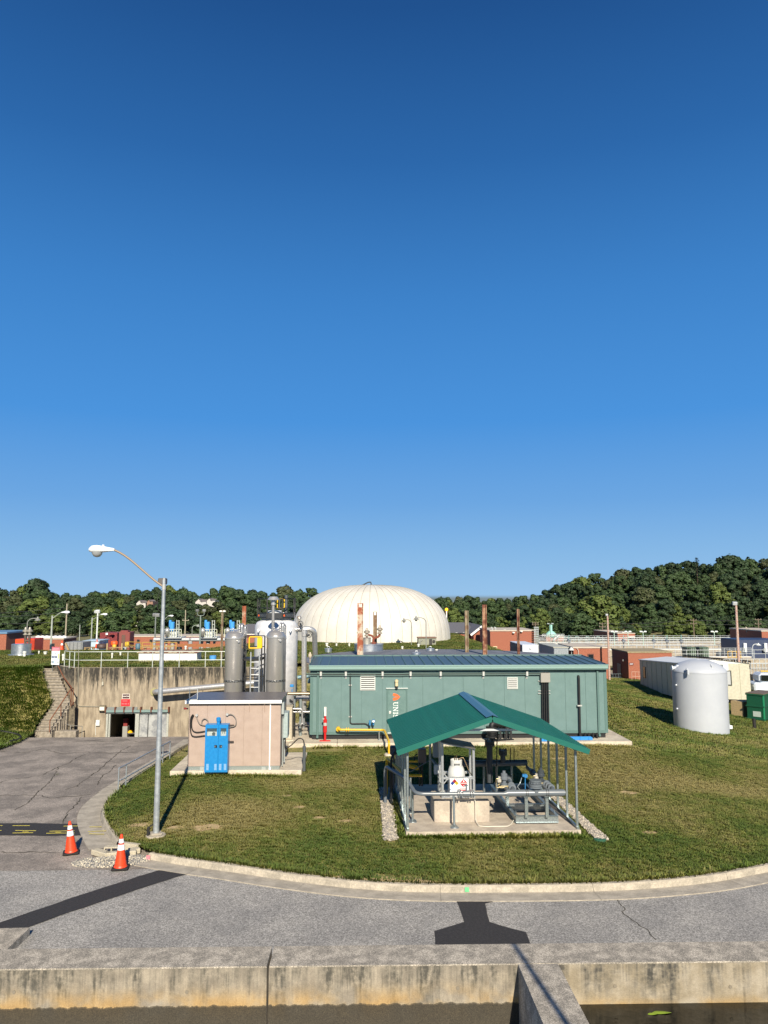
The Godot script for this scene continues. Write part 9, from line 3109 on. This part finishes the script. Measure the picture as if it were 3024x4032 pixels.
# ---------------------------------------------------------------- vegetation
func tree_proto(sd: int, wide: float, low: float, lobes: int, leaves: int, leaf: float) -> Array:      # height 1; returns [crown mesh, trunk mesh]
	var r := RandomNumberGenerator.new()
	r.seed = sd
	var b := B.new()
	var centres := []
	for i in lobes:
		var t := (i + 0.5) / lobes
		var y := lerpf(low, 0.9, t)
		var env := wide * 0.5 * sqrt(maxf(0.05, 1.0 - pow((t - 0.42) / 0.62, 2.0)))
		var an := i * 2.4 + r.randf() * 1.2
		var off := env * r.randf_range(0.35, 0.8)
		var rad := wide * r.randf_range(0.11, 0.24) * lerpf(1.0, 0.72, t)
		y = minf(y + r.randf_range(-0.05, 0.05), 1.0 - rad * 0.8)
		centres.append([V3(cos(an) * off, y, sin(an) * off), rad])
	centres.append([V3(r.randf_range(-0.05, 0.05), 0.86, r.randf_range(-0.05, 0.05)), wide * 0.18])
	centres.append([V3(0, lerpf(low, 0.9, 0.4), 0), wide * 0.3])
	var per := leaves / centres.size()
	for cc in centres:
		var tone := r.randf_range(0.7, 1.3)
		for k in per:
			var d := V3(r.randfn(), r.randfn(), r.randfn()).normalized()
			if d.y < -0.35 and r.randf() < 0.6: d.y = -d.y
			var rr: float = cc[1] * (1.0 + r.randf_range(-0.28, 0.14) + 0.16 * sin(d.x * 7.0 + cc[0].y * 30.0) * sin(d.y * 8.0 + cc[0].x * 40.0))
			var p: Vector3 = cc[0] + d * rr * V3(1.0, 0.82, 1.0)
			var nrm := (d + V3(r.randf_range(-0.8, 0.8), r.randf_range(-0.3, 1.0), r.randf_range(-0.8, 0.8))).normalized()
			var x := nrm.cross(V3(r.randf() - 0.5, r.randf() - 0.5, r.randf() - 0.5)).normalized()
			var y2 := nrm.cross(x)
			var s := leaf * r.randf_range(0.55, 1.25)
			var a := p - x * s
			var e := p - y2 * s * 0.7 + nrm * s * 0.2
			var f := p + x * s
			var g := p + y2 * s * 0.7 - nrm * s * 0.15
			var sn := (nrm * 0.5 + d).normalized()
			b.tri(a, e, f, sn, sn, sn); b.tri(a, f, g, sn, sn, sn)
			var v := tone * r.randf_range(0.72, 1.28)
			var col := Color(v * r.randf_range(0.85, 1.2), v, v * r.randf_range(0.8, 1.1))
			for q in 6: b.c.append(col)
	var t := B.new()
	t.tube([V3(0, -0.03, 0), V3(0.005, low * 0.8, 0), V3(0, 0.55, 0.01), V3(0.01, 0.85, 0)], [0.03, 0.022, 0.013, 0.004], 7)
	for i in mini(6, centres.size()):
		var e: Vector3 = centres[i * 2 % centres.size()][0]
		t.tube([V3(0, e.y * 0.6, 0), V3(e.x * 0.5, e.y * 0.82, e.z * 0.5), e], [0.013, 0.009, 0.003], 5)
	return [b.mesh(), t.mesh()]

func conifer_proto(sd: int) -> Array:
	var r := RandomNumberGenerator.new()
	r.seed = sd
	var b := B.new()
	for i in 26:
		var t := i / 26.0
		var y := lerpf(0.3, 0.98, t)
		var len := lerpf(0.26, 0.03, t) * r.randf_range(0.6, 1.25)
		for k in 5:
			var an := k * 1.256 + i * 0.9 + r.randf() * 0.5
			for j in 16:
				var q := r.randf_range(0.15, 1.0)
				var p := V3(cos(an) * len * q, y - 0.05 * q * len / 0.2 + r.randf_range(-0.01, 0.012), sin(an) * len * q)
				var s := 0.02
				var x := V3(cos(an + r.randf_range(-1, 1)), r.randf_range(-0.2, 0.3), sin(an + r.randf_range(-1, 1))).normalized()
				var z := x.cross(Vector3.UP).normalized()
				b.tri(p - z * s * 0.4, p + z * s * 0.4, p + x * s * 1.6, Vector3.UP, Vector3.UP, Vector3.UP)
				for m in 3: b.c.append(Color(0.8, 0.95, 0.9) * r.randf_range(0.6, 1.1))
	var t2 := B.new()
	t2.tube([V3(0, -0.03, 0), V3(0, 0.97, 0)], [0.02, 0.003], 6)
	return [b.mesh(), t2.mesh()]

func leaf_mat(r: float, g: float, bl: float) -> StandardMaterial3D:
	var m := StandardMaterial3D.new()
	m.vertex_color_use_as_albedo = true
	m.albedo_color = Color(r, g, bl).linear_to_srgb()
	m.roughness = 0.75
	m.cull_mode = BaseMaterial3D.CULL_DISABLED
	m.backlight_enabled = true
	m.backlight = Color(r, g, bl) * 2.5
	return m

const SKY := [[-200, 2325], [0, 2320], [70, 2308], [130, 2282], [170, 2288], [210, 2322], [350, 2335], [430, 2325], [500, 2330], [560, 2312], [610, 2316], [650, 2302], [690, 2298], [740, 2308], [790, 2342], [840, 2312], [900, 2306], [960, 2322], [1000, 2312], [1080, 2330], [1130, 2306], [1200, 2318], [1260, 2310], [1400, 2340], [1700, 2350], [1760, 2350], [1810, 2352], [1850, 2332], [1890, 2354], [2000, 2352], [2050, 2346], [2080, 2336], [2130, 2336], [2160, 2306], [2220, 2284], [2300, 2264], [2380, 2256], [2420, 2262], [2450, 2236], [2530, 2230], [2600, 2216], [2680, 2208], [2740, 2206], [2800, 2220], [2870, 2190], [2930, 2196], [2990, 2206], [3040, 2196], [3300, 2180]]
func sky_y(px: float) -> float:
	for i in SKY.size() - 1:
		if px <= SKY[i + 1][0]: return lerpf(SKY[i][1], SKY[i + 1][1], (px - SKY[i][0]) / float(SKY[i + 1][0] - SKY[i][0]))
	return SKY[-1][1]

func make_trees():
	var protos := []
	for i in 7: protos.append(tree_proto(100 + i, [0.78, 0.9, 0.7, 1.0, 0.82, 0.95, 0.72][i], [0.2, 0.12, 0.25, 0.15, 0.1, 0.18, 0.22][i], [20, 24, 19, 26, 22, 23, 18][i], 5200, [0.034, 0.038, 0.034, 0.04, 0.034, 0.037, 0.033][i]))
	var tints := [leaf_mat(0.024, 0.050, 0.015), leaf_mat(0.036, 0.068, 0.018), leaf_mat(0.085, 0.12, 0.022), leaf_mat(0.052, 0.066, 0.022)]
	var bark := nmat("bark", "4a4034", "5d5142", 1.0, 0.05, 0.95)
	var kinds := ["dark green", "mid green", "bright yellow green", "dull olive"]
	var models := {}
	var plant := func(px: float, top_y: float, d: float, pi: int, ti: int, side: String, wmul: float, where: String):
		var p := Z(px, top_y, d)
		var base := far_h(p.x, p.z)
		var H := p.y - base
		if H < 3.5: H = 3.5
		var key := "%d_%d_%s_%s" % [pi, ti, side, where]
		var o: Node3D
		if models.has(key): o = copy(models[key], "broadleaf_tree", "", V3(p.x, base, p.z))
		else:
			o = thing("broadleaf_tree", "%s broadleaf tree %s" % [kinds[ti], "%s the wood left of the dome" % where if side == "l" else "%s the wooded hill right of the dome" % where], "tree", "%s trees %s the %s wood" % [kinds[ti], where, "left" if side == "l" else "right hill"], V3(p.x, base, p.z))
			var cr := MeshInstance3D.new()
			cr.name = "crown"
			cr.mesh = protos[pi][0]
			cr.material_override = tints[ti]
			o.add_child(cr)
			var tr := MeshInstance3D.new()
			tr.name = "trunk"
			tr.mesh = protos[pi][1]
			tr.material_override = bark
			o.add_child(tr)
			models[key] = o
		o.rotation.y = rng.randf() * TAU
		o.scale = V3(H * wmul, H, H * wmul)
	for row in [[348.0, 1.0, 0.95, "l"], [300.0, 0.8, 1.05, "l"], [248.0, 0.6, 1.15, "l"], [205.0, 0.4, 1.25, "l"], [268.0, 1.0, 0.95, "r"], [247.0, 0.84, 1.05, "r"], [226.0, 0.66, 1.1, "r"], [205.0, 0.46, 1.1, "r"], [190.0, 0.26, 1.2, "r"]]:
		var px := -130.0 if row[3] == "l" else 2060.0
		var end := 2080.0 if row[3] == "l" else 3160.0
		while px < end:
			var d: float = row[0] + rng.randf_range(-10, 10)
			var sk := sky_y(px)
			var foot := 2350.0 + 10.0 * FPX / d
			var y := lerpf(foot, sk, row[1]) + rng.randf_range(-12.0, 16.0) * (0.6 if row[1] == 1.0 else 1.2)
			if row[1] == 1.0: y += 4.0
			var p := Z(px, y, d)
			var H := maxf(4.0, p.y - far_h(p.x, p.z))
			if not (px > 1230 and px < 1720): 
				var u := rng.randf()
				var ti := 0 if u < 0.45 else (1 if u < 0.8 else (3 if u < 0.92 else 2))
				if row[1] < 0.5 and u > 0.7: ti = 2
				plant.call(px, y, d, rng.randi() % 7, ti, "l" if px < 1500 else "r", row[2], "along the skyline of" if row[1] == 1.0 else ("halfway up" if row[1] > 0.55 else "at the foot of"))
			px += maxf(26.0, H * 0.82 * row[2] * FPX / d * rng.randf_range(0.42, 0.62))
	# trees that stand out
	for a in [[150.0, 2281.0, 320.0, 3, 0, 0.9], [2350.0, 2343.0, 186.0, 3, 2, 1.25], [2645.0, 2446.0, 172.0, 1, 2, 1.3], [2290.0, 2412.0, 180.0, 5, 1, 1.3], [420.0, 2388.0, 176.0, 5, 2, 1.1], [470.0, 2404.0, 170.0, 1, 1, 1.2], [2130.0, 2395.0, 190.0, 4, 2, 1.1], [1790.0, 2395.0, 190.0, 2, 2, 1.1], [690.0, 2398.0, 190.0, 1, 0, 1.2], [2870.0, 2188.0, 262.0, 3, 0, 1.1]]:
		plant.call(a[0], a[1], a[2], a[3], a[4], "l" if a[0] < 1500 else "r", a[5], "standing out before" if a[2] < 200.0 else "rising above")
	var cp := conifer_proto(5)
	var p := Z(2742, 2190, 250.0)
	var base := far_h(p.x, p.z)
	var o := thing("pine_tree", "single dark pine standing above the wooded hill's crown line", "tree", "", V3(p.x, base, p.z))
	piece(o, "crown", cp[0], leaf_mat(0.03, 0.05, 0.022), Transform3D(Basis.IDENTITY.scaled(Vector3.ONE * (p.y - base) * 1.0), o.position))
	piece(o, "trunk", cp[1], bark, Transform3D(Basis.IDENTITY.scaled(Vector3.ONE * (p.y - base)), o.position))

func tuft_mesh(sd: int, blades: int, spread: float, high: float, wide: float) -> ArrayMesh:
	var r := RandomNumberGenerator.new()
	r.seed = sd
	var b := B.new()
	for i in blades:
		var an := r.randf() * TAU
		var o := V3(cos(an), 0, sin(an)) * spread * sqrt(r.randf())
		var lean := V3(cos(an + r.randf_range(-1, 1)), 0, sin(an + r.randf_range(-1, 1))) * r.randf_range(0.1, 0.75)
		var h := high * r.randf_range(0.5, 1.0)
		var s := V3(-lean.z, 0, lean.x).normalized() * wide
		var mid := o + Vector3.UP * h * 0.55 + lean * h * 0.35
		var tip := o + Vector3.UP * h * 0.9 + lean * h
		var n := (Vector3.UP * 0.9 + lean * 0.5).normalized()
		b.tri(o - s, o + s, mid + s * 0.8, n, n, n); b.tri(o - s, mid + s * 0.8, mid - s * 0.8, n, n, n); b.tri(mid - s * 0.8, mid + s * 0.8, tip, n, n, n)
	return b.mesh()

func sow(called: String, label: String, spots: Array, cols: Array, lo: float, hi: float, mesh: Mesh, m: Material):
	var mm := MultiMesh.new()
	mm.transform_format = MultiMesh.TRANSFORM_3D
	mm.use_colors = true
	mm.mesh = mesh
	mm.instance_count = spots.size()
	for i in spots.size():
		var s := rng.randf_range(lo, hi)
		mm.set_instance_transform(i, Transform3D(Basis(Vector3.UP, rng.randf() * TAU).scaled(V3(s, s * rng.randf_range(0.7, 1.2), s)), spots[i]))
		mm.set_instance_color(i, cols[i])
	var o := MultiMeshInstance3D.new()
	o.name = nm(called)
	o.multimesh = mm
	o.material_override = m
	add_child(o)
	tag(o, label, "grass")
	o.set_meta("kind", "stuff")

func make_grass():
	var gm := StandardMaterial3D.new()
	gm.vertex_color_use_as_albedo = true
	gm.roughness = 0.7
	gm.cull_mode = BaseMaterial3D.CULL_DISABLED
	gm.backlight_enabled = true
	gm.backlight = Color(0.2, 0.22, 0.08)
	var near := tuft_mesh(3, 10, 0.075, 0.07, 0.006)
	var far := tuft_mesh(4, 10, 0.18, 0.12, 0.015)
	var f1 := FastNoiseLite.new()
	f1.seed = 4; f1.frequency = 0.22; f1.fractal_octaves = 3
	var f2 := FastNoiseLite.new()
	f2.seed = 9; f2.frequency = 1.3
	var green := Color(0.25, 0.29, 0.05)
	var lush := Color(0.145, 0.225, 0.035)
	var dry := Color(0.52, 0.44, 0.17)
	# where the turf is dry: patches seen in the photograph
	var spots_dry := []
	for a in [[2380, 3075, 3.0], [2450, 3000, 2.4], [1020, 3190, 2.2], [800, 3210, 1.4], [2250, 2975, 1.6], [1330, 3080, 2.0], [2100, 2960, 1.5], [560, 3270, 0.6], [2800, 3060, 2.5], [1480, 3010, 1.2]]:
		spots_dry.append([v2(G(a[0], a[1], 0.3)), a[2]])
	var tone := func(x: float, z: float, d0: float) -> Color:
		var k := d0
		for s in spots_dry: k += 0.5 * exp(-(Vector2(x, z) - s[0]).length_squared() / (s[1] * s[1]))
		k += f1.get_noise_2d(x, z) * 0.55 + f2.get_noise_2d(x, z) * 0.35 + rng.randf_range(-0.2, 0.2)
		var col := lush.lerp(green, clampf(k * 2.2 + 0.4, 0, 1)).lerp(dry, clampf(k * 1.25 - 0.1, 0, 0.9))
		return col * rng.randf_range(0.75, 1.25)
	var rects := []      # slabs without grass (x0, z0, x1, z1)
	var s0 := G(1598, 3272, 0.36); var s1 := G(2291, 3272, 0.36)
	rects.append(Rect2(s0.x - 0.05, -28.0, s1.x - s0.x + 0.06, 28.0 + s0.z + 0.03))
	var f0 := G(1135, 2928, 0.55); var f3 := G(2513, 2931, 0.55)
	rects.append(Rect2(f0.x, -41.5, f3.x - f0.x + 0.02, 41.5 + f0.z + 0.02))
	var d0 := G(668, 3036, 0.5); var d1 := G(1186, 3036, 0.5)
	rects.append(Rect2(d0.x, -33.1, d1.x - d0.x + 0.02, 33.1 + d0.z + 0.02))
	rects.append(Rect2(Z(866, 2800, 35.0).x, -41.5, 5.6, 7.9))
	var lines := [[v2(G(1518, 3110, 0.3)), v2(G(1538, 3312, 0.22)), 0.19], [v2(G(2190, 3140, 0.3)), v2(G(2372, 3312, 0.2)), 0.17]]
	var spots := []
	var cols := []
	var edge_spots := []
	var edge_cols := []
	var tries := 0
	while spots.size() < 120000 and tries < 400000:
		tries += 1
		var d := sqrt(rng.randf_range(17.2 * 17.2, 34.2 * 34.2))
		var x := d * rng.randf_range(-0.40, 0.60)
		var p := Vector2(x, -d)
		if not Geometry2D.is_point_in_polygon(p, lawn_poly): continue
		var bad := false
		for r in rects:
			if r.has_point(p): bad = true
		for l in lines:
			if Geometry2D.get_closest_point_to_segment(p, l[0], l[1]).distance_to(p) < l[2]: bad = true
		for e in bare:
			if p.distance_to(e[0]) < e[1] and rng.randf() < 0.8: bad = true
		if bad: continue
		var q := V3(x, lawn_h(x, -d) - 0.008, -d)
		spots.append(q)
		cols.append(tone.call(x, -d, 0.12))
	sow("lawn_grass", "patchy green and straw coloured mown grass of the front lawn", spots, cols, 0.75, 1.25, near, gm)
	# ragged longer grass against slabs, kerb, tank
	for e in [[s0, s1, 420], [G(1230, 2943, 0.4), G(2513, 2946, 0.35), 380], [G(668, 3058, 0.3), G(1180, 3058, 0.3), 160], [V3(s0.x - 0.1, 0, s0.z), V3(s0.x - 0.18, 0, -26.8), 200]]:
		for k in e[2]:
			var p: Vector3 = e[0].lerp(e[1], rng.randf()) + V3(rng.randf_range(-0.05, 0.05), 0, rng.randf_range(0.02, 0.22))
			edge_spots.append(V3(p.x, lawn_h(p.x, p.z) - 0.01, p.z)); edge_cols.append(tone.call(p.x, p.z, 0.05) * 1.1)
	for i in lawn_poly.size() - 9:
		for k in 5:
			var p := lawn_poly[i].lerp(lawn_poly[i + 1], rng.randf())
			if lawn_poly[i].distance_to(lawn_poly[i + 1]) > 3.0: continue
			edge_spots.append(V3(p.x, lawn_h(p.x, p.y) - 0.01, p.y) + V3(0, 0, -0.06)); edge_cols.append(tone.call(p.x, p.y, 0.1))
	var tk := Z(2762, 2868, 45.0)
	for k in 260:
		var an := rng.randf() * TAU
		var p := tk + V3(cos(an), 0, sin(an)) * (1.53 + rng.randf() * 0.3)
		edge_spots.append(V3(p.x, lawn_h(p.x, p.z) - 0.01, p.z)); edge_cols.append(lush * rng.randf_range(0.8, 1.4))
	sow("edge_grass", "longer ragged grass along slab edges, kerb and tank foot", edge_spots, edge_cols, 1.3, 2.5, near, gm)
	# slope on the right and behind, bank, upper lawn
	spots = []; cols = []
	tries = 0
	while spots.size() < 60000 and tries < 400000:
		tries += 1
		var d := sqrt(rng.randf_range(33.5 * 33.5, 92.0 * 92.0))
		var x := d * rng.randf_range(0.18, 0.6)
		if rng.randf() < 0.12: x = d * rng.randf_range(-0.25, 0.3)
		var p := Vector2(x, -d)
		if not Geometry2D.is_point_in_polygon(p, lawn_poly): continue
		var bad := false
		for r in rects:
			if r.has_point(p): bad = true
		if bad or p.distance_to(v2(tk)) < 1.45: continue
		spots.append(V3(x, lawn_h(x, -d) - 0.01, -d))
		cols.append(tone.call(x, -d, 0.16))
	sow("slope_grass", "green grass on the slope round the fibreglass tank", spots, cols, 0.7, 1.2, far, gm)
	spots = []; cols = []
	while spots.size() < 26000:
		var p := Vector2(rng.randf_range(-26, -16.8), rng.randf_range(-48.6, -33))
		if not Geometry2D.is_point_in_polygon(p, bank_poly): continue
		spots.append(V3(p.x, bank_h(p.x, p.y) - 0.01, p.y))
		cols.append(lush.lerp(green, clampf(0.3 + f1.get_noise_2d(p.x, p.y) * 0.8, 0, 1)) * rng.randf_range(1.0, 1.45))
	sow("bank_grass", "lush green grass on the bank beside the concrete stairs", spots, cols, 0.7, 1.3, far, gm)
	spots = []; cols = []
	var dc := Vector2(Z(1743, 2600, 52.0).x, -52.0)
	var dm := v2(Z(1460, 2500, 79.0))
	tries = 0
	while spots.size() < 60000 and tries < 300000:
		tries += 1
		var d := sqrt(rng.randf_range(46.6 * 46.6, 90.0 * 90.0))
		var p := Vector2(d * rng.randf_range(-0.52, 0.36), -d)
		if not Geometry2D.is_point_in_polygon(p, terrace_poly) or p.distance_to(dc) < 9.55 or p.distance_to(dm) < 8.2: continue
		spots.append(V3(p.x, terrace_h(p.x, p.y) - 0.01, p.y))
		cols.append(tone.call(p.x, p.y, 0.1 + (0.35 if d > 64.0 and p.x < -8.0 else 0.0)))
	sow("terrace_grass", "green and yellowish grass of the upper lawn round the dome", spots, cols, 0.7, 1.2, far, gm)
